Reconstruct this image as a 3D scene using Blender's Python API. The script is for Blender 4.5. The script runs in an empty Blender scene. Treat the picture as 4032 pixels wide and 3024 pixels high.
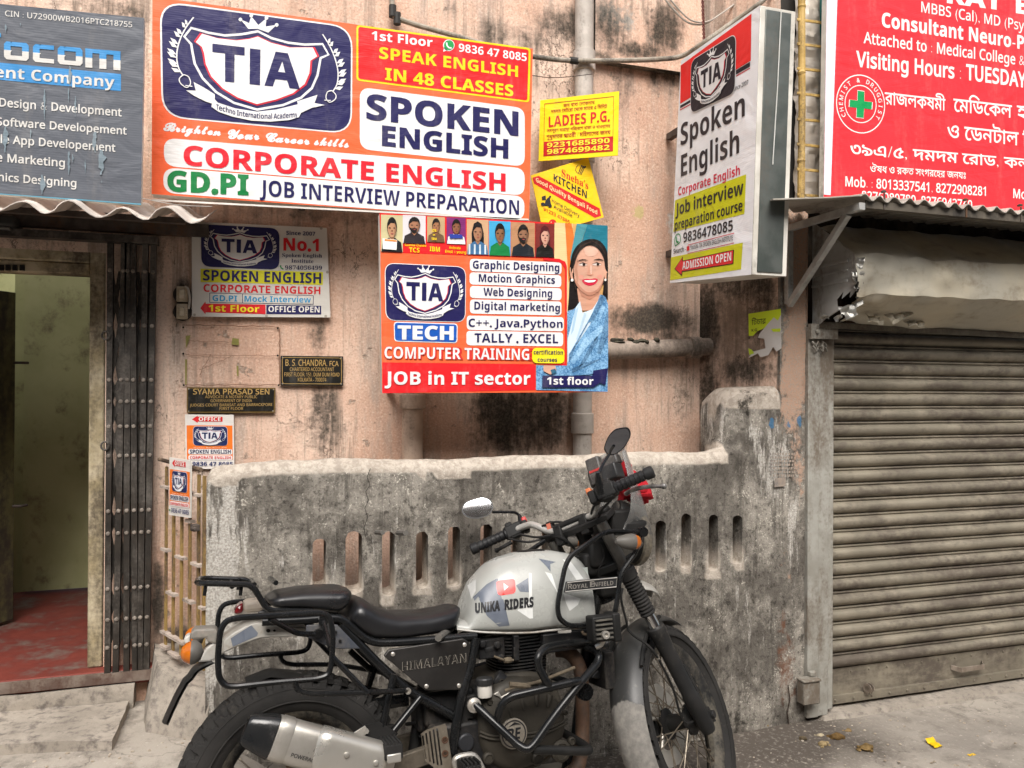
import bpy, math, random
import numpy as np
from math import sin, cos, pi, radians, sqrt, atan2, exp
from mathutils import Vector, Matrix, noise as mnoise
from mathutils.geometry import delaunay_2d_cdt
random.seed(7)
SC = bpy.context.scene
COL = SC.collection

# ---------------------------------------------------------------- camera, sky, sun, exposure
FPX = 3029.0                       # focal length in pixels of the 4032 px wide photograph
YAW, PITCH, ROLL, CAMH = radians(17.5), radians(.2), radians(.3), 1.52
_f = np.array([sin(YAW)*cos(PITCH), cos(YAW)*cos(PITCH), sin(PITCH)])
_r0 = np.array([cos(YAW), -sin(YAW), 0.0])
_u0 = np.cross(_r0, _f)
_r = _r0*cos(ROLL) + _u0*sin(ROLL)
_u = _u0*cos(ROLL) - _r0*sin(ROLL)
CAM = np.array([0, 0, CAMH])
cam = bpy.data.cameras.new('camera')
cam.sensor_width = 36.0
cam.lens = 36.0*FPX/4032.0
cam.clip_start = .05
cam.clip_end = 500
camo = bpy.data.objects.new('camera', cam)
COL.objects.link(camo)
camo.matrix_world = Matrix(((_r[0], _u[0], -_f[0], 0), (_r[1], _u[1], -_f[1], 0), (_r[2], _u[2], -_f[2], CAMH), (0, 0, 0, 1)))
SC.camera = camo

SUN_EL, SUN_AZ = radians(50), radians(195)      # azimuth clockwise from +Y
W = bpy.data.worlds.new('World')
SC.world = W
W.use_nodes = True
nt = W.node_tree
bg = nt.nodes['Background']
sky = nt.nodes.new('ShaderNodeTexSky')
sky.sky_type = 'NISHITA'
sky.sun_disc = False
sky.sun_elevation = SUN_EL
sky.sun_rotation = SUN_AZ
sky.air_density, sky.dust_density, sky.ozone_density = 1.0, 6.0, 1.0
hs = nt.nodes.new('ShaderNodeHueSaturation')
hs.inputs['Saturation'].default_value = .55
nt.links.new(sky.outputs[0], hs.inputs['Color'])
nt.links.new(hs.outputs[0], bg.inputs[0])
bg.inputs[1].default_value = .085
sun = bpy.data.lights.new('sun', 'SUN')
sun.energy = 1.5
sun.angle = radians(38)
sun.color = (1, .975, .94)
suno = bpy.data.objects.new('sun', sun)
COL.objects.link(suno)
_sd = Vector((sin(SUN_AZ)*cos(SUN_EL), cos(SUN_AZ)*cos(SUN_EL), sin(SUN_EL)))
suno.rotation_euler = _sd.to_track_quat('Z', 'Y').to_euler()
suno.location = (0, -3, 6)
SC.view_settings.view_transform = 'Standard'
SC.view_settings.look = 'None'
SC.view_settings.gamma = 1
SC.view_settings.exposure = 1.2
SC.cycles.max_bounces = 10
SC.cycles.diffuse_bounces = 6
SC.cycles.use_denoising = True

# ---------------------------------------------------------------- geometry of the place seen in the photograph
ZOOM = {'s': (0, 0, 1), 'D': (0, 0, .5486), 'A': (0, 0, 1.8433), 'B': (550, 0, 1.8433), 'C': (1300, 0, 1.8433), 'E2': (2050, 300, 2.7645),
        'E': (2550, 0, 1.4427), 'F': (3100, 0, 1.9517), 'G': (1450, 820, 2.183), 'H': (600, 850, 1.58), 'I': (0, 850, 1.58),
        'J': (0, 1900, 1.476), 'K': (2700, 1100, .9216), 'L': (3000, 750, 1.9517), 'M': (600, 2150, 1.898), 'N': (1300, 2050, 1.703),
        'O': (1700, 1600, 1.843), 'P': (1850, 2400, 2.1067), 'Q': (3000, 2500, 2.1434)}


def q(z, x, y):
    a = ZOOM[z]
    return a[0] + x/a[2], a[1] + y/a[2]


def ray(px, py):
    return _f + _r*((px-2016)/FPX) - _u*((py-1512)/FPX)


def hit(px, py, p0, n):
    """where the line of sight through a photograph pixel meets the plane (p0, n)"""
    d = ray(px, py)
    t = np.dot(np.asarray(p0, float)-CAM, n)/np.dot(d, n)
    return CAM + d*t


def PY(z, x, y, Y):
    return hit(*q(z, x, y), (0, Y, 0), (0, 1, 0))


def PZ(z, x, y, Z):
    return hit(*q(z, x, y), (0, 0, Z), (0, 0, 1))


def PX(z, x, y, X):
    return hit(*q(z, x, y), (X, 0, 0), (1, 0, 0))


# ---------------------------------------------------------------- materials
def lin(h):
    h = h.lstrip('#')
    o = []
    for i in (0, 2, 4):
        c = int(h[i:i+2], 16)/255
        o.append(c/12.92 if c <= .04045 else ((c+.055)/1.055)**2.4)
    return tuple(o)


class NT:
    """small helper to write node trees"""
    def __init__(s, name):
        s.m = bpy.data.materials.new(name)
        s.m.use_nodes = True
        s.t = s.m.node_tree
        s.b = s.t.nodes['Principled BSDF']
        s.tc = s.t.nodes.new('ShaderNodeTexCoord')

    def n(s, typ, **kw):
        nd = s.t.nodes.new(typ)
        for k, v in kw.items():
            if k[0] == '_':
                setattr(nd, k[1:], v)
            else:
                key = int(k[1:]) if k[0] == 'i' and k[1:].isdigit() else k
                if hasattr(v, 'is_output') or isinstance(v, bpy.types.NodeSocket):
                    s.t.links.new(v, nd.inputs[key])
                else:
                    nd.inputs[key].default_value = v
        return nd

    def coord(s, sc=(1, 1, 1)):
        return s.n('ShaderNodeMapping', Vector=s.tc.outputs['Object'], Scale=sc).outputs[0]

    def noise(s, scale, detail=4, rough=.55, sc=(1, 1, 1), dist=0):
        return s.n('ShaderNodeTexNoise', Vector=s.coord(sc), Scale=scale, Detail=detail, Roughness=rough, Distortion=dist).outputs[0]

    def ramp(s, fac, a, b):
        return s.n('ShaderNodeMapRange', _interpolation_type='SMOOTHSTEP', i0=fac, i1=a, i2=b).outputs[0]

    def math(s, op, a, b=0.0, clamp=False):
        return s.n('ShaderNodeMath', _operation=op, _use_clamp=clamp, i0=a, i1=b).outputs[0]

    def mix(s, fac, a, b):
        nd = s.t.nodes.new('ShaderNodeMix')
        nd.data_type = 'RGBA'
        for k, v in ((0, fac), (6, a), (7, b)):
            if isinstance(v, bpy.types.NodeSocket):
                s.t.links.new(v, nd.inputs[k])
            else:
                nd.inputs[k].default_value = (v if k == 0 else tuple(v)[:3]+(1,))
        return nd.outputs[2]

    def attr(s, name):
        return s.n('ShaderNodeAttribute', _attribute_name=name).outputs['Fac']

    def out(s, color, rough=.6, metal=0.0, bump=None, bstr=.3, bdist=.004, spec=None):
        for k, v in (('Base Color', color), ('Roughness', rough), ('Metallic', metal)):
            if isinstance(v, bpy.types.NodeSocket):
                s.t.links.new(v, s.b.inputs[k])
            else:
                s.b.inputs[k].default_value = tuple(v)[:3]+(1,) if k == 'Base Color' else v
        if spec is None and not isinstance(rough, bpy.types.NodeSocket) and rough > .45:
            spec = .25
        if spec is not None:
            s.b.inputs['Specular IOR Level'].default_value = spec
        if bump is not None:
            bn = s.n('ShaderNodeBump', Strength=bstr, Distance=bdist, Height=bump)
            s.t.links.new(bn.outputs[0], s.b.inputs['Normal'])
        return s.m


_gc = {}


def grunge(name, c1, c2=None, dirt=None, amt=.45, scale=12, rough=.6, metal=0.0, bstr=.25, dscale=6, streak=(1, 1, .25), bscale=None, rvar=.15, spec=None, bdist=.002):
    if name in _gc:
        return _gc[name]
    t = NT(name)
    c2 = c2 or tuple(x*.75 for x in c1)
    n1 = t.noise(scale, 5)
    col = t.mix(t.ramp(n1, .35, .68), c1, c2)
    n2 = t.noise(dscale, 8, .68, streak)
    n3 = t.noise(scale*6, 4, .6)
    if dirt:
        th = 1-amt
        fac = t.ramp(t.math('ADD', t.math('MULTIPLY', n2, .75), t.math('MULTIPLY', n3, .25)), th*.9-.06, th*.9+.14)
        col = t.mix(fac, col, dirt)
    rg = t.n('ShaderNodeMapRange', i0=n2, i1=.3, i2=.7, i3=rough-rvar, i4=rough+rvar).outputs[0]
    nb = t.noise(bscale or scale*8, 5, .65)
    if spec is None and rough > .45 and metal < .3:
        spec = .22
    _gc[name] = t.out(col, rg, metal, nb, bstr, bdist, spec)
    return _gc[name]


_ic = {}


def ink(h, gloss=.42, fade=.12):
    """a colour printed on banner vinyl: faintly dirty and weathered"""
    key = (h, gloss, fade)
    if key in _ic:
        return _ic[key]
    c = tuple(x*.93+.004 for x in lin(h))
    t = NT('print_' + h)
    n2 = t.noise(3, 7, .7, (3, 3, .35))
    n3 = t.noise(60, 3, .6)
    fac = t.math('MULTIPLY', t.ramp(t.math('ADD', t.math('MULTIPLY', n2, .8), t.math('MULTIPLY', n3, .2)), .5, .72), fade*1.6)
    col = t.mix(fac, c, (.36, .33, .29))
    # the weave of the flex and its loose wrinkles
    w = t.n('ShaderNodeTexWave', _bands_direction='Z', Vector=t.coord(), Scale=38, Distortion=1.5, Detail=2).outputs[0]
    wr = t.noise(5, 3, .5, (1, 1, 1.6), .6)
    b = t.math('ADD', t.math('MULTIPLY', wr, 9.0), t.math('MULTIPLY', w, .10))
    _ic[key] = t.out(col, gloss, 0, b, .28, .004, .22)
    return _ic[key]


def plain(name, c, rough=.5, metal=0.0, spec=None):
    if name in _gc:
        return _gc[name]
    t = NT(name)
    n = t.noise(25, 4)
    col = t.mix(t.ramp(n, .3, .75), c, tuple(x*.8+.01 for x in c))
    _gc[name] = t.out(col, rough, metal, t.noise(90, 3), .08, .001, spec)
    return _gc[name]


# ---------------------------------------------------------------- mesh builder
def catmull(pts, k=5, closed=False):
    P = [np.asarray(p, float) for p in pts]
    n = len(P)
    out = []
    for i in range(n if closed else n-1):
        if closed:
            a, b, c, d = P[i-1], P[i], P[(i+1) % n], P[(i+2) % n]
        else:
            a, b, c, d = P[max(i-1, 0)], P[i], P[i+1], P[min(i+2, n-1)]
        for j in range(k):
            t = j/k
            out.append(.5*((2*b)+(c-a)*t+(2*a-5*b+4*c-d)*t*t+(3*b-a-3*c+d)*t**3))
    if not closed:
        out.append(P[-1])
    return out


def fillet(pts, rad, k=5, closed=False):
    """polyline with its corners rounded (bent tube)"""
    P = [np.asarray(p, float) for p in pts]
    n = len(P)
    out = []
    for i in range(n):
        if not closed and i in (0, n-1):
            out.append(P[i])
            continue
        a, b, c = P[i-1], P[i], P[(i+1) % n]
        la, lc = np.linalg.norm(a-b), np.linalg.norm(c-b)
        r = min(rad, la*.48, lc*.48)
        p0, p1 = b+(a-b)/la*r, b+(c-b)/lc*r
        for j in range(k+1):
            t = j/k
            out.append((1-t)**2*p0+2*t*(1-t)*b+t*t*p1)
    return out


class MB:
    def __init__(s):
        s.v, s.f, s.m = [], [], []

    def add(s, vs, fs, mi=0):
        o = len(s.v)
        s.v.extend([tuple(map(float, p)) for p in vs])
        for f in fs:
            s.f.append([i+o for i in f])
            s.m.append(mi)
        return s

    def box(s, x0, x1, y0, y1, z0, z1, mi=0):
        vs = [(x, y, z) for x in (x0, x1) for y in (y0, y1) for z in (z0, z1)]
        return s.add(vs, [(0, 1, 3, 2), (4, 6, 7, 5), (0, 4, 5, 1), (2, 3, 7, 6), (0, 2, 6, 4), (1, 5, 7, 3)], mi)

    def obox(s, c, ax, ay, az, mi=0):
        """oriented box: centre and three half-axis vectors"""
        c, ax, ay, az = (np.asarray(k, float) for k in (c, ax, ay, az))
        vs = [c+i*ax+j*ay+k*az for i in (-1, 1) for j in (-1, 1) for k in (-1, 1)]
        return s.add(vs, [(0, 1, 3, 2), (4, 6, 7, 5), (0, 4, 5, 1), (2, 3, 7, 6), (0, 2, 6, 4), (1, 5, 7, 3)], mi)

    def tube(s, pts, r, n=10, mi=0, closed=False, cap=True, flat=None):
        P = [np.asarray(p, float) for p in pts]
        m = len(P)
        R = r if hasattr(r, '__len__') else [r]*m
        T = []
        for i in range(m):
            a = P[i-1] if (i > 0 or closed) else P[i]
            b = P[(i+1) % m] if (i < m-1 or closed) else P[i]
            d = b-a
            T.append(d/(np.linalg.norm(d)+1e-12))
        ref = np.array([0, 0, 1.0]) if abs(T[0][2]) < .9 else np.array([1.0, 0, 0])
        N = np.cross(T[0], ref)
        N /= np.linalg.norm(N)
        vs = []
        for i in range(m):
            N = N-T[i]*np.dot(N, T[i])
            N /= np.linalg.norm(N)+1e-12
            B = np.cross(T[i], N)
            for j in range(n):
                a = 2*pi*j/n
                vs.append(P[i]+R[i]*(cos(a)*N+sin(a)*B))
        fs = []
        for i in range(m if closed else m-1):
            k = (i+1) % m
            for j in range(n):
                l = (j+1) % n
                fs.append((i*n+j, i*n+l, k*n+l, k*n+j))
        if cap and not closed:
            fs.append(tuple(range(n))[::-1])
            fs.append(tuple((m-1)*n+j for j in range(n)))
        return s.add(vs, fs, mi)

    def lathe(s, prof, c, axis, n=24, mi=0, up=None, sx=1.0):
        """profile [(radius, distance along axis)]"""
        c, a = np.asarray(c, float), np.asarray(axis, float)
        a /= np.linalg.norm(a)
        ref = np.asarray(up, float) if up is not None else (np.array([0, 0, 1.0]) if abs(a[2]) < .9 else np.array([1.0, 0, 0]))
        N = np.cross(a, ref)
        N /= np.linalg.norm(N)
        B = np.cross(a, N)
        vs, fs = [], []
        for r, h in prof:
            for j in range(n):
                t = 2*pi*j/n
                vs.append(c+a*h+r*(cos(t)*N*sx+sin(t)*B))
        for i in range(len(prof)-1):
            for j in range(n):
                l = (j+1) % n
                fs.append((i*n+j, i*n+l, (i+1)*n+l, (i+1)*n+j))
        if prof[0][0] > 1e-6:
            fs.append(tuple(range(n))[::-1])
        if prof[-1][0] > 1e-6:
            fs.append(tuple((len(prof)-1)*n+j for j in range(n)))
        return s.add(vs, fs, mi)

    def prism(s, pts, vec, mi=0, mi2=None):
        """closed outline of 3-D points pushed along vec into a solid"""
        P = [np.asarray(p, float) for p in pts]
        v = np.asarray(vec, float)
        n = len(P)
        s.add(P+[p+v for p in P], [tuple(range(n))], mi)
        o = len(s.v)-2*n
        s.f.append([o+n+i for i in range(n)][::-1])
        s.m.append(mi)
        for i in range(n):
            k = (i+1) % n
            s.f.append([o+i, o+n+i, o+n+k, o+k])
            s.m.append(mi if mi2 is None else mi2)
        return s

    def grid(s, fn, nu, nv, mi=0, closed_u=False):
        vs = [fn(i/(nu if closed_u else nu-1), j/(nv-1)) for i in range(nu) for j in range(nv)]
        fs = []
        for i in range(nu if closed_u else nu-1):
            k = (i+1) % nu
            for j in range(nv-1):
                fs.append((i*nv+j, k*nv+j, k*nv+j+1, i*nv+j+1))
        return s.add(vs, fs, mi)

    def ball(s, c, rx, ry=None, rz=None, n=12, mi=0, jag=0):
        ry, rz = ry or rx, rz or rx
        c = np.asarray(c, float)
        vs, fs = [], []
        k = max(4, n//2)
        for i in range(k+1):
            th = pi*i/k
            for j in range(n):
                ph = 2*pi*j/n
                d = np.array([sin(th)*cos(ph)*rx, sin(th)*sin(ph)*ry, cos(th)*rz])
                if jag:
                    d *= 1+jag*mnoise.noise(Vector((d/max(rx, rz)*1.7 + c*9).tolist()))
                vs.append(c+d)
        for i in range(k):
            for j in range(n):
                l = (j+1) % n
                fs.append((i*n+j, (i+1)*n+j, (i+1)*n+l, i*n+l))
        return s.add(vs, fs, mi)

    def build(s, name, mats, parent=None, smooth=35, bevel=0, label=None, fix=True, weld=False):
        me = bpy.data.meshes.new(name)
        me.from_pydata(s.v, [], s.f)
        if not isinstance(mats, (list, tuple)):
            mats = [mats]
        for m in mats:
            me.materials.append(m)
        me.polygons.foreach_set('material_index', s.m)
        if fix:
            import bmesh
            b = bmesh.new()
            b.from_mesh(me)
            if weld:
                bmesh.ops.remove_doubles(b, verts=b.verts, dist=1e-5)
            bmesh.ops.recalc_face_normals(b, faces=b.faces)
            b.to_mesh(me)
            b.free()
        if smooth:
            me.polygons.foreach_set('use_smooth', [True]*len(me.polygons))
            me.set_sharp_from_angle(angle=radians(smooth))
        me.update()
        o = bpy.data.objects.new(name, me)
        COL.objects.link(o)
        if parent is not None:
            o.parent = parent
            o.matrix_parent_inverse = Matrix.Translation(-WL(parent))
        if bevel:
            md = o.modifiers.new('bevel', 'BEVEL')
            md.width = bevel
            md.segments = 2
            md.limit_method = 'ANGLE'
            md.angle_limit = radians(40)
        if label:
            o['label'] = label
        return o


_loc = {}


def WL(o):
    """world location of an Empty or mesh parent (rotation is never used on parents)"""
    return Vector(_loc.get(o.name, (0, 0, 0)))


def tag(o, label=None, cat=None, group=None, kind=None):
    if label:
        o['label'] = label
    if cat:
        o['category'] = cat
    if group:
        o['group'] = group
    if kind:
        o['kind'] = kind
    return o


def thing(name, label, cat, loc, group=None):
    o = bpy.data.objects.new(name, None)
    COL.objects.link(o)
    o.location = tuple(map(float, loc))
    o.empty_display_size = .1
    _loc[o.name] = tuple(map(float, loc))
    return tag(o, label, cat, group)


# ---------------------------------------------------------------- polygons and lettering
def winding(P, E, C):
    """winding number of the points C for the directed edges E of the vertices P"""
    a, b = P[E[:, 0]], P[E[:, 1]]
    cx, cy = C[:, 0][:, None], C[:, 1][:, None]
    up = (a[:, 1][None] <= cy) & (b[:, 1][None] > cy)
    dn = (a[:, 1][None] > cy) & (b[:, 1][None] <= cy)
    dy = b[:, 1]-a[:, 1]
    dy = np.where(np.abs(dy) < 1e-12, 1e-12, dy)
    xi = a[:, 0][None]+(cy-a[:, 1][None])/dy[None]*(b[:, 0]-a[:, 0])[None]
    left = xi > cx
    return (up & left).sum(1).astype(int)-(dn & left).sum(1).astype(int)


def fill(loops, extra=None, evenodd=False):
    """triangulate closed 2-D loops (non-zero or even-odd rule) -> vertices, triangles"""
    P, E = [], []
    for lp in loops:
        o = len(P)
        n = len(lp)
        P += [tuple(map(float, p[:2])) for p in lp]
        E += [(o+i, o+(i+1) % n) for i in range(n)]
    PA, EA = np.array(P), np.array(E)
    vin = [Vector(p) for p in P]+[Vector(map(float, p)) for p in (extra if extra is not None else [])]
    sc = max(np.ptp(PA[:, 0]), np.ptp(PA[:, 1]))
    vo, _, fo, *_x = delaunay_2d_cdt(vin, E, [], 0, sc*1e-6)
    V = np.array([(p[0], p[1]) for p in vo])
    T = []
    for f in fo:
        for k in range(1, len(f)-1):
            T.append((f[0], f[k], f[k+1]))
    T = np.array(T)
    if len(T) == 0:
        return V, T
    w = winding(PA, EA, V[T].mean(1))
    T = T[(w % 2 != 0) if evenodd else (w != 0)]
    # make every triangle face up
    a, b, c = V[T[:, 0]], V[T[:, 1]], V[T[:, 2]]
    ar = (b[:, 0]-a[:, 0])*(c[:, 1]-a[:, 1])-(b[:, 1]-a[:, 1])*(c[:, 0]-a[:, 0])
    T[ar < 0] = T[ar < 0][:, ::-1]
    T = T[np.abs(ar) > sc*sc*1e-12]
    return V, T


_tc = {}
_tob = None


FACES = {'bold': (0x1D5D4, 0x1D5EE, 0x1D7EC), 'regular': (0x1D5A0, 0x1D5BA, 0x1D7E2), 'script': (0x1D4D0, 0x1D4EA, 0x1D7EC), 'serif': (0x1D400, 0x1D41A, 0x1D7CE)}


def styled(s, face):
    a, b, c = FACES[face]
    return ''.join(chr(a+ord(ch)-65) if 'A' <= ch <= 'Z' else chr(b+ord(ch)-97) if 'a' <= ch <= 'z' else chr(c+ord(ch)-48) if '0' <= ch <= '9' else ch for ch in s)


def glyphs(s, bold=0.0, space=1.0, style=None):
    """outline of a line of lettering as triangles; baseline at 0, cap height 1"""
    global _tob
    style = style or ('bold' if bold >= .03 else 'regular')
    if style == 'bold':
        bold = max(0, bold-.045)*.8
    elif style in ('script', 'serif'):
        bold = max(0, bold-.02)*.7
    if ord(max(s)) < 0x900:
        space = space+bold*1.2
        s = styled(s, style)
    key = (s, bold, space)
    if key in _tc:
        return _tc[key]
    if _tob is None:
        cu = bpy.data.curves.new('lettering_source', 'FONT')
        cu.fill_mode = 'NONE'
        cu.resolution_u = 2
        _tob = bpy.data.objects.new('lettering_source', cu)
    cu = _tob.data
    cu.body = s
    cu.space_character = space
    me = _tob.to_mesh()
    nv = len(me.vertices)
    co = np.zeros(nv*3)
    me.vertices.foreach_get('co', co)
    co = co.reshape(-1, 3)[:, :2]
    ed = np.zeros(len(me.edges)*2, int)
    me.edges.foreach_get('vertices', ed)
    ed = ed.reshape(-1, 2)
    _tob.to_mesh_clear()
    nb = {}
    for a, b in ed.tolist():
        nb.setdefault(a, []).append(b)
        nb.setdefault(b, []).append(a)
    seen, loops = set(), []
    for st in range(nv):
        if st in seen or st not in nb:
            continue
        lp, cur, prev = [], st, -1
        while cur not in seen:
            seen.add(cur)
            lp.append(cur)
            nx = [k for k in nb[cur] if k not in seen]
            if not nx:
                break
            # vertices of a spline are stored in order: keep that direction
            prev, cur = cur, (cur+1 if cur+1 in nx else nx[0])
        L = co[lp]
        keep = [0]
        for i in range(1, len(L)):
            if np.linalg.norm(L[i]-L[keep[-1]]) > 1e-4:
                keep.append(i)
        if np.linalg.norm(L[keep[-1]]-L[0]) < 1e-4:
            keep = keep[:-1]
        if len(keep) > 2:
            loops.append(L[keep])

    def area(L):
        x, y = L[:, 0], L[:, 1]
        return .5*np.sum(x*np.roll(y, -1)-np.roll(x, -1)*y)
    big = max(loops, key=lambda L: abs(area(L)))
    dots = [abs(area(L)) < .016 and np.ptp(L[:, 1]) < .2 and np.ptp(L[:, 0]) < .2 and style == 'bold' for L in loops]
    sg = 1 if area(big) > 0 else -1
    if bold or any(dots):
        o2 = []
        for L, dot in zip(loops, dots):
            d = np.roll(L, -1, 0)-L
            d /= np.linalg.norm(d, axis=1)[:, None]+1e-12
            nrm = np.stack([d[:, 1], -d[:, 0]], 1)*sg
            nv_ = nrm+np.roll(nrm, 1, 0)
            l2 = np.sum(nv_*nv_, 1)[:, None]
            k = 2/np.maximum(l2, .8)
            own = (1 if area(L) > 0 else -1)*sg if dot else 1
            o2.append(L+(bold+(.034 if dot else 0))*nv_*k*own)
        loops = o2
    V, T = fill(loops)
    V = V/.7                         # cap height of the built-in face is about 0.7
    _tc[key] = (V, T)
    return _tc[key]


BN_PRE = 'িেৈ'


def bn(s):
    """Bengali in writing order -> the order the letters stand in on the sign"""
    out = []
    for ch in s:
        if ch in BN_PRE and out:
            k = len(out)-1
            while k > 1 and out[k-1] == '্':
                k -= 2
            out.insert(k, ch)
        elif ch == 'ো' and out:
            out.insert(len(out)-1, 'ে')
            out.append('া')
        else:
            out.append(ch)
    return ''.join(c for c in out if c != '্')


class Sign:
    """a flat upright printed face: parts are collected as layers of ink on the plane through A with horizontal axis U"""
    def __init__(s, A, U):
        s.A = np.asarray(A, float)
        u = np.array([U[0], U[1], 0.0])
        s.U = u/np.linalg.norm(u)
        s.V = np.array([0, 0, 1.0])
        s.N = np.cross(s.U, s.V)
        s.parts = {}
        s.z = 's'
        s.part = 'printed_face'
        s.base = 0

    def uv(s, x, y):
        p = hit(*q(s.z, x, y), s.A, s.N)-s.A
        return np.array([p@s.U, p@s.V])

    def w(s, uv, d=0.0):
        return s.A+s.U*uv[0]+s.V*uv[1]+s.N*d

    def raw(s, V, T, color, layer):
        mb, mats = s.parts.setdefault(s.part, (MB(), []))
        m = ink(color) if isinstance(color, str) else color
        if m not in mats:
            mats.append(m)
        d = .0009*(layer+s.base)
        mb.add([s.w(p, d) for p in V], [tuple(t) for t in T], mats.index(m))

    def polyuv(s, loops, color, layer, evenodd=False):
        V, T = fill(loops, evenodd=evenodd)
        s.raw(V, T, color, layer)

    def poly(s, pts, color, layer, z=None):
        s.polyuv([[s.uv(*p) for p in pts]], color, layer)

    def rr(s, TL, TR, BR, BL, rad, color, layer, border=None, bw=0):
        c = [s.uv(*p) for p in (TL, TR, BR, BL)]
        k = np.linalg.norm(s.uv(TL[0]+10, TL[1])-s.uv(*TL))/10
        r = rad*k
        ctr = sum(c)/4

        def rounded(cs, r):
            return fillet(cs, r*1.1, 6, True) if r > 0 else cs
        if border:
            s.polyuv([rounded(c, r)], border, layer)
            b = bw*k
            c2 = []
            for p in c:
                d = ctr-p
                c2.append(p+np.sign(d)*b)
            s.polyuv([rounded(c2, max(r-b, 0))], color, layer+1)
        else:
            s.polyuv([rounded(c, r)], color, layer)

    def stroke(s, pts, w, color, layer, closed=False, smooth=0):
        P = [s.uv(*p) for p in pts]
        k = np.linalg.norm(s.uv(pts[0][0]+10, pts[0][1])-s.uv(*pts[0]))/10
        s.strokeuv(P, w*k, color, layer, closed, smooth)

    def strokeuv(s, P, w, color, layer, closed=False, smooth=0):
        if smooth:
            P = catmull(P, smooth, closed)
        P = [np.asarray(p, float) for p in P]
        n = len(P)
        L, R = [], []
        for i in range(n):
            a = P[i-1] if (i > 0 or closed) else P[i]
            b = P[(i+1) % n] if (i < n-1 or closed) else P[i]
            d = b-a
            d = d/(np.linalg.norm(d)+1e-12)
            nn = np.array([-d[1], d[0]])*w/2
            L.append(P[i]+nn)
            R.append(P[i]-nn)
        if closed:
            s.polyuv([L, R], color, layer, evenodd=True)
        else:
            s.polyuv([L+R[::-1]], color, layer)

    def disc(s, c, r, color, layer, n=20, ry=None):
        ry = ry or r
        s.poly([(c[0]+r*cos(2*pi*i/n), c[1]+ry*sin(2*pi*i/n)) for i in range(n)], color, layer)

    def text(s, body, p0, p1, h, color, layer, bold=.035, shear=0, space=1.0, edge=None, ew=.055, style=None):
        """a line of lettering from baseline start p0 to baseline end p1, capital height h (photograph pixels)"""
        a, b = s.uv(*p0), s.uv(*p1)
        hh = abs(s.uv(p0[0], p0[1]-h)[1]-a[1])
        style = style or ('script' if shear else None)
        shear = 0
        V, T = glyphs(body, bold, space, style)
        x0, x1 = V[:, 0].min(), V[:, 0].max()
        d = b-a
        def put(V, c, l):
            uvs = a+((V[:, 0]-x0)/(x1-x0))[:, None]*d+np.outer(V[:, 1]*hh, [0, 1])
            uvs[:, 0] += V[:, 1]*hh*shear
            s.raw(uvs, T, c, l)
        if edge:
            V2, T2 = glyphs(body, bold+ew, space, style)
            uvs = a+((V2[:, 0]-x0)/(x1-x0))[:, None]*d+np.outer(V2[:, 1]*hh, [0, 1])
            s.raw(uvs, T2, edge, layer)
            layer += 1
        put(V, color, layer)

    def build(s, root, thick=0.02, outline=None, back=None, fold=None):
        """outline: polygon of the board (uv); makes the solid board behind the print"""
        if outline is not None:
            mb = MB()
            pts = [s.w(p, -.0009) for p in outline]
            mb.prism(pts, -s.N*thick)
            mb.build('board', back, root, smooth=0)
        for nm, (mb, mats) in s.parts.items():
            mb.build(nm, mats, root, smooth=0, fix=False)

# ================================================================ SIGNS
NAVY, ORG, RED, WHT, YEL, GRN = '#1d1a52', '#f5683a', '#e2191f', '#e6e6e5', '#f5d00e', '#0c7a3e'
FLEX = grunge('flex_backing', lin('#d9d5cc'), lin('#c2bdb2'), (.2, .18, .15), .35, 8, .55)
FRAME_DARK = grunge('rusty_frame_iron', (.09, .075, .065), (.05, .04, .035), (.12, .06, .03), .4, 20, .7)

# the crest of the academy, traced once on the big banner (zoom B) and reused on the others
EMB_Q = [(145, 5), (1545, 195), (1540, 975), (160, 850)]


def _emb():
    s = Sign((-.43, 3.12, 2.2), (1, 0, 0))
    s.z = 'B'
    c = [s.uv(*p) for p in EMB_Q]
    M = np.array([c[1]-c[0], c[3]-c[0]]).T
    Mi = np.linalg.inv(M)
    def nrm(p):
        return Mi@(s.uv(*p)-c[0])
    return nrm


EN = _emb()


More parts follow.
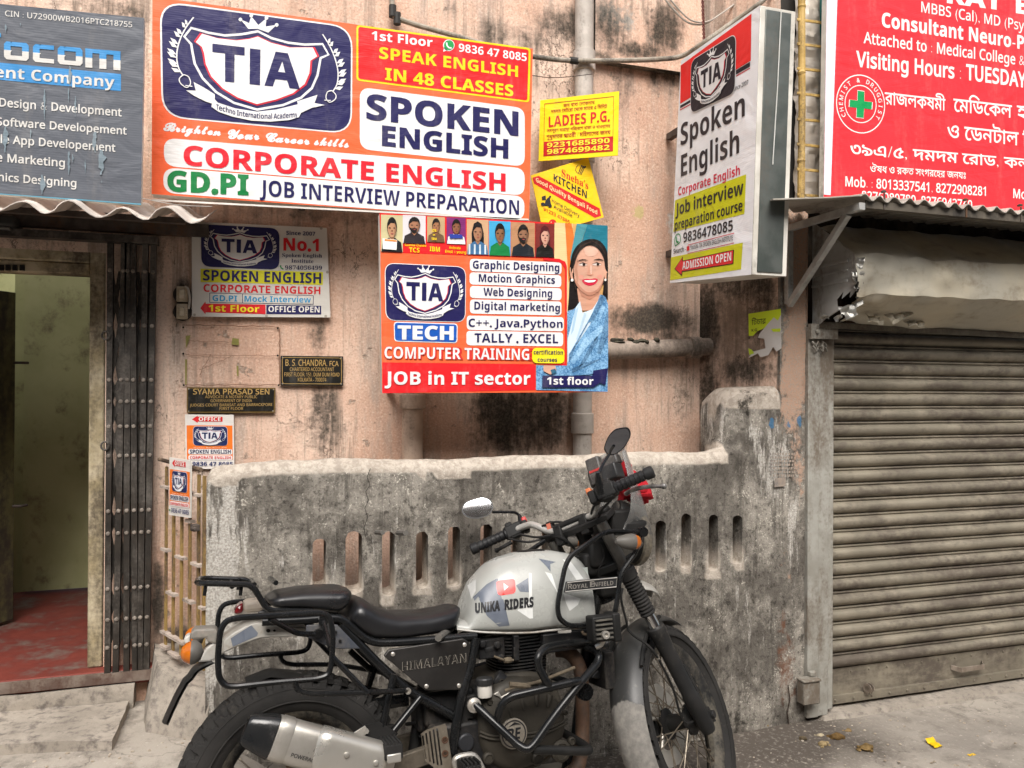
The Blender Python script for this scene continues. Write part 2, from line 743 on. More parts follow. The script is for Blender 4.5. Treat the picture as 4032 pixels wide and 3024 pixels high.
def crest(S, TL, TR, BR, BL, layer=1, navy=NAVY, red='#d4213a', white=WHT, edge=True, tiny=False, rad=.2, black=None):
    """the navy crest with shield, crown, wreath and ribbon on the quad TL..BL"""
    c = [S.uv(*p) for p in (TL, TR, BR, BL)]
    keep, S.part = S.part, 'emblem'

    def m(e):
        u, v = e
        return (1-u)*(1-v)*c[0]+u*(1-v)*c[1]+u*v*c[2]+(1-u)*v*c[3]

    def P(pts, col, l):
        S.polyuv([[m(EN(p)) for p in pts]], col, l)
    wid = np.linalg.norm(c[1]-c[0])
    r = wid*rad*.62
    if edge:
        S.polyuv([fillet(c, r, 7, True)], white, layer)
        ctr = sum(c)/4
        b = wid*.0085
        S.polyuv([fillet([p+np.sign(ctr-p)*b for p in c], r-b, 7, True)], navy, layer+1)
    else:
        S.polyuv([fillet(c, r, 7, True)], navy, layer+1)
    L = layer+2
    outer = [(375, 205), (500, 240), (620, 260), (740, 252), (860, 230), (960, 280), (1080, 313), (1200, 327), (1330, 323), (1375, 400), (1318, 425), (1310, 475), (1298, 550),
             (1258, 645), (1180, 715), (1050, 768), (860, 800), (690, 750), (560, 672), (460, 570), (402, 465), (385, 380), (375, 322), (325, 268)]
    S.strokeuv([m(EN(p)) for p in outer], wid*.0125, white, L, closed=True)
    inner = [(440, 240), (560, 276), (700, 292), (800, 280), (860, 262), (960, 310), (1100, 345), (1275, 345), (1308, 412), (1258, 445), (1252, 540), (1218, 622), (1130, 690), (1000, 738),
             (860, 772), (715, 722), (600, 652), (512, 562), (470, 470), (456, 385), (440, 340), (394, 303)]
    P(inner, red, L)
    ctr = np.mean([EN(p) for p in inner], 0)
    S.polyuv([[m(ctr+(EN(p)-ctr)*.965) for p in inner]], white, L+1)
    nv = black or navy
    P([(530, 320), (765, 348), (765, 408), (692, 400), (692, 604), (624, 597), (622, 392), (530, 382)], nv, L+2)
    P([(803, 356), (880, 365), (880, 624), (803, 616)], nv, L+2)
    S.polyuv([[m(EN(p)) for p in [(990, 380), (1080, 392), (1172, 655), (1096, 646), (1076, 590), (990, 580), (974, 633), (912, 627)]],
              [m(EN(p)) for p in [(1040, 450), (1062, 532), (1010, 526)]]], nv, L+2, evenodd=True)
    P([(790, 212), (735, 145), (760, 155), (795, 170), (810, 120), (862, 184), (920, 135), (916, 195), (995, 183), (935, 240), (860, 212)], white, L)
    for b in [(732, 145), (810, 117), (921, 133), (995, 184)]:
        P([(b[0]+14*cos(t*pi/4), b[1]+14*sin(t*pi/4)) for t in range(8)], white, L+1)
    P([(340, 660), (410, 662), (395, 600), (470, 640), (550, 690), (550, 725), (572, 750), (700, 792), (860, 817), (1000, 802), (1158, 764), (1152, 742), (1230, 718), (1300, 695), (1280, 755), (1355, 770),
       (1262, 790), (1182, 827), (1168, 857), (1100, 878), (960, 890), (820, 882), (680, 852), (580, 817), (525, 780), (530, 757), (480, 740), (400, 700)], white, L+3)
    # laurel branches: a thin stem with blades, mirrored in the crest's own plane
    E0 = [EN(p) for p in [(392, 128), (335, 205), (290, 300), (270, 400), (282, 490), (318, 552)]]
    st = catmull(E0, 4)
    for mir in (0, 1):
        def mm(p):
            return m((1.0-p[0], p[1]) if mir else p)
        S.strokeuv([mm(p) for p in st], wid*.0065, white, L)
        n = len(st)
        for k in range(11):
            i = 1+k*(n-4)//11
            a, b2 = st[i], st[min(i+2, n-1)]
            ln = .052*(.5+.5*sin(pi*(k+1.5)/13))
            tip = a+np.array([-ln, .012])
            midc = (tip+b2)/2+np.array([-.006, .02])
            S.polyuv([[mm(tip), mm((tip+b2)/2+np.array([.004, -.012])), mm(b2), mm(midc)]], white, L+1+(k % 2))
        lo = [EN(p) for p in [(316, 550), (290, 575), (300, 610), (345, 640), (372, 610), (360, 565), (330, 548)]]
        S.strokeuv([mm(p) for p in lo], wid*.005, white, L+3, closed=True, smooth=3)
        S.strokeuv([mm(EN(p)) for p in [(335, 625), (385, 632)]], wid*.005, white, L+4)
    if not tiny:
        V, T = glyphs('Techno International Academy', .04, .95)
        x0, x1 = V[:, 0].min(), V[:, 0].max()
        top = [(563, 800), (640, 822), (712, 843), (790, 856), (860, 866), (940, 870), (1010, 869), (1080, 864), (1155, 858)]
        tx = catmull([EN(p) for p in top], 6)
        tx = np.array(tx)
        t = (V[:, 0]-x0)/(x1-x0)*(len(tx)-1)
        i = np.clip(t.astype(int), 0, len(tx)-2)
        fr = (t-i)[:, None]
        base = tx[i]*(1-fr)+tx[i+1]*fr
        base[:, 1] -= V[:, 1]*.046
        S.raw(np.array([m(p) for p in base]), T, nv, L+4)
    S.part = keep


def outline_from(S, pts):
    return [S.uv(*p) for p in pts]


# ---------------------------------------------------------------- big orange academy banner
S = Sign((-.43, 3.12, 2.2), (1, 0, 0))
S.z = 'B'
root = thing('banner', 'widest orange banner with a large navy crest and SPOKEN ENGLISH in a white panel', 'banner', PY('B', 800, 1500, 3.12))
S.z = 's'
OL = [(600, -14), (2098, 192), (2083, 868), (597, 764)]
S.poly(OL, ORG, 0)
board_o = outline_from(S, OL)
S.z = 'B'
crest(S, *EMB_Q, layer=1)
S.part = 'lettering'
S.text('Brighten', (172, 948), (590, 985), 66, WHT, 1, .07, .35)
S.text('Your', (640, 1005), (870, 1015), 72, WHT, 1, .07, .35)
S.text('Career', (915, 1025), (1235, 1050), 68, WHT, 1, .07, .35)
S.text('skills', (1265, 1050), (1520, 1072), 64, WHT, 1, .07, .35)
S.part = 'printed_face'
S.z = 's'
# white panels and the red panel (in photograph pixels)
kB = lambda x, y: (550+x/1.8433, y/1.8433)
kC = lambda x, y: (1300+x/1.8433, y/1.8433)
S.rr(kB(175, 1000), kC(1412, 1222), kC(1410, 1420), kB(178, 1205), 46, WHT, 1)
S.rr(kB(172, 1215), kC(1410, 1425), kC(1408, 1598), kB(172, 1400), 46, WHT, 1)
S.rr(kC(190, 180), kC(1455, 350), kC(1445, 745), kC(190, 585), 14, YEL, 1)
S.rr(kC(204, 195), kC(1440, 362), kC(1430, 730), kC(204, 572), 10, RED, 2)
S.rr(kC(215, 632), kC(1412, 785), kC(1412, 1210), kC(215, 1082), 40, WHT, 1)
S.poly([kB(95, 1445), kC(1440, 1588), kC(1440, 1600), kB(95, 1458)], '#d8d3cb', 1)
S.part = 'lettering'
S.z = 'C'
S.text('1st Floor', (300, 290), (742, 342), 62, WHT, 3, .055)
S.text('9836 47 8085', (932, 375), (1425, 447), 58, WHT, 3, .045)
S.disc((860, 330), 42, WHT, 3)
S.disc((861, 330), 36, '#1f9a4c', 4)
S.poly([(820, 377), (826, 345), (850, 366)], WHT, 3)
S.stroke([(843, 312), (848, 335), (862, 350), (880, 352)], 11, WHT, 5, smooth=3)
S.text('SPEAK ENGLISH', (355, 425), (1362, 560), 82, YEL, 3, .055)
S.text('IN 48 CLASSES', (398, 580), (1328, 702), 84, YEL, 3, .06)
S.text('SPOKEN', (262, 862), (1365, 985), 175, NAVY, 3, .068)
S.text('ENGLISH', (375, 1055), (1292, 1150), 138, NAVY, 3, .07)
S.z = 's'
S.text('CORPORATE ENGLISH', kB(318, 1197), kC(1272, 1388), 75, '#e11a2c', 3, .062)
S.text('GD.PI', kB(200, 1385), kB(790, 1415), 77, GRN, 3, .075)
S.poly([kB(528, 1372), kB(570, 1376), kB(570, 1402), kB(528, 1398)], GRN, 4)
S.text('JOB INTERVIEW PREPARATION', kB(872, 1420), kC(1370, 1560), 61, NAVY, 3, .035)
S.build(root, .055, board_o, FLEX)
mb = MB()
for (x, y, dz) in [(640, 700, 0), (1200, 760, 0), (1900, 845, 0), (640, 30, .028), (1200, 110, .028), (1900, 200, .028)]:
    a = S.w(S.uv(x, y), -.06)
    mb = MB()
    mb.box(a[0]-.012, a[0]+.012, 3.178, 3.385, a[2]-.012-dz, a[2]+.012-dz)
    mb.build('bracket', FRAME_DARK, root, smooth=0)

# ---------------------------------------------------------------- technology course banner
S = Sign((.43, 3.0, 1.5), (1, 0, 0))
S.z = 'G'
root = thing('banner', 'orange and red banner listing TECH computer courses beside a smiling woman in a blue jacket', 'banner', PY('G', 1100, 1590, 3.0))
OL = [(100, 45), (2055, 150), (2055, 1580), (120, 1590)]
S.poly(OL, ORG, 0)
board_o = outline_from(S, OL)
S.poly([(96, 40), (1600, 125), (1600, 432), (1500, 430), (112, 378)], RED, 1)            # strip behind the portraits
S.poly([(1440, 1340), (1700, 1340), (1700, 430), (1598, 432), (1598, 124), (2055, 150), (2055, 1578), (1440, 1562)], '#d8a868', 1)
S.poly([(122, 1325), (1440, 1340), (1440, 1564), (120, 1590)], '#e01f26', 1)
S.poly([(1500, 428), (1640, 435), (1690, 460), (1706, 500), (1704, 1352), (1440, 1342), (1440, 1330), (1690, 1335), (1690, 520), (1660, 470), (1500, 446)], '#dd2027', 3)
crest(S, (140, 468), (840, 503), (835, 982), (148, 965), layer=2)
# rounded course panels
for a, b, c, d in [((872, 435), (1660, 466), (1660, 570), (872, 540)), ((870, 550), (1658, 577), (1658, 680), (870, 655)), ((873, 668), (1660, 688), (1660, 792), (873, 772)),
                   ((873, 783), (1660, 803), (1660, 922), (873, 905)), ((846, 922), (1680, 938), (1678, 1058), (846, 1045)), ((843, 1053), (1675, 1068), (1673, 1187), (843, 1178))]:
    S.rr(a, b, c, d, 30, WHT, 2)
S.rr((218, 975), (768, 992), (765, 1160), (222, 1145), 30, WHT, 2)
S.rr((226, 983), (760, 1000), (757, 1152), (230, 1137), 26, '#1758b5', 3)
S.rr((1405, 1200), (1682, 1206), (1680, 1335), (1405, 1330), 40, '#f6e51d', 7)
S.part = 'lettering'
S.text('TECH', (250, 1125), (732, 1130), 112, WHT, 5, .075)
for b, p0, p1, h in [('Graphic Designing', (897, 517), (1640, 543), 66), ('Motion Graphics', (948, 632), (1603, 650), 64), ('Web Designing', (988, 752), (1578, 765), 66), ('Digital marketing', (910, 870), (1645, 888), 66),
                     ('C++. Java.Python', (860, 1018), (1668, 1028), 68), ('TALLY . EXCEL', (912, 1152), (1630, 1160), 76)]:
    S.text(b, p0, p1, h, NAVY, 4, .04)
S.text('COMPUTER TRAINING', (138, 1290), (1380, 1304), 98, WHT, 4, .035, edge='#d3302a')
S.text('certification', (1416, 1255), (1668, 1258), 36, NAVY, 9, .035)
S.text('courses', (1450, 1318), (1618, 1320), 34, NAVY, 9, .035)
S.text('JOB in IT sector', (140, 1515), (1392, 1515), 108, WHT, 4, .055)
S.text('Suvankar Chandra', (312, 325), (496, 332), 18, YEL, 4, .02)
S.text('TCS', (350, 378), (440, 382), 40, YEL, 4, .03)
S.text('IBM', (527, 370), (614, 375), 40, YEL, 4, .03)
S.text('Anibrata', (693, 350), (790, 355), 22, YEL, 4, .02)
S.text('Ernst & young', (660, 382), (838, 392), 22, YEL, 4, .025)
# portraits of students: plain printed figures
S.part = 'portraits'
SKINS = ['#b98a68', '#a9775a', '#a3704e', '#8d5a40', '#a87a5c', '#8a6142', '#946a50', '#d2a08a']


def bust(x0, x1, y0, y1, bgc, skin, shirt, hair, longhair=False, sy=.62, beard=False, hw=.2, slope=.04):
    w, h = x1-x0, y1-y0
    def p(u, v):
        return (x0+u*w, y0+v*h+u*w*slope)
    S.poly([p(0, 0), p(1, 0), p(1, 1), p(0, 1)], bgc, 3)
    if longhair:
        S.poly([p(.25, .95), p(.22, .4), p(.32, .12), p(.5, .05), p(.68, .12), p(.78, .4), p(.8, .95)], hair, 4)
    S.poly([p(.02, 1), p(.08, sy+.12), p(.36, sy), p(.5, sy+.05), p(.64, sy), p(.92, sy+.12), p(.98, 1)], shirt, 5)
    S.poly([p(.42, sy-.15), p(.58, sy-.15), p(.6, sy+.02), p(.5, sy+.1), p(.4, sy+.02)], skin, 6)
    if not longhair:
        S.poly([p(.5+(hw+.03)*cos(t*pi/8), .33+.27*sin(t*pi/8)) for t in range(16)], hair, 7)
    S.poly([p(.5+hw*cos(t*pi/8), .38+.24*sin(t*pi/8)) for t in range(16)], skin, 8)
    S.poly([p(.5-hw-.02, .34), p(.5-hw*.9, .16), p(.5, .09), p(.5+hw*.9, .16), p(.5+hw+.02, .34), p(.5+hw*.5, .23), p(.5-hw*.3, .22)], hair, 9)
    for sx in (-1, 1):
        S.poly([p(.5+sx*.11-.05, .345), p(.5+sx*.11+.05, .345), p(.5+sx*.11+.04, .375), p(.5+sx*.11-.04, .375)], '#241a18', 9)
    S.poly([p(.47, .42), p(.53, .42), p(.54, .455), p(.46, .455)], '#7d4f3c', 9)
    if beard:
        S.poly([p(.5-hw*.95, .44), p(.5-hw*.5, .47), p(.5, .46), p(.5+hw*.5, .47), p(.5+hw*.95, .44), p(.5+hw*.7, .57), p(.5, .64), p(.5-hw*.7, .57)], '#1d1715', 9)
    S.poly([p(.42, .5), p(.58, .5), p(.5, .53)], '#a04a48', 10)
    dk = '#%02x%02x%02x' % tuple(int(int(skin[i:i+2], 16)*.78) for i in (1, 3, 5))
    S.poly([p(.5+hw*.55, .2), p(.5+hw*.97, .34), p(.5+hw*.9, .48), p(.5+hw*.5, .6), p(.5+hw*.35, .61), p(.5+hw*.62, .42)], dk, 11)
    S.poly([p(.43, sy-.06), p(.57, sy-.06), p(.58, sy-.0), p(.5, sy+.03), p(.42, sy)], dk, 7)


bust(108, 296, 55, 372, '#c9bf92', SKINS[0], '#1b1c20', '#14110f')
S.poly([(120, 262), (245, 275), (240, 362), (122, 352)], '#eeeeea', 10)
S.poly([(140, 268), (242, 278), (241, 292), (138, 282)], '#e58a3c', 11)
bust(296, 492, 58, 300, '#d9d3d6', SKINS[1], '#2b2328', '#15100e', beard=True, hw=.23)
bust(505, 657, 72, 290, '#c0a277', SKINS[2], '#6c5236', '#181210')
S.text('JOB', (540, 203), (582, 206), 20, YEL, 11, .03)
S.text('in', (552, 240), (570, 241), 18, YEL, 11, .03)
S.text('IBM', (540, 275), (582, 278), 20, YEL, 11, .03)
bust(672, 836, 78, 305, '#7c2b6c', SKINS[3], '#ecebe8', '#17110f')
S.poly([(690, 225), (800, 230), (812, 262), (700, 262)], '#2a3f9a', 10)
bust(845, 1032, 95, 395, '#cba37e', SKINS[4], '#3d6c96', '#141114', longhair=True)
for k in range(4):
    S.poly([(860+k*45, 310+k*2), (875+k*45, 310+k*2), (875+k*45, 398), (860+k*45, 398)], '#cfdbe3', 6)
bust(1036, 1222, 108, 405, '#3fa4d2', SKINS[5], '#0f7c3e', '#0c0b0c')
bust(1226, 1430, 118, 410, '#b78762', SKINS[6], '#1b2128', '#15110f', beard=True)
bust(1434, 1597, 130, 418, '#7b2a26', SKINS[7], '#15120f', '#54181c', longhair=True, hw=.22)
# the smiling woman
def tweed(name, a, b):
    t = NT(name)
    n = t.noise(170, 3, .7)
    m_ = t.noise(16, 5, .65)
    c = t.mix(t.ramp(t.math('ADD', t.math('MULTIPLY', n, .6), t.math('MULTIPLY', m_, .4)), .40, .60), lin(a), lin(b))
    return t.out(c, .5, 0, None, spec=.2)


TW1, TW2, TW3 = tweed('print_tweed', '#3f719f', '#86b4d8'), tweed('print_tweed_dark', '#365a7d', '#6a93b6'), tweed('print_tweed_light', '#6d9cc4', '#a3cae6')
S.poly([(1600, 124), (1755, 132), (1745, 900), (1706, 900), (1706, 500), (1640, 440), (1598, 432)], '#e5c690', 2)
S.poly([(1690, 128), (1745, 131), (1800, 420), (1720, 640)], '#d8742f', 3)
S.poly([(1790, 134), (1880, 139), (1740, 560), (1735, 420)], '#4a8f99', 4)
S.poly([(1880, 140), (2055, 150), (2055, 520), (1760, 520)], '#1f7488', 4)
S.poly(catmull([(1725, 560), (1735, 460), (1765, 360), (1830, 290), (1915, 265), (1990, 285), (2040, 350), (2055, 420), (2055, 600), (2030, 640), (2000, 660), (1800, 660), (1760, 640), (1735, 610)], 3, True), '#15100e', 5)
S.poly([(1728, 600), (1800, 640), (1812, 790), (1800, 850), (1712, 880), (1722, 760)], '#17110f', 4)
S.poly([(2025, 620), (2055, 590), (2055, 790), (2010, 745)], '#1d1512', 6)
S.poly([(1790, 690), (1990, 690), (1985, 770), (1940, 880), (1830, 880), (1805, 800)], '#d09a80', 6)          # neck
S.poly([(1803, 700), (1985, 700), (1975, 740), (1900, 790), (1830, 760)], '#b98068', 7)
face = catmull([(1760, 470), (1790, 385), (1850, 330), (1920, 320), (1985, 350), (2025, 430), (2030, 520), (2015, 620), (1985, 700), (1920, 748), (1870, 745), (1800, 690), (1762, 600)], 3, True)
S.poly(face, '#d2a18a', 8)
S.poly(catmull([(1728, 515), (1755, 510), (1765, 560), (1762, 610), (1742, 615), (1730, 570)], 3, True), '#d9a58c', 8)
S.poly(catmull([(2045, 515), (2025, 520), (2022, 570), (2030, 615), (2048, 600)], 3, True), '#d9a58c', 9)
S.poly(catmull([(1735, 560), (1745, 420), (1800, 325), (1915, 275), (2000, 310), (2045, 400), (2050, 540), (2030, 520), (2015, 430), (1965, 350), (1900, 322), (1850, 340), (1790, 400), (1760, 480)], 3, True), '#15100e', 10)
for x, y in ((1838, 487), (1958, 485)):
    S.poly(catmull([(x-38, y+2), (x, y-11), (x+38, y+2), (x, y+9)], 4, True), '#e6d6cd', 9)
    S.disc((x+8, y-1), 12, '#2b1c17', 11, 12)
    S.poly([(x-44, y-2), (x, y-20), (x+44, y-2), (x, y-12)], '#2a1a15', 10)
S.poly(catmull([(1785, 462), (1830, 440), (1885, 452), (1830, 450)], 3, True), '#241510', 12)
S.poly(catmull([(1925, 450), (1975, 435), (2018, 455), (1970, 446)], 3, True), '#241510', 12)
S.poly([(1888, 500), (1900, 500), (1930, 570), (1905, 582), (1872, 574)], '#d29a82', 9)
S.poly([(1872, 572), (1905, 584), (1932, 570), (1905, 578)], '#a8654f', 10)
S.poly(catmull([(1830, 622), (1870, 608), (1905, 612), (1940, 604), (1968, 616), (1945, 652), (1900, 668), (1855, 655)], 3, True), '#c8213f', 9)
S.poly(catmull([(1850, 624), (1900, 621), (1950, 620), (1930, 636), (1895, 640), (1866, 635)], 3, True), '#f7f4ef', 10)
S.disc((1745, 620), 12, '#f1ece3', 11)
S.disc((2030, 618), 10, '#f1ece3', 11)
S.poly([(1707, 885), (1760, 870), (1815, 815), (1840, 940), (1790, 1070), (1707, 1290)], TW1, 7)
S.poly([(1780, 850), (1815, 800), (1835, 900), (1920, 870), (1985, 770), (2010, 800), (1900, 1010), (1775, 1180), (1707, 1330), (1707, 1130)], '#cfe2ef', 8)     # shirt
S.poly([(1985, 745), (2035, 770), (2055, 830), (2055, 1380), (1900, 1430), (1700, 1440), (1706, 1330), (1780, 1180), (1900, 1000)], TW1, 9)                    # jacket
S.poly([(1995, 742), (2035, 765), (1975, 880), (1935, 965), (1885, 985), (1730, 1265), (1715, 1265), (1895, 950)], TW2, 10)                                 # lapel
S.poly([(1850, 1120), (2000, 1000), (2020, 1040), (1880, 1180), (1760, 1340), (1730, 1320)], TW3, 10)
S.poly([(1440, 1350), (1560, 1352), (1630, 1352), (1700, 1352), (2055, 1280), (2055, 1578), (1440, 1562)], TW1, 4)
S.poly([(1500, 1352), (1600, 1352), (1610, 1395), (1560, 1430), (1500, 1400)], '#d9a68d', 10)
S.poly([(1560, 1390), (1600, 1378), (1612, 1410), (1572, 1428)], '#1b5f7c', 11)
# tonal modelling of the printed photograph
S.poly(catmull([(1762, 600), (1800, 690), (1870, 745), (1920, 748), (1985, 700), (2015, 620), (1970, 690), (1915, 722), (1860, 715), (1805, 660)], 3, True), '#b9826b', 9)
S.poly(catmull([(1765, 470), (1775, 560), (1790, 640), (1800, 600), (1790, 520), (1800, 440)], 3, True), '#bd8a73', 9)
S.poly(catmull([(1800, 590), (1830, 575), (1850, 595), (1825, 620)], 3, True), '#d89683', 9)
S.poly(catmull([(1960, 585), (1990, 570), (2005, 595), (1980, 618)], 3, True), '#d89683', 9)
S.poly(catmull([(1850, 345), (1920, 330), (1970, 365), (1940, 410), (1870, 410)], 3, True), '#dcb09b', 9)
S.poly(catmull([(1900, 500), (1914, 500), (1916, 560), (1900, 560)], 3, True), '#e2b9a5', 10)
for (x0, y0, x1, y1, x2, y2, col) in [(1760, 430, 1815, 335, 1905, 292, '#3a2a24'), (1750, 520, 1790, 400, 1850, 320, '#30241f'), (1915, 285, 1985, 325, 2030, 400, '#33251f'), (1775, 700, 1765, 640, 1752, 560, '#2c211d'), (2045, 560, 2040, 660, 2030, 740, '#2c211d')]:
    S.stroke([(x0, y0), (x1, y1), (x2, y2)], 9, col, 11, smooth=4)
for (P_, col) in [([(1850, 900), (1870, 905), (1800, 1120), (1780, 1130)], '#b3cfe2'), ([(1930, 880), (1950, 850), (1880, 1000), (1860, 1010)], '#b3cfe2'), ([(1770, 880), (1800, 850), (1760, 1050), (1735, 1090)], '#a9c8de')]:
    S.poly(P_, col, 9)
for (P_, col) in [([(2040, 900), (2055, 880), (2055, 1100), (1990, 1250), (1960, 1240)], TW2), ([(1900, 1180), (1960, 1100), (1970, 1130), (1850, 1330), (1800, 1370)], TW2), ([(1960, 1060), (2000, 1010), (1990, 1060), (1930, 1160)], TW3),
                  ([(1740, 1380), (1850, 1330), (2000, 1290), (1860, 1360), (1750, 1410)], TW2), ([(2000, 830), (2030, 850), (1990, 950), (1975, 960)], TW3), ([(1720, 1250), (1760, 1210), (1740, 1290), (1715, 1310)], TW2)]:
    S.poly(P_, col, 11)
S.poly([(1490, 1438), (1920, 1440), (1925, 1395), (2050, 1375), (2030, 1520), (1985, 1500), (1925, 1538), (1488, 1540)], NAVY, 12)
S.part = 'lettering'
S.text('1st floor', (1527, 1515), (1925, 1518), 62, WHT, 14, .055)
S.build(root, .05, board_o, FLEX)
mb = MB()
for (x, y) in [(300, 1560), (1900, 1560), (300, 200), (1900, 260)]:
    a = S.w(S.uv(x, y), -.06)
    mb = MB()
    mb.box(a[0]-.012, a[0]+.012, 3.053, 3.39, a[2]-.012, a[2]+.012)
    mb.build('bracket', FRAME_DARK, root, smooth=0)

# ---------------------------------------------------------------- small white No.1 banner on the wall
S = Sign((-.2, 3.375, 1.5), (1, 0, 0))
S.z = 'H'
root = thing('banner', 'dirty white banner reading No.1 Spoken English Institute above the two light switches', 'banner', PY('H', 670, 630, 3.375))
OL = [(245, 35), (1085, 75), (1108, 632), (246, 626)]
DW = '#d4d0c8'
S.poly(OL, DW, 0)
board_o = outline_from(S, OL)
crest(S, (302, 52), (790, 78), (790, 335), (305, 315), layer=1, white='#cfccc8', navy='#221f4e', edge=False)
S.poly([(300, 328), (1062, 350), (1060, 430), (300, 412)], '#d9d531', 1)
S.poly([(355, 478), (1003, 495), (1003, 552), (355, 540)], '#27265a', 1)
S.poly([(359, 482), (559, 487), (559, 541), (359, 537)], DW, 2)
S.poly([(563, 487), (999, 498), (999, 548), (563, 541)], DW, 2)
S.poly([(298, 574), (330, 532), (332, 546), (704, 552), (704, 612), (332, 600), (330, 612)], '#d8202b', 1)
S.poly([(709, 553), (1050, 560), (1050, 614), (709, 611)], '#27265a', 1)
for (x, y) in [(262, 616), (710, 622), (1078, 625), (1088, 350), (1050, 78)]:
    S.disc((x, y), 9, '#a49d92', 1, 10)
S.part = 'lettering'
S.text('Since 2007', (833, 118), (1013, 124), 24, '#27265a', 2, .03)
S.text('No.1', (815, 215), (1035, 220), 75, '#d8202b', 2, .06)
S.text('Spoken English', (807, 256), (1055, 260), 24, '#23224f', 2, .02, style='serif')
S.text('Institute', (864, 290), (1002, 294), 24, '#23224f', 2, .02, style='serif')
S.text('9874056499', (825, 334), (1055, 336), 25, '#23224f', 2, .02, style='serif')
S.stroke([(798, 308), (800, 322), (815, 332)], 8, '#1f8a45', 2, smooth=3)
S.text('SPOKEN ENGLISH', (315, 402), (1050, 420), 64, '#27235c', 3, .05)
S.text('CORPORATE ENGLISH', (318, 472), (1045, 487), 46, '#d8202b', 2, .045)
S.text('GD.PI', (374, 530), (528, 533), 36, '#2f94c4', 3, .045)
S.text('Mock Interview', (573, 534), (986, 540), 36, '#2f94c4', 3, .045)
S.text('1st Floor', (350, 594), (665, 600), 40, '#f4dd2f', 3, .055)
S.text('OFFICE OPEN', (722, 598), (1040, 601), 36, '#e9e6e2', 3, .045)
S.build(root, .012, board_o, FLEX)

# ---------------------------------------------------------------- two black name plates
GOLD = '#b3945a'
for nm, lab, OL, yy, lines in [
    ('name_plate', 'black name plate of a chartered accountant with a thin gold border line', [(798, 870), (1186, 874), (1186, 1056), (798, 1054)], 3.38,
     [('B. S. CHANDRA,', (828, 932), (1087, 934), 38, .01), ('FCA', (1102, 934), (1158, 935), 30, .01), ('CHARTERED ACCOUNTANT', (855, 965), (1130, 966), 22, .005), ('FIRST FLOOR, 151, DUM DUM ROAD', (821, 998), (1163, 999), 23, .005),
      ('KOLKATA - 700074', (905, 1030), (1082, 1031), 23, .005)]),
    ('name_plate', 'black name plate of an advocate and notary public in a worn brass frame', [(214, 1066), (766, 1070), (762, 1224), (214, 1226)], 3.38,
     [('SYAMA PRASAD SEN', (253, 1110), (728, 1110), 33, .02), ('ADVOCATE & NOTARY PUBLIC', (328, 1134), (652, 1134), 17, .005), ('GOVERNMENT OF INDIA', (362, 1158), (620, 1158), 17, .005),
      ('JUDGES COURT BARASAT AND BARRACKPORE', (233, 1186), (746, 1182), 17, .005), ('FIRST FLOOR', (418, 1207), (565, 1207), 17, .005)])]:
    S = Sign((0, yy, 1.4), (1, 0, 0))
    S.z = 'H'
    root = thing(nm, lab, 'name plate', PY('H', (OL[0][0]+OL[1][0])/2, OL[2][1], yy))
    board_o = outline_from(S, OL)
    if OL[0][0] > 500:
        S.poly(OL, '#14130f', 0)
        i = [(808, 880), (1176, 884), (1176, 1046), (808, 1044)]
        S.stroke(fillet(i, 18, 4, True), 3, GOLD, 1, closed=True)
    else:
        S.poly(OL, '#6b5528', 0)
        S.poly([(222, 1074), (758, 1078), (754, 1216), (222, 1218)], '#17150f', 1)
    for (x, y), sx in zip(OL, ((12, 10), (-12, 10), (-12, -10), (12, -10))):
        S.disc((x+sx[0], y+sx[1]), 5, '#8e867a', 2, 8)
    S.part = 'lettering'
    for b, p0, p1, h, bo in lines:
        S.text(b, p0, p1, h, GOLD, 2, bo)
    S.build(root, .014, board_o, plain('black_plate', (.02, .018, .015), .3))

# ---------------------------------------------------------------- office poster on the wall and the office tag on the gate
def office(S, m, lowered=False):
    """m maps the poster's 0..1 square to pixels"""
    P = lambda *a: [m(u, v) for u, v in a]
    S.poly(P((0, 0), (1, 0), (1, 1), (0, 1)), '#e2ddd6', 0)
    S.poly(P((.03, .2), (.97, .2), (.97, .83), (.03, .83)), '#f07a26', 1)
    S.poly(P((.14, .09), (.26, .02), (.26, .04), (.77, .04), (.77, .13), (.26, .13), (.26, .155)), '#d8272c', 1)
    crest(S, *P((.16, .215), (.87, .215), (.87, .575), (.16, .575)), layer=2, tiny=True, white='#e6e6ea', navy='#1c2b5c')
    S.rr(*P((.06, .635), (.96, .635), (.96, .735), (.06, .735)), 12, '#ecebe8', 2)
    S.rr(*P((.06, .75), (.96, .75), (.96, .835), (.06, .835)), 12, '#ecebe8', 2)
    S.part = 'lettering'
    S.text('OFFICE', m(.28, .118), m(.73, .118), abs(m(0, .07)[1]-m(0, 0)[1]), '#f0e8e2', 3, .05)
    S.text('Brighten Your Career skill', m(.16, .618), m(.85, .615), abs(m(0, .024)[1]-m(0, 0)[1]), '#f3d9c4', 3, .01, .3)
    S.text('SPOKEN ENGLISH', m(.09, .72), m(.93, .715), abs(m(0, .072)[1]-m(0, 0)[1]), '#1d2350', 4, .05)
    S.text('CORPORATE ENGLISH', m(.09, .817), m(.93, .815), abs(m(0, .05)[1]-m(0, 0)[1]), '#d8272c', 4, .03)
    S.text('9836 47 8085', m(.14, .945), m(.97, .945), abs(m(0, .075)[1]-m(0, 0)[1]), '#1d3066', 4, .04)
    S.disc(m(.07, .91), abs(m(.04, 0)[0]-m(0, 0)[0]), '#2b7d4c', 4, 12)


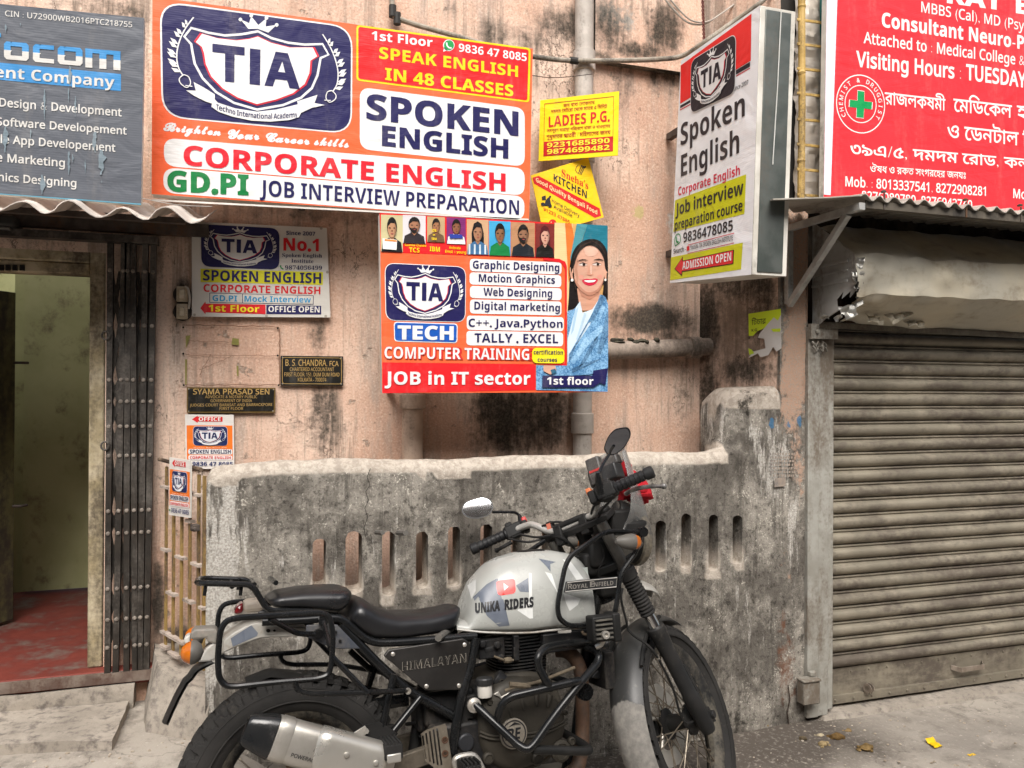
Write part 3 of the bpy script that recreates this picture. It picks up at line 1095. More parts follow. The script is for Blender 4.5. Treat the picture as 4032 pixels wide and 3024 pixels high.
S = Sign((-.2, 3.385, 1.2), (1, 0, 0))
S.z = 'H'
root = thing('poster', 'orange and white office poster nailed to the pink wall below the brass framed name plate', 'poster', PY('H', 355, 1570, 3.385))
office(S, lambda u, v: (203+u*303+v*4, 1235+v*338+u*2))
S.build(root, .006, [S.uv(*p) for p in [(203, 1235), (506, 1237), (510, 1575), (207, 1573)]], FLEX)
G0, G1 = PY('D', 350, 985, 3.33), PY('D', 440, 1005, 2.99)      # the small iron gate runs from G0 to G1
gdir = (G1-G0)/np.linalg.norm((G1-G0)[:2])
gn = np.array([gdir[1], -gdir[0], 0])
S = Sign(G0+gn*.03, gdir)
S.z = 'D'
root = thing('poster', 'crumpled plastic covered office tag hanging on the bars of the small yellow gate', 'poster', hit(*q('D', 390, 1120), G0+gn*.03, gn))
office(S, lambda u, v: (366+u*46-v*1, 988+v*124+u*7))
S.build(root, .004, [S.uv(*p) for p in [(366, 988), (412, 995), (411, 1119), (365, 1112)]], FLEX)

# ---------------------------------------------------------------- grey company banner, upper left
S = Sign((-.9, 2.93, 2.2), (1, 0, 0))
S.z = 'A'
root = thing('banner', 'faded grey blue company banner above the doorway listing design and development services', 'banner', PY('A', 300, 1450, 2.93))
OL = [(-700, -70), (0, 28), (1045, 130), (1025, 1490), (0, 1412), (-700, 1380)]
S.poly(OL, '#5c6068', 0)
board_o = outline_from(S, OL)
BL, W2 = '#3f8fcb', '#d2d0cb'
S.poly([(-700, 425), (0, 455), (878, 538), (878, 662), (0, 580), (-700, 530)], '#3b8ac6', 1)
S.poly([(-700, 1370), (0, 1404), (1023, 1478), (1024, 1488), (0, 1412), (-700, 1379)], '#5d93a8', 1)
S.part = 'lettering'
S.text('CIN : U72900WB2016PTC218755', (38, 118), (960, 200), 40, W2, 2, .008)
# the two-tone name: upper half blue, lower half white
def letter(pts_loops, split):
    S.polyuv([[S.uv(*p) for p in lp] for lp in pts_loops], W2, 1, evenodd=True)
for x0, y0, kind in [(30, 300, 'o'), (240, 320, 'c'), (420, 335, 'o'), (620, 352, 'm')]:
    w_ = 180 if kind != 'm' else 255
    h_ = 130 if kind != 'm' else 138
    sl = .085
    P = lambda u, v: (x0+u*w_, y0+v*h_+u*w_*sl)
    for v0, v1, col in ((0, .48, BL), (.48, 1, W2)):
        t = .27 if kind != 'm' else .2
        if kind in 'oc':
            S.poly([P(.1 if v0 == 0 else 0, v0), P(t+.05, v0), P(t, v0+.1), P(t, v1-.02), P(t, v1), P(.1 if v1 == 1 else 0, v1), P(0, v1-.15 if v1 == 1 else v1), P(0, v0+.15 if v0 == 0 else v0)], col, 2)
            if kind == 'o':
                S.poly([P(1-t, v0), P(.9 if v0 == 0 else 1, v0), P(1, v0+.15 if v0 == 0 else v0), P(1, v1-.15 if v1 == 1 else v1), P(.9 if v1 == 1 else 1, v1), P(1-t, v1)], col, 2)
            if v0 == 0:
                S.poly([P(t, 0), P(1-t if kind == 'o' else .85, 0), P(1-t if kind == 'o' else .85, .24), P(t, .24)], col, 2)
            else:
                S.poly([P(t, .76), P(1-t if kind == 'o' else .85, .76), P(1-t if kind == 'o' else .85, 1), P(t, 1)], col, 2)
        else:
            for a in (0, .4, .8):
                S.poly([P(a, v0), P(a+t, v0), P(a+t, v1), P(a, v1)], col, 2)
            if v0 == 0:
                S.poly([P(.2, 0), P(.4, 0), P(.4, .22), P(.2, .22)], col, 2)
                S.poly([P(.6, 0), P(.8, 0), P(.8, .22), P(.6, .22)], col, 2)
S.poly([(-60, 235), (8, 243), (8, 272), (-60, 264)], BL, 2)
S.poly([(-60, 265), (-10, 272), (-10, 400), (-60, 395)], BL, 3)
S.text('ment Company', (-170, 548), (832, 637), 78, W2, 3, .03)
for b, p0, p1, h in [('Design & Development', (-5, 772), (883, 845), 58), ('Software Developement', (-25, 910), (920, 978), 56), ('Mobile App Developement', (-200, 1022), (838, 1102), 58), ('Online Marketing', (-260, 1150), (472, 1212), 58),
                     ('Graphics Designing', (-215, 1295), (555, 1358), 56)]:
    S.text(b, p0, p1, h, W2, 2, .02)
S.part = 'paint_drips'
for (x, y, w_, l) in [(45, 180, 14, 60), (510, 480, 22, 150), (500, 640, 10, 110), (325, 650, 14, 220), (548, 700, 12, 150), (40, 920, 36, 190), (225, 940, 10, 70), (690, 960, 40, 150), (740, 1090, 50, 180), (500, 1100, 18, 170), (310, 1270, 32, 140), (150, 170, 6, 25),
                      (740, 1310, 6, 22), (530, 1120, 10, 60), (620, 1160, 8, 100)]:
    n = max(4, int(l/18))
    L_, R_ = [], []
    for i in range(n+1):
        u = i/n
        ww = w_*(.25+.75*sin(pi*min(1, u*1.1+.05)))*(.6+.8*random.random())/2
        dx = random.uniform(-.15, .15)*w_
        L_.append((x-ww+dx, y+u*l))
        R_.append((x+ww+dx, y+u*l))
    S.poly(L_+R_[::-1], '#77868f', 4)
S.build(root, .03, board_o, FLEX)

# ---------------------------------------------------------------- yellow ladies hostel board (turned on the drain pipe)
a, b = PY('E2', 195, 925, 3.33), PY('E2', 1058, 862, 3.13)
S = Sign(a, b-a)
S.z = 'E2'
root = thing('signboard', 'square yellow LADIES P.G. board with red Bengali lettering wired to the drainpipe', 'sign board', (a+b)/2)
OL = [(212, 262), (1072, 163), (1058, 862), (195, 925)]
S.poly(OL, '#fbd816', 0)
board_o = outline_from(S, OL)
DR = '#c11a1e'
S.stroke([(262, 302), (1012, 222), (1003, 815), (250, 870)], 8, '#a5331c', 1, closed=True)
S.poly([(258, 715), (1004, 655), (1003, 815), (250, 870)], DR, 2)
S.part = 'lettering'
S.text(bn('জয় বাবা লোকনাথ'), (465, 338), (808, 302), 36, '#a5331c', 2, .012)
S.text(bn('দমদম মেট্রো থেকে মাত্র ৫ মিনিট'), (332, 404), (943, 345), 36, '#a5331c', 2, .012)
S.text('LADIES P.G.', (306, 555), (972, 490), 112, '#c8201f', 2, .03)
S.text(bn('সম্পূর্ণ ঘরোয়া পরিবেশে থাকা ও খাওয়াসহ'), (288, 612), (976, 558), 34, '#a5331c', 2, .012)
S.text(bn('শুধুমাত্র ছাত্রী / মহিলাদের জন্য'), (280, 682), (980, 630), 42, '#a5331c', 2, .014)
S.text('9231685890', (288, 782), (970, 728), 52, '#fbdc3a', 4, .05)
S.text('9874699482', (288, 852), (968, 803), 52, '#fbdc3a', 4, .05)
S.build(root, .005, board_o, plain('yellow_board', lin('#d8b414'), .5))

# ---------------------------------------------------------------- yellow kitchen board, tilted
S = Sign((1.2, 3.27, 2.3), (1, -.12, 0))
S.z = 'E2'
root = thing('signboard', 'tilted yellow kitchen board with a red Good Quality Bengali Food stripe and a delivery scooter', 'sign board', hit(*q('E2', 480, 1660), S.A, S.N))
OL = [(110, 1080), (738, 885), (905, 1535), (250, 1720)]
S.poly(OL, '#f9c916', 0)
board_o = outline_from(S, OL)
S.poly([(128, 1105), (195, 1085), (860, 1440), (876, 1520), (808, 1542), (145, 1170)], '#cf1f22', 1)
S.part = 'lettering'
S.text('Sneha\'s', (445, 1085), (735, 1232), 78, '#c8201f', 2, .02, style='serif')
S.text('KITCHEN', (358, 1140), (720, 1332), 78, '#23252b', 2, .04)
S.text('Good Quality Bengali Food', (165, 1148), (832, 1508), 46, '#fbd9a0', 2, .03)
S.text('Home Delivery', (340, 1372), (640, 1538), 40, '#23252b', 1, .012)
S.text('Available', (358, 1438), (562, 1540), 40, '#23252b', 1, .012)
S.text('91233 47886', (248, 1462), (535, 1608), 36, '#c01c1e', 1, .02)
S.disc((348, 1600), 42, '#c8201f', 1)
S.stroke([(330, 1585), (335, 1610), (362, 1618)], 9, '#fbd9a0', 2, smooth=3)
S.stroke([(628, 965), (605, 995), (600, 1030), (625, 1060)], 6, '#23252b', 1, smooth=4)
for (x0, y0, x1, y1) in [(660, 975, 628, 1060), (678, 985, 642, 1068), (698, 985, 655, 1075)]:
    S.stroke([(x0, y0), (x1, y1)], 8, '#23252b', 2)
    S.disc((x0+3, y0+3), 10, '#23252b', 3, 10)
# delivery rider on a scooter
S.poly([(228, 1312), (272, 1298), (275, 1350), (232, 1350)], '#23252b', 2)
S.disc((320, 1312), 12, '#23252b', 2, 10)
S.poly([(300, 1318), (322, 1325), (318, 1370), (296, 1400), (262, 1385), (270, 1355)], '#23252b', 2)
S.poly([(215, 1378), (300, 1392), (322, 1352), (332, 1410), (250, 1412)], '#23252b', 3)
S.disc((240, 1395), 20, '#23252b', 4, 12)
S.disc((318, 1412), 20, '#23252b', 4, 12)
S.build(root, .005, board_o, plain('yellow_board', lin('#d8b414'), .5))

# ---------------------------------------------------------------- red medical hoarding, upper right
S = Sign((2.6, 2.86, 2.2), (1, 0, 0))
S.z = 'F'
root = thing('hoarding', 'large red hoarding of a medical hall and doctor above the shuttered shop', 'hoarding', PY('F', 1100, 1560, 2.86))
OL = [(300, -60), (2700, 120), (2700, 1860), (278, 1570)]
OL = [(305, -200), (2900, 60), (2900, 1780), (278, 1545)]
S.polyuv([[p if p[1] > .5 else np.array([p[0], 2.335-S.A[2]]) for p in outline_from(S, OL)]], '#e9323b', 0)
board_o = outline_from(S, OL)
HZ = 2.335-S.A[2]
board_o = [p if p[1] > HZ+.3 else np.array([p[0], HZ]) for p in board_o]
S.poly([(305, -200), (390, -190), (332, 1500), (280, 1495)], '#dfe3ee', 1)
S.part = 'emblem'
cx, cy = 562, 800
S.stroke([(cx+185*cos(t*pi/24), cy+222*sin(t*pi/24)+14*cos(t*pi/24)) for t in range(48)], 7, '#f1e6e2', 1, closed=True)
S.stroke([(cx+120*cos(t*pi/20), cy+143*sin(t*pi/20)+9*cos(t*pi/20)) for t in range(40)], 6, '#f1e6e2', 1, closed=True)
cr = [(538, 692), (592, 700), (592, 778), (656, 785), (652, 842), (590, 835), (586, 912), (528, 905), (530, 830), (470, 822), (474, 765), (536, 772)]
S.poly(cr, '#f1e6e2', 1)
S.poly([(p[0]+(562-p[0])*.07, p[1]+(802-p[1])*.05) for p in cr], '#0f9a53', 2)
S.part = 'lettering'
ring = 'CHEMIST & DRUGGIST'
for k, ch in enumerate(ring):
    if ch == ' ':
        continue
    th = radians(-218+ (k+.5)*256/len(ring))
    V, T = glyphs(ch, .02)
    c0 = S.uv(cx+152*cos(th), cy+183*sin(th)+11*cos(th))
    hh = abs(S.uv(cx, cy-34)[1]-S.uv(cx, cy)[1])
    an = -(th+pi/2)
    vv = V-np.array([(V[:, 0].min()+V[:, 0].max())/2, .5])
    R = np.array([[cos(an), sin(an)], [-sin(an), cos(an)]])
    S.raw(c0+(vv*hh)@R, T, '#f1e6e2', 2)
WR = '#f3ebe6'
S.text('KAT', (1225, 20), (1650, 78), 125, WR, 1, .07)
S.text('E', (1755, 98), (1850, 110), 125, WR, 1, .07)
S.text('MBBS (Cal), MD (Psy', (1028, 92), (1819, 235), 78, WR, 1, .012)
S.text('Consultant Neuro-P', (725, 205), (1819, 380), 108, WR, 1, .06)
S.text('Attached to : Medical College &', (585, 330), (1822, 505), 84, WR, 1, .018)
S.text('Visiting Hours :', (528, 508), (1332, 608), 112, WR, 1, .029)
S.text('TUESDAY', (1372, 610), (1835, 672), 112, WR, 1, .029)
S.text(bn('রাজলক্ষ্মী'), (748, 800), (1215, 850), 100, WR, 1, .012)
S.text(bn('মেডিকেল'), (1275, 855), (1725, 905), 108, WR, 1, .012)
S.text(bn('হল'), (1762, 908), (1960, 930), 108, WR, 1, .012)
S.text(bn('ও ডেন্টাল ক্লিনিক'), (1228, 1060), (2230, 1165), 112, WR, 1, .012)
S.text(bn('৩৯এ/৫, দমদম রোড, কলকাতা'), (482, 1185), (2120, 1320), 90, WR, 1, .014)
S.text(bn('ঔষধ ও রক্ত সংগ্রহের জন্যঃ'), (635, 1322), (1370, 1375), 56, WR, 1, .01)
S.text('Mob. : 8013337541, 8272908281', (445, 1430), (1525, 1505), 72, WR, 1, .02)
S.text('8276080780, 8276942740', (570, 1535), (1420, 1605), 66, WR, 1, .02)
S.text('Mob.', (1735, 1520), (1890, 1535), 68, WR, 1, .02)
S.build(root, .03, board_o, FLEX)

# ---------------------------------------------------------------- projecting light box sign
XB = 1.79
p_tl, p_bl = PX('E', 190, 350, XB), PX('E', 130, 1590, XB)
root = thing('light_box_sign', 'tall white and red projecting box sign reading Spoken English and ADMISSION OPEN', 'box sign', PX('E', 370, 1570, XB))
S = Sign((XB, 3.15, 2.0), (0, -1, 0))
S.N = np.array([-1.0, 0, 0])
S.z = 'E'
OL = [(190, 345), (640, 30), (590, 1560), (128, 1608)]
BK, LIME = '#2a272e', '#cfd01f'
S.poly(OL, '#eef0f2', 1)
S.poly([(190, 372), (592, 78), (588, 345), (187, 590)], '#ee2b2a', 2)
S.poly([(187, 600), (245, 567), (245, 582), (187, 616)], '#1f1c28', 2)
S.poly([(505, 400), (585, 352), (585, 378), (505, 424)], '#1f1c28', 3)
S.poly([(186, 622), (245, 590), (245, 596), (186, 628)], '#c92b3c', 2)
S.poly([(505, 430), (585, 384), (585, 389), (505, 436)], '#c92b3c', 2)
S.poly([(158, 1138), (562, 990), (552, 1215), (148, 1318)], LIME, 2)
S.poly([(135, 1462), (543, 1378), (533, 1530), (130, 1592)], LIME, 2)
crest(S, (250, 345), (508, 185), (502, 530), (248, 650), layer=4, navy='#24202a', black='#24202a')
S.part = 'lettering'
S.text('Since 2007', (490, 520), (575, 478), 24, BK, 3, .012)
S.text('Spoken', (190, 828), (555, 658), 118, BK, 3, .04)
S.text('English', (192, 1004), (523, 868), 118, BK, 3, .04)
S.text('Corporate English', (176, 1112), (527, 992), 46, '#d22a44', 3, .03)
S.text('Job interview', (162, 1225), (548, 1102), 66, BK, 4, .035)
S.text('preparation course', (157, 1308), (543, 1196), 52, BK, 4, .035)
S.text('9836478085', (205, 1378), (487, 1310), 54, BK, 3, .035)
S.text('Search -', (150, 1442), (220, 1426), 26, BK, 3, .015)
S.stroke([(230, 1392), (494, 1324), (494, 1380), (230, 1440)], 2, '#c94a55', 3, closed=True)
S.poly([(226, 1400), (241, 1396), (241, 1422), (226, 1426)], '#d8202b', 4)
S.text('Youtube:-TIA SPOKEN ENGLISH INSTITUTE', (246, 1418), (488, 1364), 24, BK, 4, .012)
S.stroke([(160, 1395), (155, 1362), (168, 1332), (186, 1335), (188, 1372), (170, 1390)], 3, '#2b8a4c', 3, smooth=4, closed=True)
S.stroke([(166, 1345), (168, 1372), (180, 1376)], 6, '#2b8a4c', 4, smooth=3)
S.poly([(155, 1527), (203, 1457), (203, 1480), (494, 1418), (490, 1500), (200, 1545), (198, 1570)], '#1c1a20', 3)
S.poly([(160, 1527), (200, 1464), (201, 1485), (490, 1423), (487, 1496), (198, 1540), (196, 1560)], '#dd2b33', 4)
S.text('ADMISSION OPEN', (202, 1532), (480, 1480), 42, '#f1eeee', 5, .04)
S.build(root)
y0, y1 = 2.60, 3.12
zt = float(PX('E', 640, 30, XB)[2])
zb = float(PX('E', 590, 1560, XB)[2])
mb = MB()
CQ = [PX('E', x, y, XB) for x, y in ((190, 350), (640, 30), (590, 1560), (128, 1605))]     # the box leans a little
mb.prism([p+np.array([.0012, 0, 0]) for p in CQ], (.16, 0, 0))
ta, tb_ = CQ[1], CQ[2]
ed_ = (tb_-ta)/np.linalg.norm(tb_-ta)
out_ = np.cross(ed_, [1, 0, 0])
out_ *= np.sign(-out_[1])
mb.obox((ta+tb_)/2+np.array([.081, 0, 0])+out_*.0025, ed_*(np.linalg.norm(tb_-ta)/2-.012), out_*.002, (.058, 0, 0), 1)
mb.build('box_body', [FLEX, grunge('galvanised_sheet', lin('#6f7470'), lin('#59605c'), (.16, .15, .13), .4, 9, .45, .55, .12, 4)], root, bevel=.006)
mb = MB()
mb.box(XB+.07, XB+.1, y1+.001, 3.39, zb+.2, zb+.23)
mb.build('bracket', FRAME_DARK, root, smooth=0)
mb = MB()
mb.box(XB+.07, XB+.1, y1+.001, 3.39, zt-.25, zt-.22)
mb.build('bracket', FRAME_DARK, root, smooth=0)
mb = MB()
mb.tube([ta+ed_*h_+out_*.007+np.array([x_, 0, 0]) for h_, x_ in ((.01, .09), (.3, .085), (.6, .075))], .0025, 5)
mb.build('wire', plain('white_wire', (.6, .6, .56), .5), root)

# ---------------------------------------------------------------- torn leaflet
RA, RB = np.array([2.06, 3.4, 0]), np.array([2.203, 2.957, 0])     # the side wall of the pillar
RN = np.array([RB[1]-RA[1], -(RB[0]-RA[0]), 0])
RN /= np.linalg.norm(RN)
S = Sign(RA+RN*.012, RB-RA)
S.z = 'K'
root = thing('leaflet', 'torn yellow green Bengali leaflet pasted on the mouldy side wall, its lower half ripped white', 'leaflet', hit(*q('K', 285, 285), RA, RN))
S.poly([(228, 125), (345, 107), (346, 128), (335, 150), (320, 138), (300, 160), (285, 178), (260, 188), (245, 205), (229, 205)], '#c9e02c', 1)
S.poly([(300, 160), (320, 138), (335, 150), (346, 128), (348, 250), (330, 262), (318, 245), (300, 275), (272, 283), (262, 268), (240, 280), (228, 285), (245, 262), (290, 250), (285, 215), (262, 212), (270, 195)], '#c9c6c2', 1)
S.poly([(228, 250), (240, 255), (250, 268), (232, 275)], '#bcd43c', 2)
S.poly([(310, 180), (345, 178), (343, 190), (318, 190)], '#c9e02c', 2)
S.part = 'lettering'
S.text(bn('টিচার'), (240, 166), (292, 160), 20, '#24301a', 2, .03)
S.text('K.G.', (240, 190), (262, 187), 9, '#24301a', 2, .02)
S.build(root)

# ================================================================ SETTING
def smooth01(x, a, b):
    t = np.clip((np.asarray(x, float)-a)/(b-a), 0, 1)
    return t*t*(3-2*t)


def ground_z(x, y):
    r = .25*(1-smooth01(x, -.25, .25))*smooth01(y, 2.3, 2.95)-.022*smooth01(x, .8, 1.3)*(1-smooth01(x, 1.75, 2.2))
    return r


# ---- ground: one sheet reaching far up and down the lane
xs = np.concatenate([np.linspace(-60, -3, 12), np.arange(-2.8, 4.4, .035), np.linspace(6.6, 60, 14)])
ys = np.concatenate([np.linspace(-12, 1.4, 14), np.arange(1.5, 3.75, .03), np.linspace(3.9, 14, 6)])
mb = MB()
vs = []
for x in xs:
    for y in ys:
        z = float(ground_z(x, y))
        if -2.8 < x < 4.4 and 1.5 < y < 3.7:
            z += .006*mnoise.noise((x*3, y*3, 0))+.004*mnoise.noise((x*11, y*11, 3))
            # a hole in the paving on the right
            d = sqrt(((x-3.0)/.075)**2+((y-2.53)/.05)**2)
            z -= .035*max(0, 1-d*d)
        vs.append((x, y, z))
ny = len(ys)
mb.add(vs, [(i*ny+j, (i+1)*ny+j, (i+1)*ny+j+1, i*ny+j+1) for i in range(len(xs)-1) for j in range(ny-1)])
t = NT('lane_concrete')
co = t.coord()
n1 = t.noise(2.2, 6, .6)
n2 = t.noise(9, 8, .7)
n3 = t.noise(55, 5, .65)
sep = t.n('ShaderNodeSeparateXYZ', Vector=t.tc.outputs['Object'])
c = t.mix(t.ramp(n1, .35, .65), lin('#8b847b'), lin('#a39b90'))
c = t.mix(t.ramp(n2, .46, .66), c, lin('#807970'))
c = t.mix(t.ramp(n3, .6, .72), c, lin('#bdb5aa'))
# dark muddy strip that collects along the foot of the walls
yy = t.math('ADD', sep.outputs[1], t.math('MULTIPLY', t.math('SUBTRACT', n1, .5), .55))
xx = t.math('ADD', sep.outputs[0], t.math('MULTIPLY', t.math('SUBTRACT', n2, .5), .4))
mud = t.math('MULTIPLY', t.ramp(yy, 2.5, 2.72), t.math('MULTIPLY', t.ramp(xx, .3, .7), t.math('SUBTRACT', 1, t.ramp(xx, 2.35, 2.75))))
mud = t.math('MULTIPLY', mud, t.ramp(n3, .25, .5))
c = t.mix(mud, c, lin('#544d46'))
vor = t.n('ShaderNodeTexVoronoi', _feature='DISTANCE_TO_EDGE', Vector=t.n('ShaderNodeMapping', Vector=t.n('ShaderNodeVectorMath', i0=co, i1=t.n('ShaderNodeTexNoise', Vector=co, Scale=5.0, Detail=6).outputs[1]).outputs[0], Scale=(1.1, 1.1, 1.1)).outputs[0], Scale=1.0).outputs[0]
crk = t.math('SUBTRACT', 1, t.ramp(vor, .002, .010))
c = t.mix(t.math('MULTIPLY', t.math('MULTIPLY', crk, .45), t.ramp(n1, .5, .6)), c, (.06, .052, .045))
t.out(c, .85, 0, t.math('ADD', t.math('MULTIPLY', n2, .6), t.math('MULTIPLY', n3, .4)), .8, .012)
tag(mb.build('ground', t.m, None, smooth=60, fix=False), kind='structure')

# ---- the far side of the lane, behind the camera: closes the sky in on that side
mb = MB()
mb.box(-14, 14, -3.6, -3.2, -.05, 5.2)
for k in range(9):
    x = -12+k*2.9
    mb.box(x-.7, x+.7, -3.22, -3.15, 3.4, 4.9, 1)
    mb.box(x-.8, x+.8, -3.2, -2.75, 5.1, 5.18, 0)
tag(mb.build('wall_opposite', [grunge('opposite_plaster', lin('#857e74'), lin('#746e65'), (.09, .08, .07), .4, 3, .9), grunge('opposite_shutters', lin('#4c5b4c'), lin('#3f4c40'))], None, smooth=0), kind='structure')

# ---- pink plaster of the house, with mould and peeling as masks in the plaster
def blobs(X, Z, Yp, items):
    m = np.zeros_like(X)
    for (px, py, rx, ry, st) in items:
        c0 = PY('D', px, py, Yp)
        c1, c2 = PY('D', px+rx, py, Yp), PY('D', px, py+ry, Yp)
        d2 = ((X-c0[0])/(c1[0]-c0[0]))**2+((Z-c0[2])/(c2[2]-c0[2]))**2
        m = np.maximum(m, st*np.exp(-d2**1.4))
    return m


def plaster(name, base, light, grey):
    t = NT(name)
    n1 = t.noise(1.6, 5, .6)
    n2 = t.noise(8, 8, .72, (1, 1, .16))
    n3 = t.noise(34, 6, .7)
    n4 = t.noise(110, 3, .6)
    c = t.mix(t.ramp(n1, .36, .64), base, light)
    c = t.mix(t.math('MULTIPLY', t.ramp(n2, .47, .70), .75), c, grey)
    c = t.mix(t.math('MULTIPLY', t.ramp(n3, .58, .75), .35), c, tuple(x*.55 for x in base))
    c = t.mix(t.math('MULTIPLY', t.ramp(n4, .52, .68), .38), c, tuple(x*.5 for x in base))
    c = t.mix(t.math('MULTIPLY', t.ramp(n4, .46, .34), .35), c, tuple(min(.8, x*1.25) for x in light))
    # thin rain runs and chipped paint
    nS = t.noise(22, 6, .7, (1, 1, .05))
    runs = t.math('MULTIPLY', t.ramp(nS, .49, .64), t.ramp(n1, .36, .56))
    c = t.mix(t.math('MULTIPLY', runs, .7), c, (.20, .155, .12))
    nC = t.noise(13, 10, .72)
    chip = t.ramp(nC, .635, .65)
    c = t.mix(t.math('MULTIPLY', chip, .75), c, t.mix(t.ramp(n4, .4, .6), (.40, .34, .28), (.27, .2, .15)))
    nn = t.math('ADD', t.math('MULTIPLY', n2, .6), t.math('MULTIPLY', n3, .4))
    pale = t.ramp(t.math('ADD', t.attr('pale'), t.math('SUBTRACT', nn, .5)), .42, .56)
    c = t.mix(pale, c, t.mix(t.ramp(n3, .4, .6), (.42, .38, .33), (.56, .53, .48)))
    yel = t.ramp(t.math('ADD', t.attr('yellow'), t.math('SUBTRACT', nn, .5)), .5, .56)
    c = t.mix(yel, c, (.5, .4, .2))
    rust = t.ramp(t.math('ADD', t.attr('rust'), t.math('MULTIPLY', t.math('SUBTRACT', nn, .5), 2.2)), .4, .75)
    c = t.mix(rust, c, (.19, .065, .03))
    dm = t.ramp(t.math('ADD', t.attr('damp_shade'), t.math('MULTIPLY', t.math('SUBTRACT', nn, .5), 1.6)), .3, .85)
    c = t.mix(t.math('MULTIPLY', dm, .8), c, (.12, .09, .065))
    md = t.ramp(t.math('ADD', t.attr('mould'), t.math('MULTIPLY', t.math('SUBTRACT', nn, .5), 1.9)), .26, .82)
    c = t.mix(t.math('MULTIPLY', md, .93), c, t.mix(t.ramp(n4, .4, .65), (.022, .020, .016), (.075, .065, .05)))
    co = t.coord((1, 1, .55))
    vor = t.n('ShaderNodeTexVoronoi', _feature='DISTANCE_TO_EDGE', Vector=t.n('ShaderNodeVectorMath', i0=co, i1=t.n('ShaderNodeTexNoise', Vector=co, Scale=4.0, Detail=7, Roughness=.65).outputs[1]).outputs[0], Scale=1.6).outputs[0]
    crk = t.math('MULTIPLY', t.math('SUBTRACT', 1, t.ramp(vor, .001, .006)), t.ramp(n1, .5, .6))
    c = t.mix(t.math('MULTIPLY', crk, .75), c, (.05, .035, .025))
    b = t.math('ADD', t.math('MULTIPLY', n3, .7), t.math('MULTIPLY', n4, .25))
    b = t.math('SUBTRACT', b, t.math('ADD', t.math('MULTIPLY', pale, .35), t.math('MULTIPLY', chip, .5)))
    b = t.math('SUBTRACT', b, t.math('MULTIPLY', crk, .8))
    t.out(c, .88, 0, b, .85, .008, .2)
    return t.m


PINK = plaster('pink_plaster', lin('#c9a48e'), lin('#dfc4b1'), lin('#a89b90'))


def wall_grid(name, f, nu, nv, mat, parent, skip=None, stains={}, Yp=3.4, rough=.004, label=None):
    """f(i,j)->(x,y,z); relief and stain masks per vertex"""
    mb = MB()
    V = np.array([f(i/(nu-1), j/(nv-1)) for i in range(nu) for j in range(nv)])
    for k in range(len(V)):
        p = V[k]
        V[k, 1] += rough*(mnoise.noise((p[0]*1.3, p[2]*1.3, 5))*1.5+mnoise.noise((p[0]*7, p[2]*7, 9))*.8)
    fs = []
    for i in range(nu-1):
        for j in range(nv-1):
            c = V[[i*nv+j, (i+1)*nv+j, (i+1)*nv+j+1, i*nv+j+1]].mean(0)
            if skip and skip(c):
                continue
            fs.append((i*nv+j, (i+1)*nv+j, (i+1)*nv+j+1, i*nv+j+1))
    mb.add(V, fs)
    o = mb.build(name, mat, parent, smooth=50, fix=False, label=label)
    for an in ('mould', 'pale', 'yellow', 'rust', 'damp_shade'):
        at = o.data.attributes.new(an, 'FLOAT', 'POINT')
        at.data.foreach_set('value', blobs(V[:, 0], V[:, 2], Yp, stains.get(an, [])).astype(np.float32))
    return o


XJ = -.625                                   # right side of the door opening
FLZ = .40                                    # floor of the house
LINZ = 1.955
house = thing('house', 'mouldy pink plastered house with a dark green hallway behind its open doorway', 'house', (.8, 3.45, 0))
ST = {
    'mould': [(690, 720, 40, 55, .62), (700, 900, 55, 110, .66), (665, 940, 60, 60, .45), (1120, 900, 110, 110, .8), (1080, 870, 70, 60, .75), (1190, 890, 50, 110, .7), (1400, 690, 120, 40, .85), (1350, 700, 50, 60, .6),
              (1450, 730, 60, 60, .6), (1480, 860, 30, 150, .5), (1250, 60, 120, 55, .72), (1120, 85, 120, 45, .62), (1430, 120, 80, 90, .75), (1380, 40, 90, 50, .6), (1330, 190, 60, 70, .5), (395, 640, 26, 45, .75), (345, 570, 14, 90, .6),
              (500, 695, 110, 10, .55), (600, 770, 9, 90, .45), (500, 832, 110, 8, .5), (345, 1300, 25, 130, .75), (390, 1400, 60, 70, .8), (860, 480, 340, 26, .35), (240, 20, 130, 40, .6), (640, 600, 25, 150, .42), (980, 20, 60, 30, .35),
              (760, 900, 30, 60, .3), (1470, 400, 20, 200, .4), (330, 800, 14, 300, .5)],
    'pale': [(430, 930, 10, 60, .42), (860, 40, 300, 60, .25), (1450, 480, 22, 60, .5), (1440, 330, 22, 50, .42)],
    'yellow': [(1378, 460, 26, 34, .62), (1310, 640, 20, 20, .4), (770, 560, 14, 35, .5), (1320, 470, 10, 20, .45), (405, 735, 9, 12, .6), (515, 745, 10, 20, .5), (403, 790, 4, 30, .5), (512, 800, 5, 25, .5)],
    'damp_shade': [(1130, 900, 130, 120, .75), (1240, 700, 60, 320, .42), (700, 820, 60, 220, .45), (820, 470, 400, 30, .6), (300, 490, 200, 40, .6), (1200, 120, 200, 60, .5), (890, 930, 50, 60, .3), (990, 950, 60, 40, .4), (1410, 800, 60, 60, .35),  # damp stains, dim shade painted under the awning, a dark band below the banner
             (500, 760, 100, 80, .38)]}


def door_hole(c):
    return (-1.62 < c[0] < XJ-.005 and c[2] < 2.05)


wall_grid('facade', lambda u, v: (-3.2+u*5.5, 3.4, -.05+v*4.25), 240, 190, PINK, house, door_hole, ST, 3.4)
# mouldy side wall of the pillar, running back to the pink wall
XP = 2.045


def to_px(V):
    d = V-CAM
    z = d@_f
    return (2016+FPX*(d@_r)/z)*.5486, (1512-FPX*(d@_u)/z)*.5486


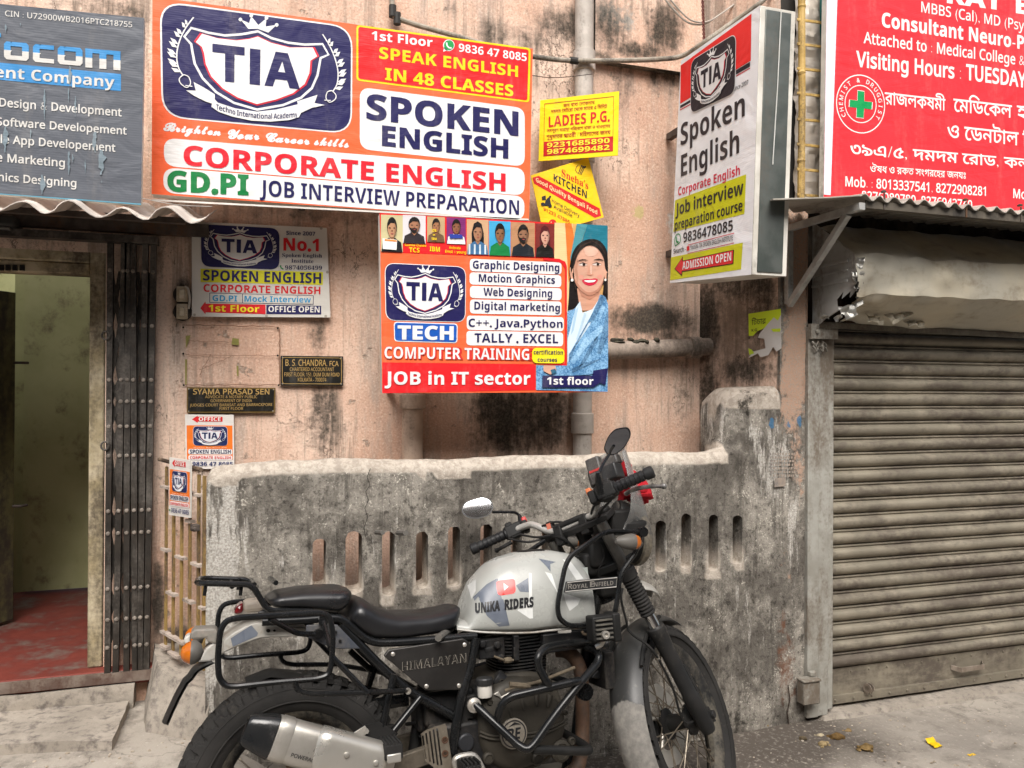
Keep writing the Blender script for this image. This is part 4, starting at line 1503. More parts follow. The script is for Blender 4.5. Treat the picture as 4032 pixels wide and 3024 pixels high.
def blobs_px(V, items):
    X, Y = to_px(V)
    m = np.zeros(len(V))
    for (px, py, rx, ry, st) in items:
        m = np.maximum(m, st*np.exp(-((((X-px)/rx)**2+((Y-py)/ry)**2)**1.4)))
    return m


o = wall_grid('side_wall', lambda u, v: tuple(RA*(1-u)+RB*u+np.array([0, 0, 1.2+v*2.8])), 40, 180, PINK, house, None, {}, 3.0, .008)
co_ = np.zeros(len(o.data.vertices)*3)
o.data.vertices.foreach_get('co', co_)
co_ = co_.reshape(-1, 3)
for an, it in {'mould': [(1530, 690, 34, 130, .85), (1535, 860, 34, 110, .82), (1600, 618, 110, 40, .72), (1610, 800, 90, 36, .72), (1550, 420, 50, 260, .55), (1650, 640, 40, 60, .5), (1520, 960, 30, 60, .5), (1600, 250, 90, 120, .5)],
               'damp_shade': [(1590, 700, 130, 200, .85), (1590, 400, 140, 300, .7), (1540, 900, 60, 150, .7)], 'pale': [(1655, 745, 36, 40, .36), (1560, 640, 20, 60, .3)]}.items():
    o.data.attributes[an].data.foreach_set('value', blobs_px(co_, it).astype(np.float32))
CONC = grunge('sooty_concrete', lin('#8d857a'), lin('#a89c8c'), (.03, .028, .024), .55, 6, .9, 0, .5, 3, (1, 1, .5))
mb = MB()
zl = float(PY('D', 1400, 128, 3.27)[2])
xl = float(PY('D', 1284, 100, 3.36)[0])
wall_grid('ledge_beam', lambda u, v: (xl+u*(XP-xl), 3.352, zl+v*1.0), 40, 60, PINK, house, None, {'mould': [(1320, 60, 50, 70, .66), (1380, 110, 90, 26, .75), (1440, 60, 50, 80, .85), (1300, 120, 40, 14, .7), (1400, 20, 60, 30, .5)], 'pale': [(1340, 40, 80, 60, .5), (1400, 80, 60, 40, .42)], 'damp_shade': [(1380, 60, 140, 90, .45)]}, 3.352, .006)
mb.box(xl, XP-.002, 3.358, 3.398, zl, 4.2)
mb.build('ledge_core', CONC, house, bevel=.004)
# marks of torn-off notices
S = Sign((0, 3.3915, 1.4), (1, 0, 0))
S.z = 'D'
S.part = 'glue_mark'
rj = random.Random(3)
def jag(a, b, n=14, j=1.6):
    return [(a[0]+(b[0]-a[0])*i/n+rj.uniform(-j, j), a[1]+(b[1]-a[1])*i/n+rj.uniform(-j, j)) for i in range(n+1)]
for a_, b_, w_ in (((402, 702), (602, 706), 2.6), ((604, 706), (603, 832), 2.2), ((400, 832), (602, 832), 2), ((400, 766), (600, 769), 1.4), ((404, 736), (515, 740), 1.3), ((430, 800), (500, 770), 1.2), ((455, 765), (430, 810), 1.2)):
    S.stroke(jag(a_, b_), w_*.8, '#86644d', 1)
for P_ in ([(401, 726), (412, 724), (405, 745), (402, 752)], [(502, 730), (516, 732), (516, 746), (500, 744)], [(400, 776), (404, 776), (403, 830), (400, 832)], [(511, 790), (515, 790), (515, 812), (512, 812)]):
    S.poly(P_, '#918c4c', 1)
for x_, y_ in ((396, 707), (600, 709), (396, 764), (600, 768), (397, 832), (602, 832)):
    S.disc((x_, y_), 2.4, '#1c140f', 2, 8)
for nm, (mb, mats) in S.parts.items():
    mb.build(nm, mats, house, smooth=0, fix=False)
# door surround
WOODP = grunge('old_cream_paint', lin('#bdb096'), lin('#9e9070'), (.10, .08, .055), .46, 10, .7, 0, .4, 5, (1, 1, .3))
mb = MB()
mb.box(XJ-.055, XJ, 3.40, 3.50, FLZ, LINZ+.09)
mb.box(-1.70, -1.625, 3.40, 3.50, FLZ, LINZ+.09)
mb.box(-1.624, XJ-.056, 3.41, 3.50, LINZ, LINZ+.045)
mb.box(-1.624, XJ-.056, 3.40, 3.50, LINZ+.046, LINZ+.095)
mb.build('door_frame', WOODP, house, bevel=.006)
mb = MB()
for x in (12, 52, 95, 140):
    p = PY('I', x, 325, 3.41)
    mb.box(p[0]-.008, p[0]+.008, 3.402, 3.4095, p[2]-.01, p[2]+.012)
mb.build('vent_hole', plain('black_hole', (.01, .008, .006), .9), house, smooth=0)
# hallway
GREEN = grunge('green_wall', lin('#b3b487'), lin('#a3a478'), (.15, .125, .08), .36, 4, .8, 0, .2, 7, (1, 1, .8))
RFL = grunge('red_floor', lin('#74382f'), lin('#5e2a25'), (.15, .12, .10), .40, 4, .65, 0, .25, 4, (1, 1, 1))
x1 = float(PZ('J', 130, 650, FLZ)[0])
mb = MB()
mb.box(x1, .6, 4.69, 4.75, FLZ+.015, 2.8)
mb.build('hallway_wall', GREEN, house, smooth=0)
mb = MB()
for bx_ in ((-2.6, x1-.10, 5.3, 5.36), (-2.6, -2.54, 3.52, 5.29), (.55, .6, 3.52, 4.68), (x1-.06, x1-.003, 4.75, 5.4)):
    mb = MB()
    mb.box(*bx_, FLZ, 2.8)
    mb.build('hallway_wall', GREEN, house, smooth=0)
mb = MB()
mb.box(-2.6, .6, 3.345, 5.4, FLZ-.06, FLZ)
mb.build('hallway_floor', RFL, house, bevel=.006)
mb = MB()
mb.box(-2.6, .6, 3.52, 4.05, 2.8, 2.86)  # stops short: an unseen opening added behind it lets sky light in
mb.build('hallway_ceiling', GREEN, house, smooth=0)
mb = MB()
mb.box(-3.3, -.30, 3.33, 3.344, FLZ-.045, FLZ-.004)
mb.build('threshold_bar', grunge('rusty_angle', (.11, .075, .06), (.2, .16, .13), (.07, .03, .02), .4, 14, .7), house, smooth=0)
# open door leaf
hinge = np.array([-1.60, 3.52, 0])
fe = PZ('J', 62, 800, FLZ+.01)
fe = np.array([fe[0], fe[1], 0])
dv = (fe-hinge)
L = np.linalg.norm(dv)
dv /= L
dn = np.array([dv[1], -dv[0], 0])
dl = thing('door_leaf', 'worn olive green wooden door leaf standing open inside the hallway', 'door', (hinge+fe)/2+np.array([0, 0, FLZ+.01]))
mb = MB()
mb.obox((hinge+fe)/2+[0, 0, (FLZ+LINZ)/2+.005], dv*L/2, dn*.018, [0, 0, (LINZ-FLZ)/2-.01])
mb.build('panel', grunge('olive_door', lin('#6f6a48'), lin('#5a5538'), (.05, .04, .03), .5, 6, .6, 0, .2, 6), dl, bevel=.004)
mb = MB()
for zc, h in ((.75, .25), (1.4, .25)):
    for sgn in (1,):
        mb.obox((hinge+fe)/2+dn*.022+[0, 0, zc], dv*(L/2-.1), dn*.006, [0, 0, h])
mb.build('raised_panel', _gc['olive_door'], dl, bevel=.004)
p = fe+dn*.03
mb = MB()
for zc in (.95, 1.62):
    mb.tube([p+[-.02*dv[0], -.02*dv[1], zc], p+[0, 0, zc]+dn*.03, p+dv*.03+[0, 0, zc]+dn*.03], .007, 6)
mb.build('bolt', FRAME_DARK, dl)

# ---- steps and plinth at the door
STEPM = grunge('worn_step_concrete', lin('#8f877c'), lin('#a59c90'), (.15, .13, .115), .42, 5, .9, 0, .7, 26, (1, 1, 1), bdist=.006)


def rough_block(name, pts_bottom, pts_top, mat, root, amp=.008, n=10):
    """hexahedron with worn, uneven faces"""
    mb = MB()
    B, T = [np.asarray(p, float) for p in pts_bottom], [np.asarray(p, float) for p in pts_top]

    def patch(a, b, c, d):
        def f(u, v):
            p = (a*(1-u)+b*u)*(1-v)+(d*(1-u)+c*u)*v
            nn = mnoise.noise_vector(Vector(p*5))*amp*1.2+mnoise.noise_vector(Vector(p*19))*amp*.6
            return p+np.array(nn)
        mb.grid(f, n, n)
    for i in range(4):
        k = (i+1) % 4
        patch(B[i], B[k], T[k], T[i])
    patch(*T)
    return mb.build(name, mat, root, smooth=55, weld=True)


st1 = thing('doorstep', 'rough concrete sill under the doorway with peeling plaster', 'step', (-1.2, 3.3, .2))
rough_block('sill', [(-3.4, 3.33, .1), (-.50, 3.33, .1), (-.50, 3.45, .1), (-3.4, 3.45, .1)], [(-3.4, 3.325, FLZ-.05), (-.50, 3.33, FLZ-.05), (-.50, 3.45, FLZ-.05), (-3.4, 3.45, FLZ-.05)], STEPM, st1, .007, 24)
st2 = thing('doorstep', 'low worn grey concrete slab step in front of the doorway', 'step', (-1.0, 3.15, .2))
a, b = PZ('J', 0, 1515, .29), PZ('J', 655, 1500, .285)
c, d = PZ('J', 755, 1262, .29), PZ('J', 0, 1330, .29)
e = a+(a-b)*2.5
f = d+(d-c)*2.5
rough_block('slab', [e*[1, 1, 0]+[0, 0, .16], b*[1, 1, 0]+[0, 0, .14], c*[1, 1, 0]+[0, 0, .14], f*[1, 1, 0]+[0, 0, .16]], [e, b, c, f], STEPM, st2, .006, 26)
pl = thing('plinth', 'broken concrete plinth under the small yellow gate at the end of the low wall', 'plinth', (-.33, 3.1, .2))
rough_block('block', [(-.50, 3.42, 0), (-.44, 2.99, 0), (-.205, 2.90, 0), (-.205, 3.42, 0)], [(-.45, 3.42, .47), (-.40, 3.18, .46), (-.205, 2.955, .40), (-.205, 3.42, .46)], STEPM, pl, .012, 14)

# ---- low slotted wall
def lowwall_material():
    t = NT('rough_cast_concrete')
    n1 = t.noise(2.0, 6, .6)
    n2 = t.noise(34, 9, .72, (1, 1, .8))
    n3 = t.noise(120, 5, .7)
    n4 = t.noise(6, 7, .7, (1, 1, .35))
    nA = t.noise(4.5, 11, .74, (1, 1, .8))
    nB = t.noise(13, 9, .7)
    c = t.mix(t.ramp(nA, .40, .60), lin('#66615a'), lin('#9a948a'))
    c = t.mix(t.math('MULTIPLY', t.ramp(n4, .52, .68), .65), c, lin('#45403a'))
    c = t.mix(t.math('MULTIPLY', t.ramp(nB, .50, .64), .45), c, lin('#35312d'))
    c = t.mix(t.math('MULTIPLY', t.ramp(n2, .55, .64), .65), c, lin('#272320'))
    n5 = t.noise(75, 6, .7)
    c = t.mix(t.math('MULTIPLY', t.ramp(n5, .54, .64), .5), c, lin('#2f2b27'))
    nS = t.noise(26, 6, .7, (1, 1, .07))
    c = t.mix(t.math('MULTIPLY', t.ramp(nS, .53, .66), .5), c, lin('#3b3732'))
    fl = t.math('MULTIPLY', t.ramp(t.math('ADD', t.math('MULTIPLY', n3, .5), t.math('MULTIPLY', n2, .5)), .45, .40), t.ramp(nA, .42, .58))
    c = t.mix(t.math('MULTIPLY', fl, .95), c, lin('#cbc4b7'))
    nn = t.math('ADD', t.math('MULTIPLY', n2, .5), t.math('MULTIPLY', n4, .5))
    nW = t.noise(11, 9, .75, (1, 1, .14))
    w = t.ramp(t.math('ADD', t.attr('white'), t.math('MULTIPLY', t.math('SUBTRACT', t.math('ADD', t.math('MULTIPLY', nW, .9), t.math('MULTIPLY', n2, .1)), .5), 4.6)), .45, .75)
    c = t.mix(t.math('MULTIPLY', w, .9), c, t.mix(t.ramp(n3, .4, .6), lin('#c9c5bd'), lin('#a09a91')))
    d = t.ramp(t.math('ADD', t.attr('dust'), t.math('MULTIPLY', t.math('SUBTRACT', nn, .5), 1.2)), .35, .7)
    c = t.mix(d, c, t.mix(t.ramp(n2, .4, .6), lin('#bdb3a6'), lin('#a0968a')))
    pk = t.ramp(t.math('ADD', t.attr('pink'), t.math('MULTIPLY', t.math('SUBTRACT', nn, .5), 2.6)), .45, .7)
    c = t.mix(pk, c, t.mix(t.ramp(n3, .4, .6), lin('#b3907a'), lin('#a59485')))
    rs = t.ramp(t.math('ADD', t.attr('rust'), t.math('MULTIPLY', t.math('SUBTRACT', nn, .5), 2.4)), .45, .75)
    c = t.mix(t.math('MULTIPLY', rs, .75), c, lin('#74503e'))
    bl = t.ramp(t.math('ADD', t.attr('blue'), t.math('MULTIPLY', t.math('SUBTRACT', nn, .5), 1.6)), .5, .6)
    c = t.mix(t.math('MULTIPLY', bl, .8), c, lin('#3f6f93'))
    mo = t.ramp(t.math('ADD', t.attr('mould'), t.math('MULTIPLY', t.math('SUBTRACT', nn, .5), 2.4)), .4, .7)
    c = t.mix(t.math('MULTIPLY', mo, .9), c, (.03, .027, .022))
    b = t.math('ADD', t.math('MULTIPLY', n2, .6), t.math('MULTIPLY', n3, .4))
    t.out(c, .92, 0, b, .9, .011, .15)
    return t.m


LWM = lowwall_material()
LWX0, LWX1, LWY, LWT = -.212, 2.345, 2.95, .13
lw = thing('parapet', 'low rough grey concrete wall with a row of upright slots behind the motorcycle', 'low wall', (.95, 3.0, 0))
slots = []
for k in range(15):
    cx = .181+k*.1288
    wd = .024 if k != 1 else .03
    z0, z1 = .728+.012*math.sin(k*2.3), .965+.01*math.sin(k*1.7)
    if k == 0:
        z0, z1 = .76, .95
    if 9 < k < 11.5:
        z1 = .95
    slots.append((cx+.006*math.sin(k*3.1), wd, z0, z1))
slots[1] = (.308, .031, .735, .97)


def top_z(x):
    return 1.203+.012*mnoise.noise((x*2.3, 0, 0))+.006*mnoise.noise((x*11, 1, 0))+.045*float(smooth01(x, 1.82, 2.0))


POSTX0 = 1.945
outline = [(LWX0, -.05), (LWX1, -.05), (LWX1, 2.35), (2.20, 2.35), (2.20, 1.50)]
# rounded post head sits right of POSTX0
outline += [(2.195-.25*u, 1.50-.01*u-.0*sin(u*pi)) for u in np.linspace(.05, .8, 6)]
outline += [(POSTX0+.03, 1.475), (POSTX0+.006, 1.45), (POSTX0, 1.40), (POSTX0, 1.27)]
outline += [(x, top_z(x)) for x in np.linspace(POSTX0-.03, LWX0+.05, 60)]
outline += [(LWX0+.015, top_z(LWX0)-.012), (LWX0, top_z(LWX0)-.04)]
holes = []
for (cx, w, z0, z1) in slots:
    h = []
    for i in range(9):
        a = pi*i/8
        h.append((cx+w*cos(a), z1-w*.8+w*.8*sin(a)+.007*mnoise.noise((cx*50, i, 0))))
    for i in range(6):
        a = pi+pi*i/5
        h.append((cx+w*cos(a)*1.02, z0+.014+.014*sin(a)))
    holes.append(h[::-1])
pts = []
for x in np.arange(LWX0+.03, LWX1, .03):
    for z in np.arange(0, 2.34, .03):
        ztop = (top_z(x) if x < POSTX0 else (1.47 if x < 2.2 else 2.33))
        if z > ztop-.02:
            continue
        if any(abs(x-s[0]) < s[1]+.01 and s[2]-.012 < z < s[3]+.012 for s in slots):
            continue
        pts.append((x, z))
Vw, Tw = fill([outline]+holes, pts, evenodd=True)
mb = MB()


def yfront(x, z):
    y = LWY+.005*mnoise.noise((x*6, z*6, 2))+.004*mnoise.noise((x*21, z*21, 7))
    if x > POSTX0-.02 and z > 1.24 and x < 2.2:        # rounded post
        y += .05*(1-float(smooth01(x, POSTX0-.02, POSTX0+.12)))
    return y


def yback(x, z):
    if x > 2.2:
        return 2.995
    if x > POSTX0-.001:
        return max(2.97, min(3.2, 3.4-(x-2.06)*3.21-.005))
    return LWY+LWT


F = [(x, yfront(x, z), z) for x, z in Vw]
Bk = [(x, yback(x, z), z) for x, z in Vw]
mb.add(F, [tuple(t_) for t_ in Tw])
mb.add(Bk, [tuple(t_[::-1]) for t_ in Tw])
for li, lp in enumerate([outline]+holes):
    n = len(lp)
    for i in range(n):
        a, b = lp[i], lp[(i+1) % n]
        if li == 0 and (a[1] < 0 and b[1] < 0):
            continue
        istop = (li == 0 and a[1] > 1.0)
        m = 5
        ring = []
        for (x, z) in (a, b):
            y0_, y1_ = yfront(x, z), yback(x, z)
            for k in range(m+1):
                u = k/m
                bump = (.034*sin(pi*min(1, u*1.25+.02))**.7 if istop and x < POSTX0 else (.03*sin(pi*u)**.6 if istop and x < 2.19 else 0))
                jz = bump+.003*mnoise.noise((x*20, u*9, 4))
                ring.append((x, y0_*(1-u)+y1_*u, z+(jz if 0 < k < m else 0)))
        fs = [(k, k+1, m+1+k+1, m+1+k) for k in range(m)]
        mb.add(ring, fs)
o = mb.build('masonry', LWM, lw, smooth=50, weld=True)
co = np.zeros(len(o.data.vertices)*3)
o.data.vertices.foreach_get('co', co)
co = co.reshape(-1, 3)
X, Yv, Z = co.T
topz = np.array([top_z(x) if x < POSTX0 else (1.455 if x < 2.2 else 9) for x in X])
dust = np.where((Z > topz-.028), .95, 0)
dust = np.maximum(dust, np.where(Yv > LWY+.02, .0, 0))
for (cx, w, z0, z1) in slots:
    dust = np.maximum(dust, np.where((np.abs(X-cx) < w*1.3) & (Z < z0+.02) & (Z > z0-.03), .72, 0))
white = .78*np.exp(-((X-LWX0-.04)/.085)**4)*(Z < 1.2)*smooth01(Z, .2, .7)+.1
white = np.maximum(white, blobs(X, Z, LWY, [(1665, 1020, 60, 90, .5), (1690, 940, 70, 120, .55), (1720, 1150, 40, 160, .5), (1690, 980, 30, 60, .6), (1640, 930, 60, 30, .55), (1580, 900, 14, 60, .5), (610, 1215, 30, 20, .5), (560, 1090, 60, 60, .3), (560, 1240, 50, 40, .35)]))
dust = np.maximum(dust, blobs(X, Z, LWY, [(1630, 830, 80, 14, .9)]))
attrs = {'white': white, 'dust': dust,
         'pink': np.maximum(blobs(X, Z, LWY, [(1712, 760, 40, 200, .85), (1720, 620, 40, 120, .8), (1730, 1000, 22, 120, .6), (1700, 1230, 20, 90, .45)]), .8*smooth01(X, 2.2, 2.23)*smooth01(Z, 1.35, 1.6)),
         'rust': blobs(X, Z, LWY, [(1700, 1450, 30, 90, .58), (1690, 1340, 16, 50, .5), (1712, 1200, 10, 30, .5), (1720, 1500, 30, 50, .5)]),
         'blue': blobs(X, Z, LWY, [(1664, 915, 9, 20, .75), (1700, 915, 8, 18, .68), (1730, 912, 8, 22, .78), (1720, 900, 12, 6, .6)]),
         'mould': blobs(X, Z, LWY, [(1610, 870, 16, 50, .55), (1745, 700, 10, 300, .5), (1640, 850, 50, 12, .4), (1150, 1480, 260, 60, .25), (1560, 1560, 200, 24, .5), (900, 1010, 600, 8, .2), (560, 1240, 20, 18, .3), (1738, 1300, 14, 200, .5), (1690, 600, 12, 200, .4)])}
for an, v in attrs.items():
    at = o.data.attributes.new(an, 'FLOAT', 'POINT')
    at.data.foreach_set('value', np.asarray(v, np.float32))
# a crack running down from the top, and the stencilled notice on the pillar
S = Sign((.5, 2.942, 1.0), (1, 0, 0))
S.z = 'D'
S.part = 'crack'
S.stroke([(800, 1012), (793, 1030), (799, 1048), (790, 1062), (796, 1080), (788, 1098), (794, 1118), (786, 1140), (790, 1160)], 1.3, '#1d1915', 1)
S.stroke([(1702, 1480), (1706, 1510), (1700, 1540), (1704, 1570)], 2, '#2a1d16', 1)
for nm, (mb, mats) in S.parts.items():
    mb.build(nm, mats, lw, smooth=0, fix=False)
# stencilled notice on the pillar
S = Sign((2.2, 2.938, 1.2), (1, 0, 0))
S.z = 'K'
S.part = 'stencilled_notice'
for r_ in range(7):
    x_ = 306
    while x_ < 392:
        w_ = random.uniform(3, 9)
        S.poly([(x_, 630+r_*13), (x_+w_, 629+r_*13), (x_+w_, 637+r_*13), (x_, 638+r_*13)], '#4c5058', 1)
        x_ += w_+random.uniform(2, 6)
S.poly([(322, 722), (362, 718), (362, 750), (322, 754)], '#5a626c', 1)
S.text('583', (326, 743), (358, 741), 16, '#a59b90', 2, .03)
for nm, (mb, mats) in S.parts.items():
    mb.build(nm, [grunge('faded_stencil_ink', lin('#575a60'), lin('#7d7870'), lin('#9b8d80'), .5, 60, .9)]*len(mats), lw, smooth=0, fix=False)

# ---- drain pipes and conduit
PIPEM = grunge('cast_iron_pipe_grey', lin('#aca49b'), lin('#bdb5ac'), (.12, .11, .095), .38, 14, .6, .1, .3, 6, (1, 1, .25))
PIPEB = grunge('pipe_brown', lin('#8d8075'), lin('#a19387'), (.10, .085, .07), .44, 14, .65, 0, .3, 6, (1, 1, .25))
px_ = PY('D', 1260, 500, 3.345)
dp = thing('drainpipe', 'weathered grey drainpipe running down the pink wall behind the yellow boards', 'drain pipe', (px_[0], 3.345, .9))
mb = MB()
mb.tube([(px_[0], 3.345, .3), (px_[0], 3.345, 4.1)], .044, 16)
mb.build('pipe', PIPEM, dp)
mb = MB()
for z in (2.62, 1.35, 3.05):
    mb.lathe([(.044, -.05), (.053, -.045), (.053, .045), (.044, .05)], (px_[0], 3.345, z), (0, 0, 1), 16)
mb.build('collar', PIPEM, dp)
px2 = PY('D', 891, 900, 3.345)
PIPEP = grunge('pipe_peach', lin('#b39c8a'), lin('#c2ab98'), (.14, .11, .09), .36, 14, .6, 0, .3, 6, (1, 1, .25))
dp2 = thing('drainpipe', 'short brownish drainpipe under the left half of the computer course banner', 'drain pipe', (px2[0], 3.345, .9))
mb = MB()
mb.tube([(px2[0], 3.345, .3), (px2[0], 3.345, 1.75)], .047, 16)
mb.build('pipe', PIPEP, dp2)
zc = float(PY('D', 890, 868, 3.345)[2])
mb = MB()
mb.lathe([(.047, -.03), (.058, -.028), (.058, .03), (.047, .035)], (px2[0], 3.345, zc), (0, 0, 1), 16)
mb.build('collar', PIPEP, dp2)
a, b = PY('D', 1325, 757, 3.34), PY('D', 1512, 757, 3.34)
sp = thing('drainpipe', 'horizontal soot covered pipe stub with dirt heaped on it beside the mouldy pier', 'drain pipe', (a+b)/2)
mb = MB()
mb.tube([(px_[0]+.045, 3.34, a[2]-.0), (a[0], 3.34, a[2]), (2.075, 3.34, b[2]+.02)], .043, 16)
mb.lathe([(.043, -.03), (.053, -.028), (.053, .03), (.043, .032)], (1.99, 3.34, b[2]+.014), (1, 0, 0), 16)
mb.build('pipe', PIPEB, sp)
mb = MB()
for k in range(26):
    u = random.random()
    x = a[0]+u*(XP-.02-a[0])
    mb.ball((x, 3.335+random.uniform(-.02, .03), a[2]+.042+random.uniform(-.004, .012)), random.uniform(.012, .03), random.uniform(.012, .03), random.uniform(.006, .016), 7, jag=.5)
mb.build('dirt', grunge('black_dirt', (.035, .032, .026), (.09, .085, .06), (.02, .018, .015), .4, 40, .95, 0, .6), sp, smooth=60)
# grey conduit sweeping across the top
cd_pts = [PY('D', *p, 3.36) for p in [(846, -30), (848, 22), (858, 38), (900, 54), (1000, 82), (1100, 112)]]+[PY('D', *p, 3.30) for p in [(1180, 126), (1240, 131)]]+[PY('D', *p, 3.24) for p in [(1330, 131), (1420, 128), (1475, 120)]] + \
    [PY('D', *p, 3.1) for p in [(1530, 85), (1580, 50)]]+[PY('D', *p, 3.0) for p in [(1640, 8), (1665, -15)]]
cdt = thing('conduit', 'thin grey electric conduit sagging across the wall above the orange banner', 'conduit', cd_pts[6])
mb = MB()
mb.tube(catmull(cd_pts, 6), .0115, 10)
mb.build('tube', grunge('conduit_pvc', lin('#a39a8c'), lin('#8b8274'), (.08, .07, .06), .45, 20, .5, 0, .2), cdt)
mb = MB()
for i in (1, 2):
    mb.tube([cd_pts[i]-[0, 0, .03], cd_pts[i]+[0, 0, .02]], .0165, 10)
mb.tube([cd_pts[7]-[.02, 0, 0], cd_pts[7]+[.02, 0, 0]], .0155, 10)
mb.build('joint', plain('black_tape', (.03, .028, .025), .6), cdt)
# sagging cable at the upper right and twisted rope
cb = [PY('D', *p, 3.22) for p in [(1420, -25), (1450, 15), (1485, 48), (1520, 52), (1550, 35), (1590, 5), (1610, -20)]]
c_ = thing('cable', 'pair of thin pale cables looping down at the top right of the wall', 'cable', cb[2])
mb = MB()
mb.tube(catmull(cb, 6), .0045, 6)
mb.tube(catmull([p+np.array([.012, -.01, .008]) for p in cb], 6), .004, 6)
mb.build('wire', plain('pale_cable', (.42, .38, .33), .6), c_)
rp = [PY('D', *p, 3.12) for p in [(1517, -10), (1520, 60), (1522, 130)]]
c_ = thing('cable', 'reddish twisted cord hanging straight down to the light box sign', 'cable', rp[2])
mb = MB()
n = 40
for ph in (0, pi):
    mb.tube([rp[0]*(1-i/n)+rp[2]*(i/n)+np.array([.004*cos(i*1.3+ph), .004*sin(i*1.3+ph), 0]) for i in range(n+1)], .0035, 5)
mb.build('wire', plain('red_cord', (.16, .05, .04), .7), c_)
wv = [PY('D', *p, 3.2) for p in [(1150, 163), (1200, 168), (1280, 160)]]
c_ = thing('cable', 'thin rusty tie wire from the orange banner corner to the drainpipe', 'wire', wv[1])
mb = MB()
mb.tube(catmull(wv, 5), .002, 5)
mb.build('wire', FRAME_DARK, c_)

# ---- two light switches beside the door
for k, (cy, lab) in enumerate([(490, 'grimy light switch on a round wooden block, the upper of the two'), (598, 'grimy light switch on a round wooden block, the lower of the two')]):
    c0 = PY('H', 188, cy, 3.39)
    sw = thing('light_switch', lab, 'light switch', c0, 'switches beside the door')
    mb = MB()
    mb.lathe([(.036, 0), (.036, .012), (.032, .016)], (c0[0], 3.398, c0[2]), (0, -1, 0), 24)
    mb.build('round_block', grunge('black_wood', (.035, .03, .026), (.07, .06, .05), (.02, .02, .02), .4, 30, .7), sw)
    mb = MB()
    mb.box(c0[0]-.021, c0[0]+.021, 3.364, 3.381, c0[2]-.031, c0[2]+.031)
    mb.build('switch_plate', grunge('grimy_bakelite', lin('#b5a893'), lin('#a3967f'), (.08, .07, .055), .38, 40, .5), sw, bevel=.003)
    mb = MB()
    mb.obox((c0[0], 3.361, c0[2]), (.009, 0, 0), (0, .006, .002), (0, -.004, .017))
    mb.build('rocker', grunge('grimy_bakelite_light', lin('#c6bba6'), lin('#b3a791'), (.08, .07, .05), .4, 50, .45), sw, bevel=.002)
    if k == 0:
        mb = MB()
        for dx in (0, .004):
            mb.tube(catmull([(c0[0]+.01+dx, 3.358, c0[2]+.03), (c0[0]+.022+dx, 3.356, c0[2]+.02), (c0[0]+.028+dx, 3.358, c0[2]-.02), (c0[0]+.024+dx, 3.362, c0[2]-.06)], 4), .0025, 5)
        mb.build('wire', plain('pale_cable', (.42, .38, .33), .6), sw)

# ---- collapsible steel gate folded against the right jamb
BLK = grunge('black_gate_paint', lin('#2b2723'), lin('#3a342e'), (.13, .115, .10), .42, 15, .55, .3, .25, 8, (1, 1, .4))
cg = thing('collapsible_gate', 'black riveted collapsible steel gate folded against the right side of the doorway', 'gate', (-.53, 3.345, FLZ))
bx = [PY('I', x, 680, 3.345)[0] for x in (686, 745, 801, 850, 891, 934)]
zt_, zb_ = 2.075, FLZ-.02
rows = [PY('I', 745, y, 3.33)[2] for y in (340, 680, 1020, 1155, 1310, 1492)]+[PY('J', 745, y, 3.33)[2] for y in (163, 292, 612, 790, 950)]
for k, x in enumerate(bx):
    lean = .010*sin(k*1.7)
    mb = MB()
    for dx in (0,):
        mb.obox((x+lean*.5, 3.336, (zt_+zb_)/2), (.0105, 0, 0), (0, .005, 0), (lean, 0, (zt_-zb_)/2))
    mb.obox((x+lean*.5-.009, 3.344, (zt_+zb_)/2), (.0015, 0, 0), (0, .012, 0), (lean, 0, (zt_-zb_)/2))
    mb.obox((x+lean*.5+.009, 3.344, (zt_+zb_)/2), (.0015, 0, 0), (0, .012, 0), (lean, 0, (zt_-zb_)/2))
    for z in rows:
        u = (z-(zt_+zb_)/2)/((zt_-zb_)/2)
        mb.ball((x+lean*.5+lean*u, 3.330, z), .0085, .006, .0085, 8, 1)
    mb.build('bar', [BLK, grunge('dusty_rivet', lin('#8a8178'), lin('#6b645c'), (.06, .05, .045), .35, 60, .6)], cg)
mb = MB()
for k in range(5):
    for r_ in range(len(rows)-1):
        z0, z1 = sorted((rows[r_], rows[r_+1]))
        a, b = (bx[k], bx[k+1]) if r_ % 2 else (bx[k+1], bx[k])
        for (p0, p1) in (((a, z0), (b, z1)), ((b, z0), (a, z1))):
            d_ = np.array([p1[0]-p0[0], 0, p1[1]-p0[1]])
            l_ = np.linalg.norm(d_)
            d_ /= l_
            nn_ = np.array([d_[2], 0, -d_[0]])
            yy_ = 3.352 if p0[0] == a else 3.3565
            mb.obox((( p0[0]+p1[0])/2, yy_, (p0[1]+p1[1])/2), d_*l_/2, (0, .0018, 0), nn_*.008)
mb.build('lattice', BLK, cg, smooth=0)
mb = MB()
mb.box(-2.2, -.425, 3.318, 3.372, zt_+.002, zt_+.03)
mb.build('top_track', BLK, cg, smooth=0)
mb = MB()
for z in (PY('I', 683, 745, 3.33)[2], PY('I', 688, 1430, 3.33)[2]):
    mb.tube([(bx[0]-.012+.014*cos(a), 3.325, z+.016*sin(a)) for a in np.linspace(0, 2*pi, 13)[:-1]], .004, 6, closed=True)
mb.build('hasp_ring', BLK, cg)

